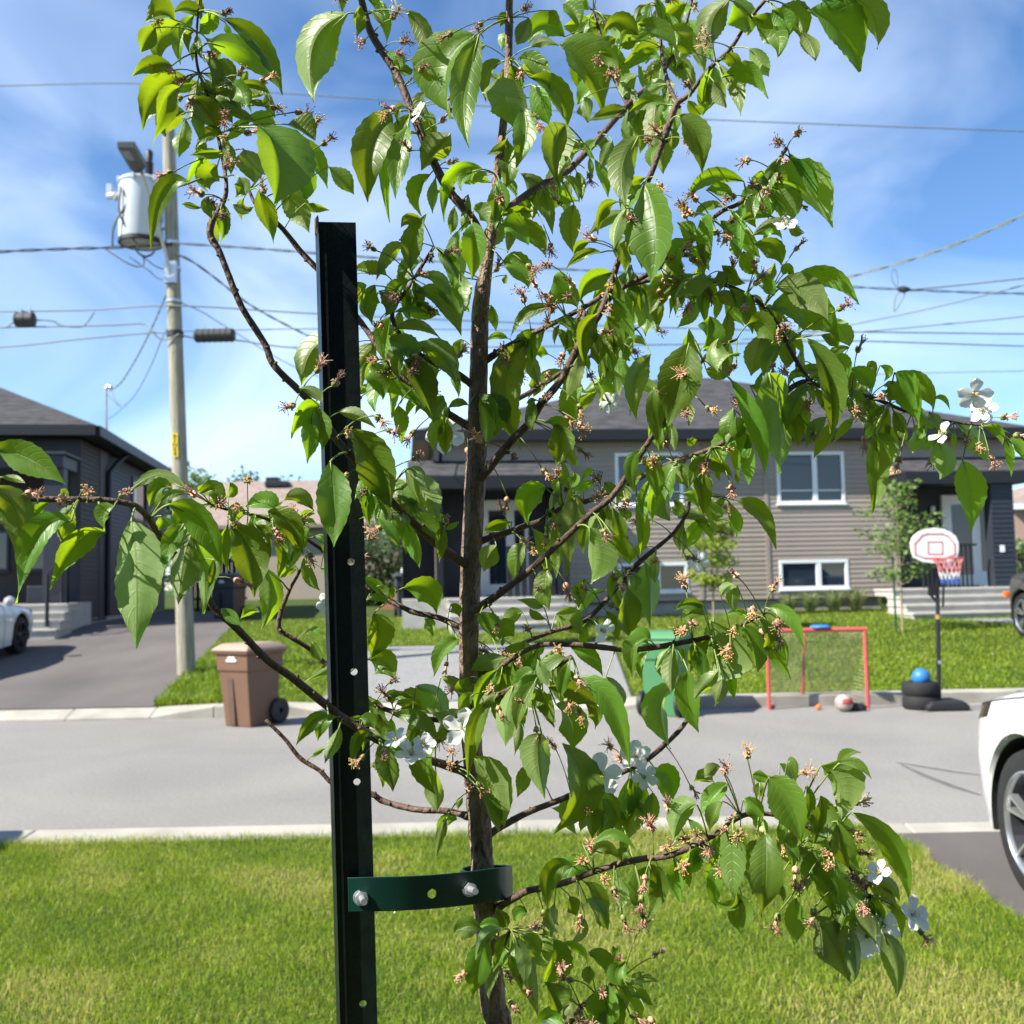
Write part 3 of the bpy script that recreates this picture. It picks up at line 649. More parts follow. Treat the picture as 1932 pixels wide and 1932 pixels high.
def leaf_cloud(mb, centers, n, size, seed, flat=0.35):
    """small folded leaf quads scattered through ellipsoids: centers = [(x,y,z,rx,ry,rz,weight)]"""
    r = np.random.default_rng(seed)
    w = np.array([c[6] for c in centers]); w = w / w.sum()
    for c, k in zip(centers, (w * n).astype(int)):
        for _ in range(k):
            d = r.normal(size=3); d /= np.linalg.norm(d) + 1e-9; q = r.uniform(0.25, 1.0) ** 0.5
            p = Vector((c[0] + d[0] * c[3] * q, c[1] + d[1] * c[4] * q, c[2] + d[2] * c[5] * q))
            u = Vector(r.normal(size=3)); u.z *= flat; u.normalize(); t = u.cross(Vector(r.normal(size=3))).normalized()
            s = size * r.uniform(.6, 1.3)
            mb.add([p, p + (u + t * .55) * s * .5, p + u * s, p + (u - t * .55) * s * .5], [(0, 1, 2, 3)])
    return mb
M_FOL_Y = mat('yellow_green_foliage', (0.22, 0.31, 0.03), .55, 0, 9, color2=(0.36, 0.45, 0.06), trans=.35)
M_FOL_G = mat('fresh_green_foliage', (0.10, 0.19, 0.03), .55, 0, 9, color2=(0.20, 0.31, 0.06), trans=.35)
M_FOL_D = mat('dark_green_foliage', (0.028, 0.055, 0.014), .6, 0, 5, color2=(0.075, 0.115, 0.03), trans=.3)
M_FOL_P = mat('pale_far_foliage', (0.10, 0.17, 0.06), .6, 0, 1.2, color2=(0.17, 0.25, 0.09), trans=.3)
M_TWIG = mat('thin_trunk_bark', (0.30, 0.25, 0.16), .85, .2, 12, .4, 40)
M_GSTAKE = mat('green_painted_metal', (0.016, 0.075, 0.045), .42, .08, 20, spec=.5)
def small_tree(px, py, Y, h, layers, nleaf, size, m, label, seed, stake=False, r0=.022):
    p = G(px, py, Y); t = thing('young_tree', label, 'tree', p)
    rr = random.Random(seed)
    b = MB(); b.tube([(0, 0, -.05), (.01, 0, h * .5), (-.01, 0, h)], [r0, r0 * .7, r0 * .25], 7)
    cen = []
    for (dz, rad, ph) in layers:
        for k in range(ph):
            a = k * 2 * math.pi / ph + rr.uniform(0, .9); e = rad * rr.uniform(.55, 1.1)
            tip = (math.cos(a) * e, math.sin(a) * e, dz * h + rr.uniform(.02, .14) * h)
            b.tube([(0, 0, dz * h - .1), (tip[0] * .5, tip[1] * .5, dz * h - .02), tip], [r0 * .4, r0 * .3, r0 * .12], 5)
            for q in (.45, .75, 1.0):
                cen.append((tip[0] * q, tip[1] * q, dz * h + (tip[2] - dz * h) * q, .10 * h * .9, .10 * h * .9, .045 * h, q))
    b.build('trunk', M_TWIG, t, smooth=60)
    leaf_cloud(MB(), cen, nleaf, size, seed).build('crown', m, t)
    if stake: 
        MB().box(-.14, -.11, -.03, .0, -.2, h * .55).build('stake', M_GSTAKE, t)
        MB().tube([(-.13, -.04, h * .42), (0, -.06, h * .43), (.05, 0, h * .43), (0, .05, h * .43), (-.13, .01, h * .42)], .012, 6).build('tree_tie', M_GSTAKE, t)
    return t
small_tree(1703, 1190, 19.0, 2.55, [(.38, .42, 5), (.52, .55, 6), (.66, .62, 6), (.80, .55, 6), (.93, .35, 5)], 1700, .085, M_FOL_G, 'young green tree tied to a stake beside the duplex steps', 3, True)
small_tree(1347, 1185, 19.4, 2.25, [(.40, .36, 5), (.55, .42, 5), (.70, .5, 5), (.86, .4, 5), (1.0, .22, 4)], 3200, .09, M_FOL_Y, 'young yellow green tree in front of the brown siding', 4)
def bush(name, label, cat, p, dims, n, size, m, seed, group=None, stem=True):
    t = thing(name, label, cat, p, group=group); rr = random.Random(seed)
    if stem:
        b = MB()
        for k in range(7):
            a = rr.uniform(0, 6.28); b.tube([(0, 0, -.1), (math.cos(a) * dims[0] * .3, math.sin(a) * dims[1] * .3, dims[2] * .9), (math.cos(a) * dims[0] * .6, math.sin(a) * dims[1] * .6, dims[2] * 1.5)], [.05, .03, .01], 5)
        b.build('trunk', M_TWIG, t)
    cen = []
    for k in range(26):
        cen.append((rr.uniform(-.8, .8) * dims[0], rr.uniform(-.6, .6) * dims[1], dims[2] * rr.uniform(.15, 1.75), dims[0] * .34, dims[1] * .4, dims[2] * .34, rr.uniform(.5, 1)))
    leaf_cloud(MB(), cen, n, size, seed, .8).build('crown', m, t)
    return t
bush('hedge', 'dense dark green hedge behind the wheelie bin', 'hedge', G(735, 1080, 33), (1.6, .8, 1.15), 5200, .16, M_FOL_D, 21)
bush('tree', 'light green leafy tree rising behind the dark hedge', 'tree', G(752, 1060, 37), (1.1, 1.0, 2.1), 3500, .17, M_FOL_P, 22)
bush('hedge', 'sunlit green hedge beyond the black metal fence', 'hedge', G(1945, 1080, 31), (1.2, .7, .9), 2500, .15, M_FOL_P, 23)
for k, (px, Y, hh) in enumerate([(302, 62, 3.5), (374, 66, 3.6), (418, 70, 3.9), (470, 74, 3.7), (497, 80, 4.0), (560, 78, 3.3)]):
    r_ = [(302, 868), (374, 872), (418, 884), (470, 893), (497, 890), (560, 900)][k]
    g = G(px, 1100, Y); zt = onY(px, r_[1], Y).z
    bush('tree', ['wispy pale tree beyond the black eaves of the dark house', 'bushy green tree over the brown roof next to the utility pole', 'pale feathery tree over the brown roof', 'small round tree over the brown roof', 'pointed dark tree beside the black chimney', 'low tree over the brown roof past the chimney'][k], 'tree', g, (1.5 + .5 * (k % 3), 1.2, (zt - g.z) / 2.0), 1800, .35, [M_FOL_P, M_FOL_G, M_FOL_P, M_FOL_D, M_FOL_D, M_FOL_G][k], 30 + k, 'trees on the skyline behind the brown roof')
# ornamental grass clumps by the duplex foundation
M_ORN = mat('ornamental_grass', (0.13, 0.19, 0.05), .6, 0, 6, color2=(0.32, 0.36, 0.15), trans=.3)
for k, (px, hh, wdt) in enumerate([(1487, .42, .26), (1528, .45, .28), (1573, .50, .30), (1615, .52, .32), (1672, .48, .22), (1722, .42, .2)]):
    p = onplane(px, 1150, O1 - V1 * .45, V1); p.z = gz(p.x, p.y)
    t = MB(); rr = random.Random(k)
    for q in range(170):
        a = rr.uniform(0, 6.28); l = hh * rr.uniform(.6, 1.15); e = wdt * rr.uniform(.3, 1.7); s = Vector((-math.sin(a), math.cos(a), 0)) * .008
        p0 = Vector((math.cos(a) * .06, math.sin(a) * .06, -.02)); p1 = Vector((math.cos(a) * e * .5, math.sin(a) * e * .5, l * .75)); p2 = Vector((math.cos(a) * e, math.sin(a) * e, l))
        t.add([p0 - s, p0 + s, p1 + s, p1 - s, p2], [(0, 1, 2, 3), (3, 2, 4)])
    tag(t.build('grass_clump', M_ORN, loc=p), ['ornamental grass clump next to the brown siding panel', 'second grass clump from the brown siding panel', 'third grass clump from the brown siding panel', 'fourth grass clump from the brown siding panel', 'spiky plant beside the duplex steps', 'spiky plant against the side of the concrete steps'][k], 'plant', 'ornamental grasses along the duplex foundation')
# dark slat fence between the houses
fx0, fx1 = G(330, 1100, 30).x, G(480, 1100, 31).x
FN = thing('fence', 'dark vertical slat fence between the charcoal house and the lawn', 'fence', (fx0, 30, gz(0, 30)), R(3))
sl = None; L_ = fx1 - fx0; nsl = int(L_ / .15)
for i in range(nsl):
    if sl is None: sl = MB().box(0, .12, 0, .025, 0.03, 1.75).build('slat', M_BLACK, FN, loc=(0, 0, 0))
    else: copy_obj(sl, location=(i * .15, 0, 0))
for z in (.35, 1.45): MB().box(0, L_, .026, .07, z, z + .08).build('rail', M_BLACK, FN)
# black metal fence at the right
FM = thing('fence', 'black metal picket fence beside the dark porch column', 'fence', G(1915, 1090, 27), R(4))
pk = None
for i in range(16):
    if pk is None: pk = MB().tube([(0, 0, 0), (0, 0, 1.15)], .012, 6).build('picket', M_BLACK, FM)
    else: copy_obj(pk, location=(i * .11, 0, 0))
for z in (.15, 1.05): MB().tube([(-.05, 0, z), (1.75, 0, z)], .018, 6).build('rail', M_BLACK, FM)
# wooden stair wedge and white tank by the duplex side
p = G(765, 1090, 29.5)
b = MB(); b.prism([(-.75, 0), (.55, 0), (.55, 1.25)], lambda q, t: (q[0], t, q[1]), 0, .9); tag(b.build('wooden_ramp', mat('red_brown_wood', (0.30, 0.13, 0.07), .7, .15, 6), loc=p), 'red brown wooden ramp behind the wheelie bin', 'ramp')
b = MB(); b.lathe([(0, 0), (.2, .02), (.22, .1), (.22, .6), (.15, .74), (.06, .8), (0, .8)], 16); tag(b.build('propane_tank', M_WHITE, loc=G(772, 1085, 28.2) + Vector((0, 0, .55)), smooth=50), 'white tank standing by the duplex corner', 'tank')
tag(MB().box(-.35, .35, -.3, .3, -.3, .57).build('tank_stand', M_CONC, loc=G(772, 1085, 28.2)), 'concrete block under the white tank', 'block')

# -------------------------------------------------- wheelie bins
def bin_mesh(t, body, lid, mlab, wheel_side=1, w=.56, d=.70, h=1.06, brand=True):
    """front face is -y; wheels at the back"""
    # tapered shell with a collar
    def ring(z, sx, sy, yo=0): return [(-w / 2 * sx, -d / 2 * sy + yo, z), (w / 2 * sx, -d / 2 * sy + yo, z), (w / 2 * sx, d / 2 * sy + yo, z), (-w / 2 * sx, d / 2 * sy + yo, z)]
    def loft(rs):
        b = MB(); vs = [p for r in rs for p in r]; fs = [(3, 2, 1, 0)]
        for i in range(len(rs) - 1):
            for j in range(4): fs.append((i * 4 + j, i * 4 + (j + 1) % 4, i * 4 + 4 + (j + 1) % 4, i * 4 + 4 + j))
        n = len(rs) * 4; fs.append((n - 4, n - 3, n - 2, n - 1)); return b.add(vs, fs)
    bd = loft([ring(.0, .80, .72, .02), ring(h * .68, .90, .90), ring(h * .70, .98, .96), ring(h * .90, 1.0, 1.0)]).build('body', body, t, bevel=.03)
    loft([ring(h * .90, 1.06, 1.06), ring(h * .935, 1.1, 1.1), ring(h * .94, 1.1, 1.1)]).build('rim', body, t, bevel=.008)
    loft([ring(h * .941, 1.14, 1.13), ring(h * .965, 1.14, 1.13), ring(h * 1.0, 1.0, .98), ring(h * 1.03, .85, .82)]).build('lid', lid, t, bevel=.015)
    MB().tube([(-w * .42, d * .56, h * .9), (w * .42, d * .56, h * .9)], .018, 8).build('handle', body, t)
    # grab recess on the front: its shade coloured onto a strip proud of the face
    g = MB(); g.hexa([(-.10, -d / 2 * .735 + .03, .02), (-.015, -d / 2 * .735 + .03, .02), (-.015, -d / 2 * .735 + .2, .02), (-.10, -d / 2 * .735 + .2, .02)], [(-.10, -d / 2 * .885 - .004, h * .60), (-.015, -d / 2 * .885 - .004, h * .60), (-.015, 0, h * .60), (-.10, 0, h * .60)])
    g.v = [(x, y - .034, z) if i % 8 in (0, 1) else (x, y, z) for i, (x, y, z) in enumerate(g.v)]
    g.build('grip_recess_shade', mlab[1], t)
    for s in (-1, 1):
        wo = MB(); wo.lathe([(.03, -.03), (.13, -.035), (.15, -.02), (.15, .02), (.13, .035), (.03, .03)], 20, (s * w * .47, d * .40, .15), 'x'); wo.build('wheel', M_BLACKP, t, smooth=40)
    if brand:
        lb = MB(); y = -d / 2 * .985
        lb.box(-.055, .055, y - .012, y + .01, h * .845, h * .872); lb.box(-.08, .08, y - .012, y + .01, h * .812, h * .838)
        lb.build('printed_label', mlab[0], t, bevel=.004)
    return t
M_BROWN = mat('brown_bin_plastic', (0.15, 0.080, 0.047), .55, .05, 5, .1, 70); M_BROWN_RECESS = mat('brown_recess_shade', (0.10, 0.06, 0.042), .6, .05, 5)
M_GREEN = mat('green_bin_plastic', (0.06, 0.205, 0.085), .55, .05, 5, .1, 70); M_GREEN_RECESS = mat('green_recess_shade', (0.05, 0.14, 0.07), .6, .05, 5)
M_CHAR = mat('charcoal_bin_plastic', (0.035, 0.04, 0.05), .55, .06, 5); M_PRINT = mat('white_print', (.8, .8, .8), .6, .02, 5)
M_BROWNL = mat('faded_brown_lid', (0.32, 0.225, 0.17), .6, .08, 6)
p = onplane(462, 1371, Vector((0, 0, 0)), Vector((0, 0, 1)))
t = thing('wheelie_bin', 'brown wheelie bin with a faded lid standing at the far kerb', 'bin', (p.x + .02, 12.2, 0.0), R(-30))
bin_mesh(t, M_BROWN, M_BROWNL, (M_PRINT, M_BROWN_RECESS), w=.50, d=.60, h=.93)
p = onplane(1252, 1342, Vector((0, 0, 0)), Vector((0, 0, 1)))
t = thing('wheelie_bin', 'green wheelie bin at the kerb next to the hockey goal', 'bin', (p.x, 12.4, 0.0), R(155))
bin_mesh(t, M_GREEN, M_GREEN, (M_PRINT, M_GREEN_RECESS), w=.48, d=.58, h=.96, brand=False)
t = thing('wheelie_bin', 'charcoal wheelie bin on the grass beside the duplex side wall', 'bin', G(768, 1120, 24.6), R(10)); bin_mesh(t, M_CHAR, M_CHAR, (M_PRINT, M_BLACK), h=1.0)
t = thing('wheelie_bin', 'dark wheelie bin by the slat fence at the end of the asphalt driveway', 'bin', G(432, 1150, 25.5), R(-15)); bin_mesh(t, M_CHAR, M_CHAR, (M_PRINT, M_BLACK), w=.66, h=1.08)

# -------------------------------------------------- hockey goal, balls, basketball stand
M_RED = mat('red_goal_paint', (0.50, 0.085, 0.075), .5, .15, 30); M_NET = mat('tan_net_cord', (0.50, 0.47, 0.34), .9, .1, 20)
GY = 12.25
gl, gr = onplane(1452, 1339, Vector((0, 0, 0)), Vector((0, 0, 1))), onplane(1638, 1337, Vector((0, 0, 0)), Vector((0, 0, 1)))
GW = (gr - gl).length; GH = GW * .815; gang = math.atan2(gr.y - gl.y, gr.x - gl.x)
HG = thing('hockey_goal', 'red framed street hockey goal with tan netting', 'goal', gl, gang)
for x in (0, GW): MB().tube([(x, 0, 0), (x, 0, GH)], .024, 10).build('post', M_RED, HG, smooth=50)
MB().tube([(-.02, 0, GH), (GW + .02, 0, GH)], .026, 10).build('crossbar', M_RED, HG, smooth=50)
gd = .38
MB().tube([(0, 0, .02), (.12, gd, .02), (GW - .12, gd, .02), (GW, 0, .02)], .018, 8).build('base_frame', M_RED, HG)
MB().tube([(GW * .40, gd, .02), (GW * .42, gd * .45, GH * .99), (GW * .42, 0, GH)], .02, 8).build('rear_support', M_RED, HG)
nt_ = MB(); k = 34
def netp(u, v):    # u across 0..1, v 0 top .. 1 bottom of the back net
    return Vector((GW * u + (.12 - .24 * u) * v, gd * (v ** .6) + .05 * math.sin(u * 9) * v * (1 - v) * 2, GH * (1 - v) + .02))
for i in range(k + 1): nt_.tube([netp(i / k, j / 6) for j in range(7)], .0032, 3, cap=False)
for j in range(1, 27): nt_.tube([netp(u / 8, j / 26) for u in range(9)], .0032, 3, cap=False)
for s in (0, 1):
    for j in range(1, 22):
        v = j / 22; nt_.tube([(s * GW, 0.0, GH * (1 - v)), netp(s, v)], .0032, 3, cap=False)
nt_.build('net', M_NET, HG)
M_BLUE = mat('blue_rubber', (0.03, 0.17, 0.45), .5, .08, 10); M_BALL = mat('off_white_leather', (0.42, 0.36, 0.32), .6, .08, 12, .2, 90)
def ball(px, py, r, m, name, label, Y, extra=None, z=0.0):
    q = onY(px, py, Y); b = MB(); b.lathe([(r * math.sin(i * math.pi / 14), -r * math.cos(i * math.pi / 14)) for i in range(15)], 24)
    t = thing(name, label, 'ball', (q.x, Y, z + r), R(20)); o = b.build('shell', m, t, smooth=180)
    if extra: extra(t, r)
    return t
def bb_panels(t, r):
    for rot in (0, 1, 2):
        c = MB(); c.tube([(math.cos(a) * r * 1.002, math.sin(a) * r * 1.002, 0) if rot == 0 else ((math.cos(a) * r * 1.002, 0, math.sin(a) * r * 1.002) if rot == 1 else (0, math.cos(a) * r * 1.002, math.sin(a) * r * 1.002)) for a in np.linspace(0, 2 * math.pi, 33)], r * .025, 5, cap=False)
        c.build('seam', M_BLACKP, t)
    M_RP = mat('red_leather', (.45, .06, .06), .6, .08, 12)
    pn = MB(); vs = []; fs = []
    for i in range(5):
        for j in range(9):
            la, lo = -.1 + i * .16, -2.4 + j * .2
            vs.append((r * 1.004 * math.cos(la) * math.cos(lo), r * 1.004 * math.cos(la) * math.sin(lo), r * 1.004 * math.sin(la)))
    for i in range(4):
        for j in range(8): fs.append((i * 9 + j, i * 9 + j + 1, i * 9 + j + 10, i * 9 + j + 9))
    pn.add(vs, fs).build('panel', M_RP, t, smooth=180)
ball(1592, 1317, .105, M_BALL, 'basketball', 'white and red basketball lying in front of the hockey goal', 12.30, bb_panels)
ball(1544, 1328, .034, M_ORANGE, 'hockey_ball', 'small orange ball on the street at the goal mouth', 12.5)
fr = MB(); fr.lathe([(0, .018), (.09, .02), (.115, .012), (.125, -.005), (.120, -.012), (.112, -.002), (.09, .012), (0, .01)], 28)
q = gl + Vector((math.cos(gang), math.sin(gang), 0)) * GW * .555
tag(fr.build('flying_disc', M_BLUE, loc=(q.x, q.y + .03, GH + .038), smooth=50), 'blue flying disc resting on top of the hockey goal', 'flying disc')
# debris in the goal: a dark glove lump
dg = MB(); dg.lathe([(0, 0), (.08, .01), (.09, .05), (.05, .09), (0, .1)], 12, squash=(1.3, .8)); q = onY(1618, 1328, 12.35)
tag(dg.build('glove', M_BLACKP, loc=(q.x, 12.35, 0), smooth=60), 'crumpled black glove beside the basketball', 'glove')
# basketball stand
BY = 12.32
q = onplane(1768, 1334, Vector((0, 0, 0)), Vector((0, 0, 1))); BX = q.x
BS = thing('basketball_stand', 'portable basketball hoop with white fan backboard and black base', 'basketball hoop', (BX, BY, 0))
def bl(px, py, dy=0.0): 
    r_ = onY(px, py, BY + dy); return (r_.x - BX, dy, r_.z)
bt = MB(); n = 20
prof = [(-.26, .0), (-.27, .06), (-.2, .11), (.16, .12), (.24, .07), (.25, 0)]
bt.prism(prof, lambda p_, t_: (p_[0] - .02, t_, p_[1]), -.2, .2); bt.build('base', M_BLACKP, BS, bevel=.035)
MB().tube([bl(1772, 1322), bl(1770, 1200), bl(1768, 1070)], [.026, .025, .022], 12).build('pole', M_BLACK, BS, smooth=50)
MB().tube([bl(1770, 1168), bl(1769.6, 1160)], .031, 12).build('collar', mat('brass_collar', (.5, .36, .08), .4, .1, 9, metal=.5), BS)
MB().tube([bl(1772.2, 1252), bl(1772, 1246)], .030, 12).build('collar', M_GALV, BS)
br_ = MB(); br_.tube([bl(1767, 1120), bl(1770, 1075, -.1)], .014, 8); br_.tube([bl(1779, 1145, -.02), bl(1781, 1080, -.12)], .014, 8); br_.tube([bl(1753, 1118), bl(1766, 1135)], .016, 8); br_.box(*sorted((bl(1752, 1110)[0], bl(1768, 1110)[0])), -.03, .03, bl(1760, 1124)[2], bl(1760, 1106)[2]); br_.build('bracket', M_BLACK, BS)
outl = [(1720, 1040), (1718, 1024), (1723, 1012), (1734, 1003), (1748, 998), (1764, 996), (1780, 998), (1794, 1004), (1804, 1012), (1809, 1024), (1809, 1040), (1806, 1052), (1790, 1061), (1762, 1063), (1740, 1060), (1724, 1052)]
bbp = [bl(*o, -.16) for o in outl]
bb = MB(); bb.add([(x_, -.16, z_) for x_, _, z_ in bbp] + [(x_, -.135, z_) for x_, _, z_ in bbp], [tuple(range(15, -1, -1)), tuple(range(16, 32))] + [(i, (i + 1) % 16, 16 + (i + 1) % 16, 16 + i) for i in range(16)])
bbo = bb.build('backboard', mat('white_backboard', (.82, .82, .82), .4, .02, 5), BS, bevel=.004)
M_PINK = mat('faded_red_print', (.62, .17, .16), .5, .1, 10)
def outline(pts, w, name, par, closed=True):
    P = [bl(*o, -.166) for o in pts]; P = P + [P[0]] if closed else P
    b = MB()
    for a_, c_ in zip(P[:-1], P[1:]):
        a_, c_ = Vector(a_), Vector(c_); n_ = Vector((-(c_ - a_).z, 0, (c_ - a_).x)).normalized() * w; e_ = (c_ - a_).normalized() * w
        b.hexa([a_ - n_ - e_, c_ - n_ + e_, c_ - n_ + e_ + Vector((0, .005, 0)), a_ - n_ - e_ + Vector((0, .005, 0))], [a_ + n_ - e_, c_ + n_ + e_, c_ + n_ + e_ + Vector((0, .005, 0)), a_ + n_ - e_ + Vector((0, .005, 0))])
    b.build(name, M_PINK, par)
outline([(1727, 1046), (1726, 1026), (1740, 1010), (1750, 1007), (1778, 1007), (1788, 1011), (1801, 1026), (1802, 1046), (1782, 1053), (1746, 1053)], .007, 'printed_line', bbo)
outline([(1751, 1022), (1778, 1022), (1778, 1045), (1751, 1045)], .005, 'printed_line', bbo)
rc = bl(1790, 1053, -.38); rr_ = .155
rim = MB(); rim.tube([(rc[0] + rr_ * math.cos(a), -.38 + rr_ * math.sin(a), rc[2]) for a in np.linspace(0, 2 * math.pi, 29)], .009, 6, cap=False); rim.box(rc[0] - .1, rc[0] + .02, -.24, -.16, rc[2] - .02, rc[2] + .015); rim.build('rim', M_RED, BS)
M_NETR = mat('red_net_cord', (.72, .26, .25), .8, .1, 9); M_NETB = mat('blue_net_cord', (.06, .14, .5), .8, .1, 9)
def netband(v0, v1, m, nm):
    b = MB(); 
    for k_ in range(14):
        a0 = 2 * math.pi * k_ / 14
        for sg in (-1, 1):
            P = []
            for i in range(4):
                v_ = v0 + (v1 - v0) * i / 3; rad = rr_ * (1 - .42 * v_ ** .7); a = a0 + sg * v_ * .9
                P.append((rc[0] + rad * math.cos(a), -.38 + rad * math.sin(a), rc[2] - .30 * v_))
            b.tube(P, .0034, 4, cap=False)
    b.build(nm, m, BS)
netband(0, .55, M_NETR, 'net'); netband(.55, .80, M_PRINT, 'net'); netband(.80, 1.0, M_NETB, 'net')
# tyres with a ball on top
q = onplane(1728, 1331, Vector((0, 0, 0)), Vector((0, 0, 1))); tx, ty = q.x - .06, 12.42
TY = thing('tyre_stack', 'two old black tyres stacked beside the basketball stand', 'tyres', (tx, ty, 0))
for k_ in range(2):
    pr = [(.10, .02), (.12, .0), (.19, -.0), (.215, .03), (.215, .13), (.19, .16), (.12, .16), (.10, .14), (.10, .02)]
    MB().lathe([(r_, z_ + k_ * .162) for r_, z_ in pr], 28).build('tyre', M_RUBBER, TY, smooth=40)
q = onY(1738, 1285, ty); ball(1738, 1285, .108, M_BLUE, 'playground_ball', 'blue ball sitting on the stacked tyres', ty, None, .265)

# -------------------------------------------------- vehicles
def vehicle(root, paint, spec, rimm, detail=True):
    """local +y is forward, front axle at y = 0"""
    fo, wb, ro, Wd, Rw = spec['fo'], spec['wb'], spec['ro'], spec['w'] / 2, spec['r']
    top = spec['top']; yend = -(wb + ro)
    ys = sorted({*np.linspace(yend, fo, 46).round(4), *[c + d for c in (0, -wb) for d in np.linspace(-Rw - .07, Rw + .07, 17).round(4)], fo - .03, fo - .07, fo - .13, fo - .2, yend + .03, yend + .08})
    ky = np.array([p[0] for p in top]); kz = np.array([p[1] for p in top]); oi = np.argsort(ky); ky, kz = ky[oi], kz[oi]
    def halfw(y):
        f = max(0, 1 - (fo - y) / .55); r_ = max(0, 1 - (y - yend) / .45)
        return Wd * (1 - .30 * f ** 2.2) * (1 - .20 * r_ ** 2.2)
    Ra = Rw + .055
    def zbot(y):
        z = spec.get('sill', .24)
        if y > fo - .12: z += .10 * ((y - fo + .12) / .12) ** 1.5
        for c in (0, -wb):
            if abs(y - c) < Ra: z = max(z, Rw + math.sqrt(max(0, Ra * Ra - (y - c) ** 2)))
        return z
    zcab = spec['belt'] + .10
    secs = []
    for y in ys:
        zt = float(np.interp(y, ky, kz)); zb0 = zbot(y); w = halfw(y); zbelt = min(zt - .05, spec['belt']); cab = min(1, max(0, (zt - zcab) / .45)); Hh = zt - zbelt
        zb0 = min(zb0, zbelt - .10); m1 = min(.62, zbelt - .06); z1 = max(zb0 + .02, .5 * (zb0 + m1)); z2 = max(zb0 + .04, m1); z3 = max(z2 + .01, zbelt - .08)
        flare = 0.0
        for c in (0, -wb):
            q_ = abs(y - c) / (Ra + .16); flare = max(flare, .028 * max(0, 1 - q_ * q_))
        pts = [(w * .95 + flare, zb0), (w * .985 + flare, z1), (w + flare * .6, z2), (w * .985, z3), (w * .955, zbelt), (w * (.90 - .06 * cab), zbelt + .5 * Hh), (w * (.83 - .08 * cab), zbelt + .86 * Hh), (w * (.70 - .06 * cab), zbelt + .97 * Hh), (w * .36, zt), (0, zt + .008)]
        secs.append((y, pts, cab, zt))
    parts = {'body': MB(), 'window': MB(), 'headlight': MB(), 'headlight ': MB(), 'lower_trim': MB()}
    for i in range(len(secs) - 1):
        ya, pa, ca, za_ = secs[i]; yb, pb, cb, zb_ = secs[i + 1]
        for j in range(9):
            slope = abs(zb_ - za_) / max(1e-6, yb - ya)
            key = 'body'
            if j in (4, 5) and min(ca, cb) > .30 and not any(abs((ya + yb) / 2 - pl) < .05 for pl in spec['pillars']): key = 'window'
            if j >= 6 and slope > .35 and max(ca, cb) > .12 and min(za_, zb_) > spec['belt'] + .02 and (ya + yb) / 2 < -.1: key = 'window'
            if spec.get('lamp') and spec['lamp'][0] < (ya + yb) / 2 < spec['lamp'][1] and j == spec['lamp'][2]: key = 'headlight'
            for sg in (-1, 1):
                q4 = [(sg * pa[j][0], ya, pa[j][1]), (sg * pa[j + 1][0], ya, pa[j + 1][1]), (sg * pb[j + 1][0], yb, pb[j + 1][1]), (sg * pb[j][0], yb, pb[j][1])]
                parts[key + (' ' if key == 'headlight' and sg > 0 else '')].add(q4, [(0, 1, 2, 3) if sg < 0 else (3, 2, 1, 0)])
        parts['lower_trim'].add([(pa[0][0], ya, pa[0][1]), (-pa[0][0], ya, pa[0][1]), (-pb[0][0], yb, pb[0][1]), (pb[0][0], yb, pb[0][1])], [(0, 1, 2, 3)])
    for sidx in (0, -1):
        y, p_, _, _ = secs[sidx]; ring = [(a, y, z) for a, z in p_] + [(-a, y, z) for a, z in reversed(p_[:-1])]
        parts['body'].add(ring, [tuple(range(len(ring)))])
    mm = {'body': paint, 'window': M_GLASS, 'headlight': M_LENS, 'headlight ': M_LENS, 'lower_trim': M_BLACKP}
    for k_, mb in parts.items():
        if not mb.f: continue
        o = mb.build(k_.strip(), mm[k_], root)
        bm = bmesh.new(); bm.from_mesh(o.data); bmesh.ops.remove_doubles(bm, verts=bm.verts, dist=.0008); bmesh.ops.recalc_face_normals(bm, faces=bm.faces); bm.to_mesh(o.data); bm.free()
        o.data.shade_smooth(); o.data.set_sharp_from_angle(angle=R(38))
    und = MB(); und.box(-Wd * .60, Wd * .60, yend + .15, fo - .15, .2, .62); und.build('underbody', M_BLACKP, root)
    for c in (0, -wb):
        for sg in (-1, 1):
            ln = MB(); xo, xi = sg * (Wd * .985), sg * Wd * .58
            ln.lathe([(Ra - .006, min(xo, xi)), (Ra - .006, max(xo, xi))], 24, (0, c, Rw), 'x', a0=-.25, a1=math.pi + .25)
            o = ln.build('wheel_liner', M_BLACKP, root)
            wl = MB(); X0 = sg * (Wd - .115)
            tp = [(Rw * .70, -.105), (Rw * .86, -.112), (Rw * .97, -.098), (Rw, -.07), (Rw, .07), (Rw * .97, .098), (Rw * .86, .112), (Rw * .70, .105), (Rw * .70, -.105)]
            wl.lathe(tp, 40, (X0, c, Rw), 'x'); wo = wl.build('wheel', M_RUBBER, root, smooth=35)
            rb = MB(); rb.lathe([(Rw * .72, sg * .108), (Rw * .69, sg * .112), (Rw * .672, sg * .10), (Rw * .668, sg * .085)], 40, (X0, c, Rw), 'x'); rb.build('rim', rimm, wo, smooth=40)
            dk = MB(); dk.lathe([(0, sg * .03), (Rw * .6, sg * .02), (Rw * .668, sg * .084)], 32, (X0, c, Rw), 'x'); dk.build('dark_backing_disc', M_RIMD, wo)  # dark disc that fills the gaps between the spokes
            ns = spec.get('spokes', 5)
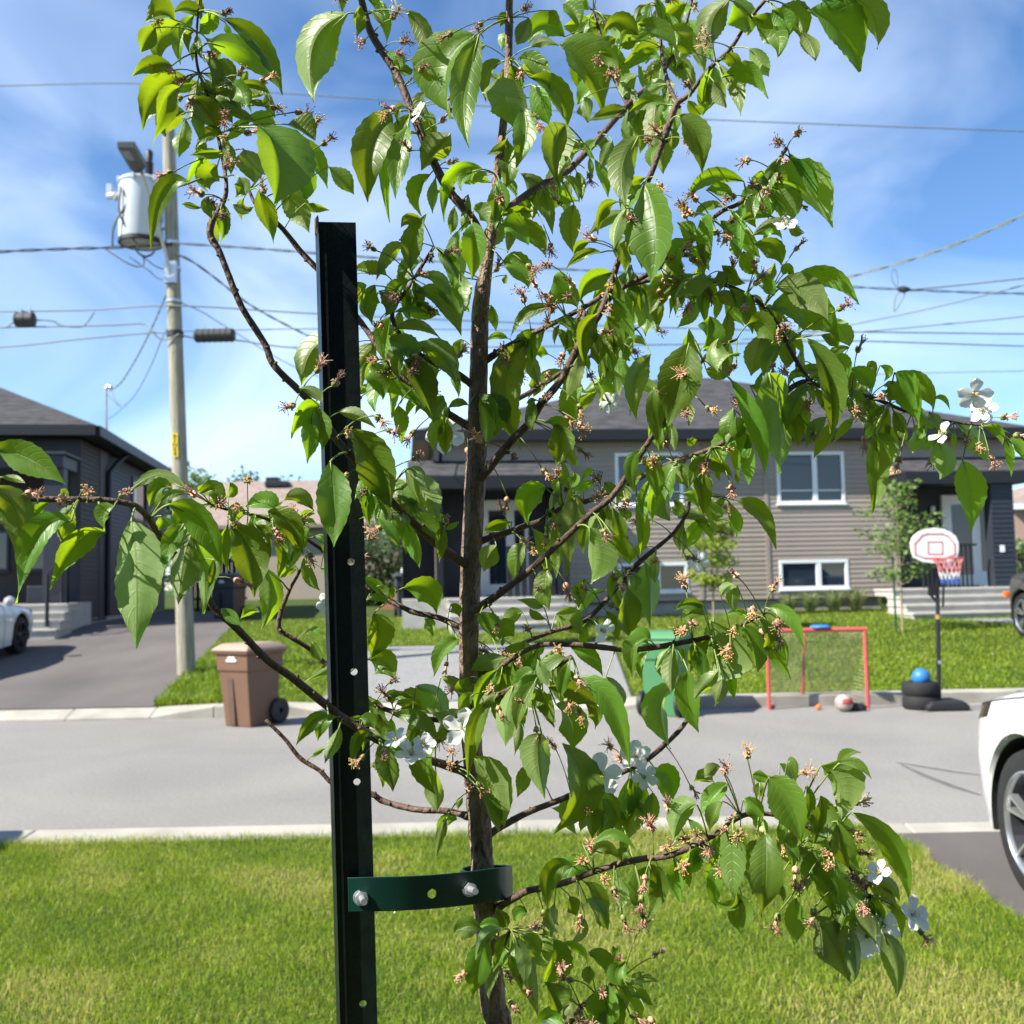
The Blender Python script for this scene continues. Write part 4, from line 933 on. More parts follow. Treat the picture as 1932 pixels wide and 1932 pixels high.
            for s_ in range(ns):
                for dv in (-.16, .16):
                    a = 2 * math.pi * s_ / ns + .3; P0 = (Rw * .12, a); P1 = (Rw * .675, a + dv)
                    def pt(r_, th, x_): return (X0 + sg * x_, c + r_ * math.cos(th), Rw + r_ * math.sin(th))
                    sp = MB(); hw = .016
                    sp.hexa([pt(Rw * .12, a - .18, .05), pt(Rw * .12, a + .18, .05), pt(Rw * .675, a + dv + hw * 3.2, .06), pt(Rw * .675, a + dv - hw * 3.2, .06)], [pt(Rw * .12, a - .10, .085), pt(Rw * .12, a + .10, .085), pt(Rw * .675, a + dv + hw * 1.8, .10), pt(Rw * .675, a + dv - hw * 1.8, .10)])
                    sp.build('spoke', rimm, wo)
            hb = MB(); hb.lathe([(0, sg * .092), (.035, sg * .09), (.06, sg * .07), (.06, sg * .03)], 18, (X0, c, Rw), 'x'); hb.build('hub_cap', M_RIMD, wo, smooth=50)
    for sg in (-1, 1):
        mr = MB(); mr.lathe([(0, -.10), (.07, -.08), (.085, 0), (.07, .06), (0, .09)], 12, (sg * (Wd + .10), spec['mirror'], spec['belt'] + .08), 'y'); mr.box(*sorted((sg * (Wd - .08), sg * (Wd + .06))), spec['mirror'] - .03, spec['mirror'] + .03, spec['belt'] - .0, spec['belt'] + .05); mr.build('side_mirror', paint, root, smooth=50)
    for sg in (-1, 1):
        sm_ = MB(); sm_.tube([(sg * (q_[1][4][0] + .001), q_[0], q_[1][4][1] + .001) for q_ in secs if -.55 < q_[0] < fo - .16], .004, 5); sm_.build('bonnet_seam', M_BLACKP, root)
        ds_ = [q_ for q_ in secs if q_[0] < -.62][-1]; MB().tube([(sg * (x_ + .001), ds_[0], z_) for x_, z_ in ds_[1][:5]], .004, 5).build('door_seam', M_BLACKP, root)
    if spec.get('marker'):
        for sg in (-1, 1): MB().box(*sorted((sg * (Wd * .93), sg * (Wd * 1.0 + .012))), spec['marker'] - .05, spec['marker'] + .05, .66, .76).build('side_marker', M_ORANGE, root, bevel=.01)
SUV = dict(fo=.92, wb=2.74, ro=.95, w=1.86, r=.365, belt=1.03, sill=.25, mirror=-.75, pillars=(-1.75, -2.75), lamp=(.40, .86, 3), spokes=5,
           top=[(.92, .66), (.90, .76), (.86, .83), (.78, .885), (.6, .93), (.3, .985), (0, 1.03), (-.4, 1.09), (-.55, 1.12), (-1.25, 1.60), (-1.6, 1.66), (-2.3, 1.68), (-3.1, 1.60), (-3.25, 1.54), (-3.6, 1.12), (-3.66, 1.02), (-3.69, .7)])
t = thing('sport_utility_vehicle', 'white SUV parked on the near driveway with its nose to the street', 'car', (2.44 + .93, 5.0, 0.02)); vehicle(t, M_CARW, SUV, M_RIM)
SED = dict(fo=.95, wb=2.7, ro=1.0, w=1.80, r=.33, belt=.92, sill=.2, mirror=-.75, pillars=(-1.7, -2.5), lamp=(.45, .8, 3), spokes=5,
           top=[(.95, .5), (.93, .62), (.85, .70), (.5, .80), (0, .88), (-.5, .95), (-1.35, 1.36), (-1.8, 1.42), (-2.4, 1.40), (-3.2, 1.05), (-3.5, 1.0), (-3.65, .9), (-3.7, .5)])
q = G(35, 1233, 18.4)
t = thing('sedan', 'white sedan parked on the asphalt driveway by the dark house', 'car', (q.x - .86, 18.4, gz(0, 18.4) + .02), 0); vehicle(t, M_CARW, SED, M_RIMD); t.rotation_euler = (math.atan(.073), 0, R(4))
PIC = dict(SUV); PIC.update(fo=.85, w=1.9, r=.39, sill=.38, lamp=None, marker=.62, top=[(.85, .78), (.83, .95), (.75, 1.05), (.4, 1.12), (-.5, 1.18), (-1.15, 1.68), (-1.6, 1.76), (-2.6, 1.76), (-2.9, 1.7), (-3.1, 1.2), (-3.66, 1.15), (-3.69, .7)])
q = onground(1934, 1204)
t = thing('pickup_truck', 'dark grey pickup with orange side markers by the duplex steps', 'truck', (q.x + .86, q.y - .1, gz(0, q.y)), 0); vehicle(t, M_CARD, PIC, M_RIM); t.rotation_euler = (math.atan(.073), 0, 0)
sheet('driveway', [[(-7.6, -6, LAWN_Z + .008), (-3.9, -6, LAWN_Z + .008), (-3.9, 6.28, LAWN_Z + .008), (-7.6, 6.28, LAWN_Z + .008)]], M_DRIVE, 'asphalt driveway of the next house along the near kerb')
t = thing('sport_utility_vehicle', 'dark blue SUV backed up to the near kerb beside the lawn', 'car', (-5.22, 2.66, LAWN_Z + .01), R(180)); vehicle(t, M_CARB, SUV, M_RIM)
# -------------------------------------------------- utility pole, transformer, street light, wires
pb = onground(352, 1272); PY = pb.y
ptop = onY(317, 225, PY)
def pol(py_):         # pole axis at a pixel row
    f = (1272 - py_) / (1272 - 225.0); return pb + (ptop - pb) * f
UPL = thing('utility_pole', 'leaning weathered wooden utility pole at the edge of the far lawn', 'utility pole', pb)
b = MB(); ps = [pb + (ptop - pb) * q - pb for q in np.linspace(-.03, 1, 14)]; b.tube(ps, [.138 - .042 * i / 13 for i in range(14)], 18); b.build('shaft', M_POLE, UPL, smooth=60)
def band(py_, r, h, m, nm):
    c = pol(py_) - pb; ax = (ptop - pb).normalized(); MB().tube([c - ax * h / 2, c + ax * h / 2], r, 18).build(nm, m, UPL, smooth=50)
band(640, .128, .09, M_BLACKP, 'strap'); band(466, .120, .05, M_GALV, 'strap'); band(578, .124, .035, M_GALV, 'strap'); band(515, .121, .05, M_GALV, 'strap')
c = pol(851) - pb; ax = (ptop - pb).normalized()
M_YEL = mat('yellow_tag', (.78, .62, .03), .5, .06, 8)
plate = MB(); hx, hz = .046, .185; c2 = c + Vector((-.02, -.137, 0))
plate.hexa([c2 - ax * hz + Vector((-hx, 0, 0)), c2 - ax * hz + Vector((hx, 0, 0)), c2 - ax * hz + Vector((hx, .006, 0)), c2 - ax * hz + Vector((-hx, .006, 0))], [c2 + ax * hz + Vector((-hx, 0, 0)), c2 + ax * hz + Vector((hx, 0, 0)), c2 + ax * hz + Vector((hx, .006, 0)), c2 + ax * hz + Vector((-hx, .006, 0))])
tg = plate.build('number_plate', M_YEL, UPL)
for i, ch in enumerate('8 2 N 0 8'.split()):
    cu = bpy.data.curves.new('digit', 'FONT'); cu.body = ch; cu.size = .082; cu.align_x = 'CENTER'; cu.align_y = 'CENTER'; cu.extrude = .0015
    tmp = bpy.data.objects.new('digit', cu); me = bpy.data.meshes.new_from_object(tmp); bpy.data.objects.remove(tmp); me.materials.clear(); me.materials.append(M_BLACK)
    me_o = bpy.data.objects.new('digit', me); COL.objects.link(me_o); me_o.parent = tg; me_o.location = c2 + ax * (.135 - .068 * i) + Vector((0, -.004, 0)); me_o.rotation_euler = (R(90), 0, 0)
# transformer
tp_ = onY(265, 400, PY - .05); kx = PY / FPX
TR = thing('transformer', 'pale grey can transformer bolted near the top of the utility pole', 'transformer', onY(266, 462, PY))
tr_, th = .335, onY(266, 345, PY).z - onY(266, 462, PY).z
M_TANK = mat('pale_grey_enamel', (.52, .56, .58), .4, .04, 6, spec=.5)
MB().lathe([(0, .02), (tr_ * .96, .02), (tr_, .06), (tr_, th)], 36).build('tank', M_TANK, TR, smooth=40)
MB().lathe([(tr_ * .92, .0), (tr_ * 1.02, .01), (tr_ * 1.02, .07), (tr_ * .92, .07)], 36).build('base_ring', M_BLACKP, TR, smooth=40)
MB().lathe([(0, th + .10), (tr_ * .5, th + .08), (tr_ * .95, th + .03), (tr_ * 1.05, th + .0), (tr_ * 1.05, th - .03), (tr_, th - .03)], 36).build('lid', M_TANK, TR, smooth=40)
for k_ in range(7):
    a = k_ * .9 + .2; MB().box(-.02, .02, -.015, .015, -.06, .03).build('lid_clamp', M_GALV, TR, loc=(tr_ * 1.06 * math.cos(a), tr_ * 1.06 * math.sin(a), th))
bs = MB(); bs.lathe([(.05, 0), (.05, .08), (.07, .09), (.05, .11), (.07, .14), (.05, .16), (.07, .19), (.05, .21), (.07, .24), (.05, .26), (.06, .42), (.03, .46), (0, .47)], 14); bs.build('bushing', M_BLACKP, TR, loc=(.14, -.05, th + .05), smooth=40)
sb = MB(); sb.lathe([(.05, 0), (.06, .1), (.09, .12), (.06, .16), (0, .2)], 12, axis='x'); o = sb.build('side_bushing', M_GALV, TR, loc=(-tr_ - .18, -.05, th - .22)); MB().box(-.06, .02, -.05, .05, -.1, .12).build('lug', M_GALV, TR, loc=(-tr_ - .12, -.05, th - .16))
bk = MB(); px_ = pol(400).x - TR.location.x
bk.box(tr_ - .03, px_ - .06, -.05, .05, th * .25, th * .32); bk.box(tr_ - .03, px_ - .06, -.05, .05, th * .75, th * .82); bk.build('mounting_bracket', M_GALV, TR)
M_CABLE = mat('black_cable', (.03, .032, .03), .6, .1, 9); M_WIRE = mat('grey_green_wire', (.13, .16, .15), .6, .1, 9)
def TL(px, py_, dy=-.3): return onY(px, py_, PY + dy) - TR.location
cb = MB()
for pl_ in ([(228, 352), (225, 390), (228, 410), (245, 440), (254, 455), (262, 468)], [(232, 360), (240, 380), (226, 405), (214, 430), (212, 466)], [(256, 470), (262, 478), (275, 484), (288, 478), (290, 470)]):
    cb.tube([TL(*q) for q in [tuple(z) for z in smooth_path(pl_, 5)]], .017, 6)
cb.build('lead_cable', M_CABLE, TR, smooth=60)
# street light
SL = thing('street_light', 'flat grey street light on a curved arm clamped to the utility pole', 'street light', pol(520))
def SLp(px, py_, dy): return onY(px, py_, PY + dy) - SL.location
arm = [SLp(322, 522, -.13), SLp(312, 478, -.25), SLp(300, 435, -.5), SLp(287, 392, -.8), SLp(276, 350, -1.1), SLp(268, 326, -1.3)]
MB().tube([Vector(q) for q in smooth_path([tuple(a_) for a_ in arm], 6)], .026, 10).build('arm', M_GALV, SL, smooth=60)
hd = [SLp(221, 279, -2.0), SLp(255, 279, -2.0), SLp(276, 314, -1.25), SLp(266, 328, -1.2), SLp(254, 328, -1.2), SLp(245, 320, -1.25)]
hb = MB(); nrm = Vector((0, -.25, .97)); hb.add([v_ for v_ in hd] + [v_ + nrm * .09 for v_ in hd], [(5, 4, 3, 2, 1, 0), (6, 7, 8, 9, 10, 11)] + [(i, (i + 1) % 6, 6 + (i + 1) % 6, 6 + i) for i in range(6)]); hb.build('lamp_head', mat('lamp_grey', (.10, .105, .11), .5, .05, 9), SL, bevel=.01)
cen = (hd[0] + hd[1] + hd[2] + hd[5]) / 4
ln = MB(); sc_ = [cen + (v_ - cen) * .5 + (hd[0] - cen) * .3 - nrm * .012 for v_ in (hd[0], hd[1], hd[2], hd[5])]; ln.add(sc_ + [v_ + nrm * .01 for v_ in sc_], [(3, 2, 1, 0), (4, 5, 6, 7), (0, 1, 5, 4), (1, 2, 6, 5), (2, 3, 7, 6), (3, 0, 4, 7)]); ln.build('lens', mat('lamp_lens_grey', (.24, .25, .26), .3, .05, 9), SL)
MB().box(-.09, .09, -.16, -.02, -.22, .12).build('clamp', M_GALV, SL)
# wires
def wire(pts, r, m, label, twist=0, n=6):
    P = [onY(px, py_, PY + dy) for px, py_, dy in pts]
    P = [Vector(q) for q in smooth_path([tuple(q) for q in P], 8)]
    o = P[0].copy(); b = MB()
    if twist:
        for ph in range(2):
            q = []
            fine = [Vector(z) for z in smooth_path([tuple(z) for z in P], 5)]; ln_ = 0
            for i, z in enumerate(fine):
                if i: ln_ += (z - fine[i - 1]).length
                a = ln_ * twist + ph * math.pi; q.append(z + Vector((0, math.cos(a), math.sin(a))) * r * 1.0 - o)
            b.tube(q, r * .85, 4)
    else: b.tube([q - o for q in P], r, 5)
    return tag(b.build('overhead_wire', m, loc=o), label, 'wire', 'overhead wires strung from the utility pole')
wire([(-300, 168, 0), (0, 162, 0), (270, 158, 0), (560, 178, 0), (960, 203, 0), (1320, 225, 0), (1932, 248, 0), (2300, 262, 0)], .010, M_WIRE, 'thin topmost wire crossing the sky above the transformer')
wire([(-300, 492, 0), (0, 475, 0), (110, 470, 0), (215, 467, -.05), (326, 461, -.12)], .015, M_CABLE, 'twisted cable running into the pole under the transformer', 7)
wire([(334, 459, -.1), (500, 470, 0), (720, 487, 0), (1100, 510, 0), (1500, 535, 0), (1720, 547, 0), (1932, 554, 0), (2300, 556, 0)], .013, M_WIRE, 'twisted cable leaving the pole level with the transformer base', 7)
wire([(-300, 592, 0), (0, 588, 0), (170, 585, 0), (334, 577, -.12), (600, 592, 0), (960, 608, 0), (1400, 622, 0), (1932, 630, 0), (2300, 630, 0)], .012, M_WIRE, 'communication cable clamped at the upper galvanised band of the pole')
wire([(-300, 622, 0), (0, 618, 0), (200, 614, 0), (270, 611, 0), (285, 622, -.1), (300, 638, -.12), (318, 640, -.13), (338, 630, -.12)], .012, M_WIRE, 'cable looping down beside the black band on the pole')
wire([(-300, 668, 0), (0, 655, 0), (150, 640, 0), (290, 628, 0), (336, 630, -.1)], .012, M_WIRE, 'slack cable meeting the pole at the black band')
wire([(340, 632, -.1), (370, 638, 0), (445, 642, 0), (580, 657, 0), (900, 655, 0), (1400, 648, 0), (1590, 643, 0), (1932, 653, 0), (2300, 660, 0)], .012, M_WIRE, 'cable carrying the long black splice case')
wire([(345, 625, -.1), (480, 622, 0), (700, 620, 0), (1100, 625, 0)], .009, M_WIRE, 'thin strand just above the long black splice case')
wire([(336, 480, -.1), (365, 495, .3), (400, 520, .8), (480, 580, 2.2), (590, 638, 4.0), (700, 690, 6.0), (812, 735, 7.5)], .012, M_WIRE, 'service drop sagging from the pole to the duplex', 7)
wire([(338, 570, -.1), (380, 588, .5), (440, 625, 1.5), (560, 694, 4.0), (700, 745, 6.5)], .008, M_WIRE, 'thin guy strand descending from the pole towards the duplex')
wire([(326, 530, -.1), (312, 560, 1.0), (285, 622, 3.0), (255, 680, 5.5), (228, 722, 7.5), (206, 738, 8.5)], .012, M_WIRE, 'twisted drop from the pole to the mast of the dark house', 7)
wire([(322, 610, -.1), (305, 640, 1.5), (285, 690, 4.0), (255, 745, 6.5), (222, 778, 8.0), (205, 790, 8.5)], .008, M_WIRE, 'thin drop from the pole to the roof edge of the dark house')
wire([(1460, 545, 0), (1580, 527, -.4), (1700, 495, -1.2), (1800, 462, -2.0), (1932, 405, -3.2), (2100, 320, -4.5)], .014, M_WIRE, 'thick twisted drop rising steeply over the street', 7)
wire([(1700, 548, 0), (1780, 541, -.1), (1932, 525, -.4), (2200, 495, -.9)], .013, M_WIRE, 'cable branching upward from the wire junction')
wire([(1450, 646, 0), (1600, 614, -.5), (1750, 583, -1.2), (1932, 538, -2.2), (2150, 478, -3.4)], .010, M_WIRE, 'thin drop crossing over the pair of parallel cables')
wire([(1400, 640, 0), (1600, 628, -.3), (1780, 612, -.8), (1932, 597, -1.3), (2200, 566, -2.2)], .010, M_WIRE, 'thin gently rising drop below the wire junction')
wire([(1500, 712, 4), (1700, 705, 4), (1932, 700, 4), (2200, 696, 4)], .008, M_WIRE, 'faint low wire above the porch roof')
wire([(200, 470, -.1), (240, 496, -.2), (262, 503, -.2), (272, 496, -.2), (268, 480, -.2)], .012, M_CABLE, 'drip loop hanging below the transformer')
wire([(245, 485, -.15), (280, 510, -.15), (300, 526, -.14), (324, 528, -.13)], .010, M_WIRE, 'slack lead sagging from transformer to pole')
wire([(270, 484, -.15), (295, 503, -.14), (322, 511, -.13)], .010, M_WIRE, 'short slack lead above the sagging one')
# junction dangling leads and splice cases
jn = thing('wire_junction', 'black tap connector with dangling leads on the cable', 'connector', onY(1704, 546, PY))
def JP(px, py_): return onY(px, py_, PY - .03) - jn.location
MB().tube([JP(1694, 545), JP(1704, 546), JP(1716, 546)], [.03, .06, .03], 8).build('body', M_CABLE, jn)
MB().tube([Vector(q) for q in smooth_path([tuple(JP(*z)) for z in [(1700, 548), (1690, 560), (1687, 586), (1692, 582), (1704, 562), (1708, 548)]], 5)], .010, 6).build('lead', M_WIRE, jn)
MB().tube([Vector(q) for q in smooth_path([tuple(JP(*z)) for z in [(1693, 545), (1684, 530), (1682, 516), (1687, 508), (1692, 516), (1694, 540)]], 5)], .008, 6).build('lead', M_WIRE, jn)
def case(px, py_, wpx, hpx, label, ribs):
    c_ = onY(px, py_, PY - .02); k = PY / FPX; t_ = thing('splice_case', label, 'splice case', c_)
    b_ = MB(); l_, h_ = wpx * k / 2, hpx * k / 2
    b_.lathe([(0, -l_), (h_ * .8, -l_), (h_, -l_ * .93), (h_, l_ * .93), (h_ * .8, l_), (0, l_)], 14, axis='x'); b_.build('shell', M_CABLE, t_, smooth=40)
    for i in range(ribs):
        x_ = -l_ * .85 + i * l_ * 1.7 / max(1, ribs - 1); MB().lathe([(h_ * .9, x_ - .015), (h_ * 1.06, x_ - .012), (h_ * 1.06, x_ + .012), (h_ * .9, x_ + .015)], 14, axis='x').build('rib', M_CABLE, t_)
    for s_ in (-.5, .5): MB().box(s_ * l_ - .012, s_ * l_ + .012, -.015, .015, h_ * .9, h_ * 1.0 + .09).build('hanger', M_GALV, t_)
case(405, 633, 76, 25, 'long black cylindrical splice case beside the pole', 7)
case(47, 603, 36, 26, 'short black splice box hanging under a cable', 3)
wire([(-40, 618, 0), (10, 617, 0), (28, 607, -.02), (66, 604, -.02), (100, 606, 0), (115, 614, 0), (150, 617, 0), (165, 608, 0), (178, 588, 0)], .012, M_WIRE, 'cable looping through the short black splice box')

# -------------------------------------------------- tree stake and strap
SD = 1.13
A_, B_ = at(634.5, 419, SD), at(675.5, 1932, SD)
axs = (A_ - B_).normalized(); NC = (C0 - (A_ + B_) / 2); NC = (NC - axs * NC.dot(axs)).normalized(); RS = axs.cross(NC) * -1
if RS.dot(RIGHT) < 0: RS = -RS
sw_ = pxlen(66, SD); slen = (A_.z + .35) / axs.z
M_STAKE = mat('dark_green_black_paint', (0.007, 0.013, 0.012), .36, .35, 60, .05, 220, spec=.45)
M_RUST = mat('rust', (.12, .05, .02), .9, .3, 60)
ST = thing('metal_stake', 'tall black green metal stake with round holes beside the young tree', 'stake', A_ - axs * slen)
def SP(s, t_, n_=0.0): return A_ - axs * s + RS * t_ + NC * n_ - ST.location
holes = []
for py_ in (1060, 1268, 1476, 1685, 1895): holes.append((at(660 + (py_ - 1060) * 22 / 835, py_, SD) - A_).dot(-axs))
stp = holes[1] - holes[0]
while holes[-1] + stp < slen - .1: holes.append(holes[-1] + stp)
b = MB(); th_ = .003; tcen = .006; hr = .0040
w0, w1_ = -sw_ / 2, sw_ / 2
def slabf(poly, front=True):
    return
def ribbon(s0, s1): b.hexa([SP(s1, w0, -th_), SP(s1, w1_, -th_), SP(s1, w1_, 0), SP(s1, w0, 0)], [SP(s0, w0, -th_), SP(s0, w1_, -th_), SP(s0, w1_, 0), SP(s0, w0, 0)])
prev = 0.0; hs_ = .008
for h_ in holes:
    ribbon(prev, h_ - hs_)
    n_ = 24; outer, inner = [], []
    for i in range(n_):
        a = 2 * math.pi * i / n_; ca, sa = math.cos(a), math.sin(a)
        inner.append((h_ + hr * sa, tcen + hr * ca))
        # rectangle boundary
        kx = ((w1_ - tcen) / ca) if ca > 1e-6 else ((w0 - tcen) / ca if ca < -1e-6 else 1e9); ky = hs_ / abs(sa) if abs(sa) > 1e-6 else 1e9
        q_ = min(kx, ky); outer.append((h_ + q_ * sa, tcen + q_ * ca))
    def edge_id(o_): return 's' if abs(abs(o_[0] - h_) - hs_) < 1e-7 else 't'
    for i in range(n_):
        j = (i + 1) % n_
        ring_ = [outer[i], outer[j], inner[j], inner[i]]
        if edge_id(outer[i]) != edge_id(outer[j]):
            cs = hs_ if outer[i][0] + outer[j][0] > 2 * h_ else -hs_; ct = w1_ if outer[i][1] + outer[j][1] > 2 * tcen else w0
            ring_.insert(1, (h_ + cs, ct))
        b.add([SP(*o_, 0) for o_ in ring_], [tuple(range(len(ring_)))]); b.add([SP(*o_, -th_) for o_ in ring_], [tuple(range(len(ring_) - 1, -1, -1))])
        b.add([SP(*inner[i], 0), SP(*inner[j], 0), SP(*inner[j], -th_), SP(*inner[i], -th_)], [(0, 1, 2, 3)])
    prev = h_ + hs_
ribbon(prev, slen)
b.build('web', M_STAKE, ST)
sec_ = [(w0 - .0042, -.012), (w0 - .0038, -.0105), (w0, .004), (w0 + .0005, .0), (w0 - .0022, -.012)]
fl = MB(); fl.prism(sec_, lambda q, t_: SP(t_, q[0], q[1]), slen, -.004); fl.build('flange', M_STAKE, ST)
fl = MB(); fl.hexa([SP(slen, w0 + .0055, 0), SP(slen, w0 + .008, 0), SP(slen, w0 + .008, .003), SP(slen, w0 + .0055, .003)], [SP(0.001, w0 + .0055, 0), SP(0.001, w0 + .008, 0), SP(0.001, w0 + .008, .003), SP(0.001, w0 + .0055, .003)]); fl.build('rib', M_STAKE, ST)
fl = MB(); fl.hexa([SP(slen, w1_, -.02), SP(slen, w1_ + .002, -.02), SP(slen, w1_ + .002, .0), SP(slen, w1_, .0)], [SP(0.0, w1_, -.02), SP(0.0, w1_ + .002, -.02), SP(0.0, w1_ + .002, .0), SP(0.0, w1_, .0)]); fl.build('flange', M_STAKE, ST)
rs_ = MB(); rs_.prism([(a_ - .0004, b_ + .0006) for a_, b_ in sec_], lambda q, t_: SP(t_, q[0], q[1]), .012, -.0062); rs_.build('rusty_edge', M_RUST, ST)
# strap
SR = thing('tree_strap', 'dark green plastic strap bolted from the stake around the trunk', 'strap', at(800, 1685, 1.13))
path = [(657, 1688, 1.122), (700, 1687, 1.121), (760, 1685.5, 1.126), (820, 1682, 1.138), (880, 1676, 1.153), (925, 1670, 1.163), (950, 1667, 1.176), (965, 1664, 1.20), (962, 1662, 1.225), (940, 1661, 1.243), (910, 1661, 1.247), (886, 1663, 1.238), (874, 1667, 1.215), (874, 1671, 1.19), (884, 1675, 1.168), (900, 1674, 1.163)]
C3 = [Vector(q) for q in smooth_path([tuple(at(*q)) for q in path], 40)]
hw_ = pxlen(64, 1.13) / 2; NV = 44; hole_c = at(815, 1686, 1.137); hrad = .0052
vs, fs = [], []; thk = .0016
for i, c_ in enumerate(C3):
    for j in range(NV + 1):
        vs.append(c_ + axs * (hw_ * (2 * j / NV - 1)))
nc = len(C3); bm_f = []
for i in range(nc - 1):
    for j in range(NV):
        f4 = (i * (NV + 1) + j, (i + 1) * (NV + 1) + j, (i + 1) * (NV + 1) + j + 1, i * (NV + 1) + j + 1)
        cc = sum((vs[k] for k in f4), Vector()) / 4
        if (cc - hole_c).length < hrad: continue
        fs.append(f4)
b = MB(); b.add([v_ - SR.location for v_ in vs], fs); M_STRAP = mat('dark_green_plastic_strap', (0.004, 0.038, 0.027), .35, .08, 30, spec=.5)
so = b.build('band', M_STRAP, SR, smooth=60); sm = so.modifiers.new('solid', 'SOLIDIFY'); sm.thickness = thk; sm.offset = 0
def bolt(px, py_, d, tip):
    p0 = at(px, py_, d + .004); p1 = at(tip[0], tip[1], d - .022); o = MB(); dr = (p1 - p0).normalized()
    o.tube([p0 - SR.location, p1 - SR.location], .0036, 12); o.build('bolt', M_CHROME, SR, smooth=40)
    o = MB(); o.tube([p0 - SR.location, p0 + dr * .009 - SR.location], .0072, 6); o.build('nut', M_CHROME, SR)
    o = MB(); o.tube([p0 - SR.location, p0 + dr * .0045 - SR.location], .0088, 18); o.build('washer', M_CHROME, SR, smooth=40)
bolt(681, 1692, 1.120, (687, 1702)); bolt(884, 1676, 1.153, (897, 1682))
M_DROP = glass_mat('water_drop', (.75, .8, .8), .02)
for k_, (px, py_, d, r_) in enumerate([(711, 1722, 1.12, .0013), (745, 1722, 1.121, .0013), (866, 1716, 1.15, .0013)]):
    o = MB(); o.lathe([(0, -r_), (r_ * .7, -r_ * .7), (r_, 0), (r_ * .7, r_ * .7), (0, r_)], 10); o.build('water_drop', M_DROP, SR, loc=at(px, py_, d) - SR.location, smooth=180)
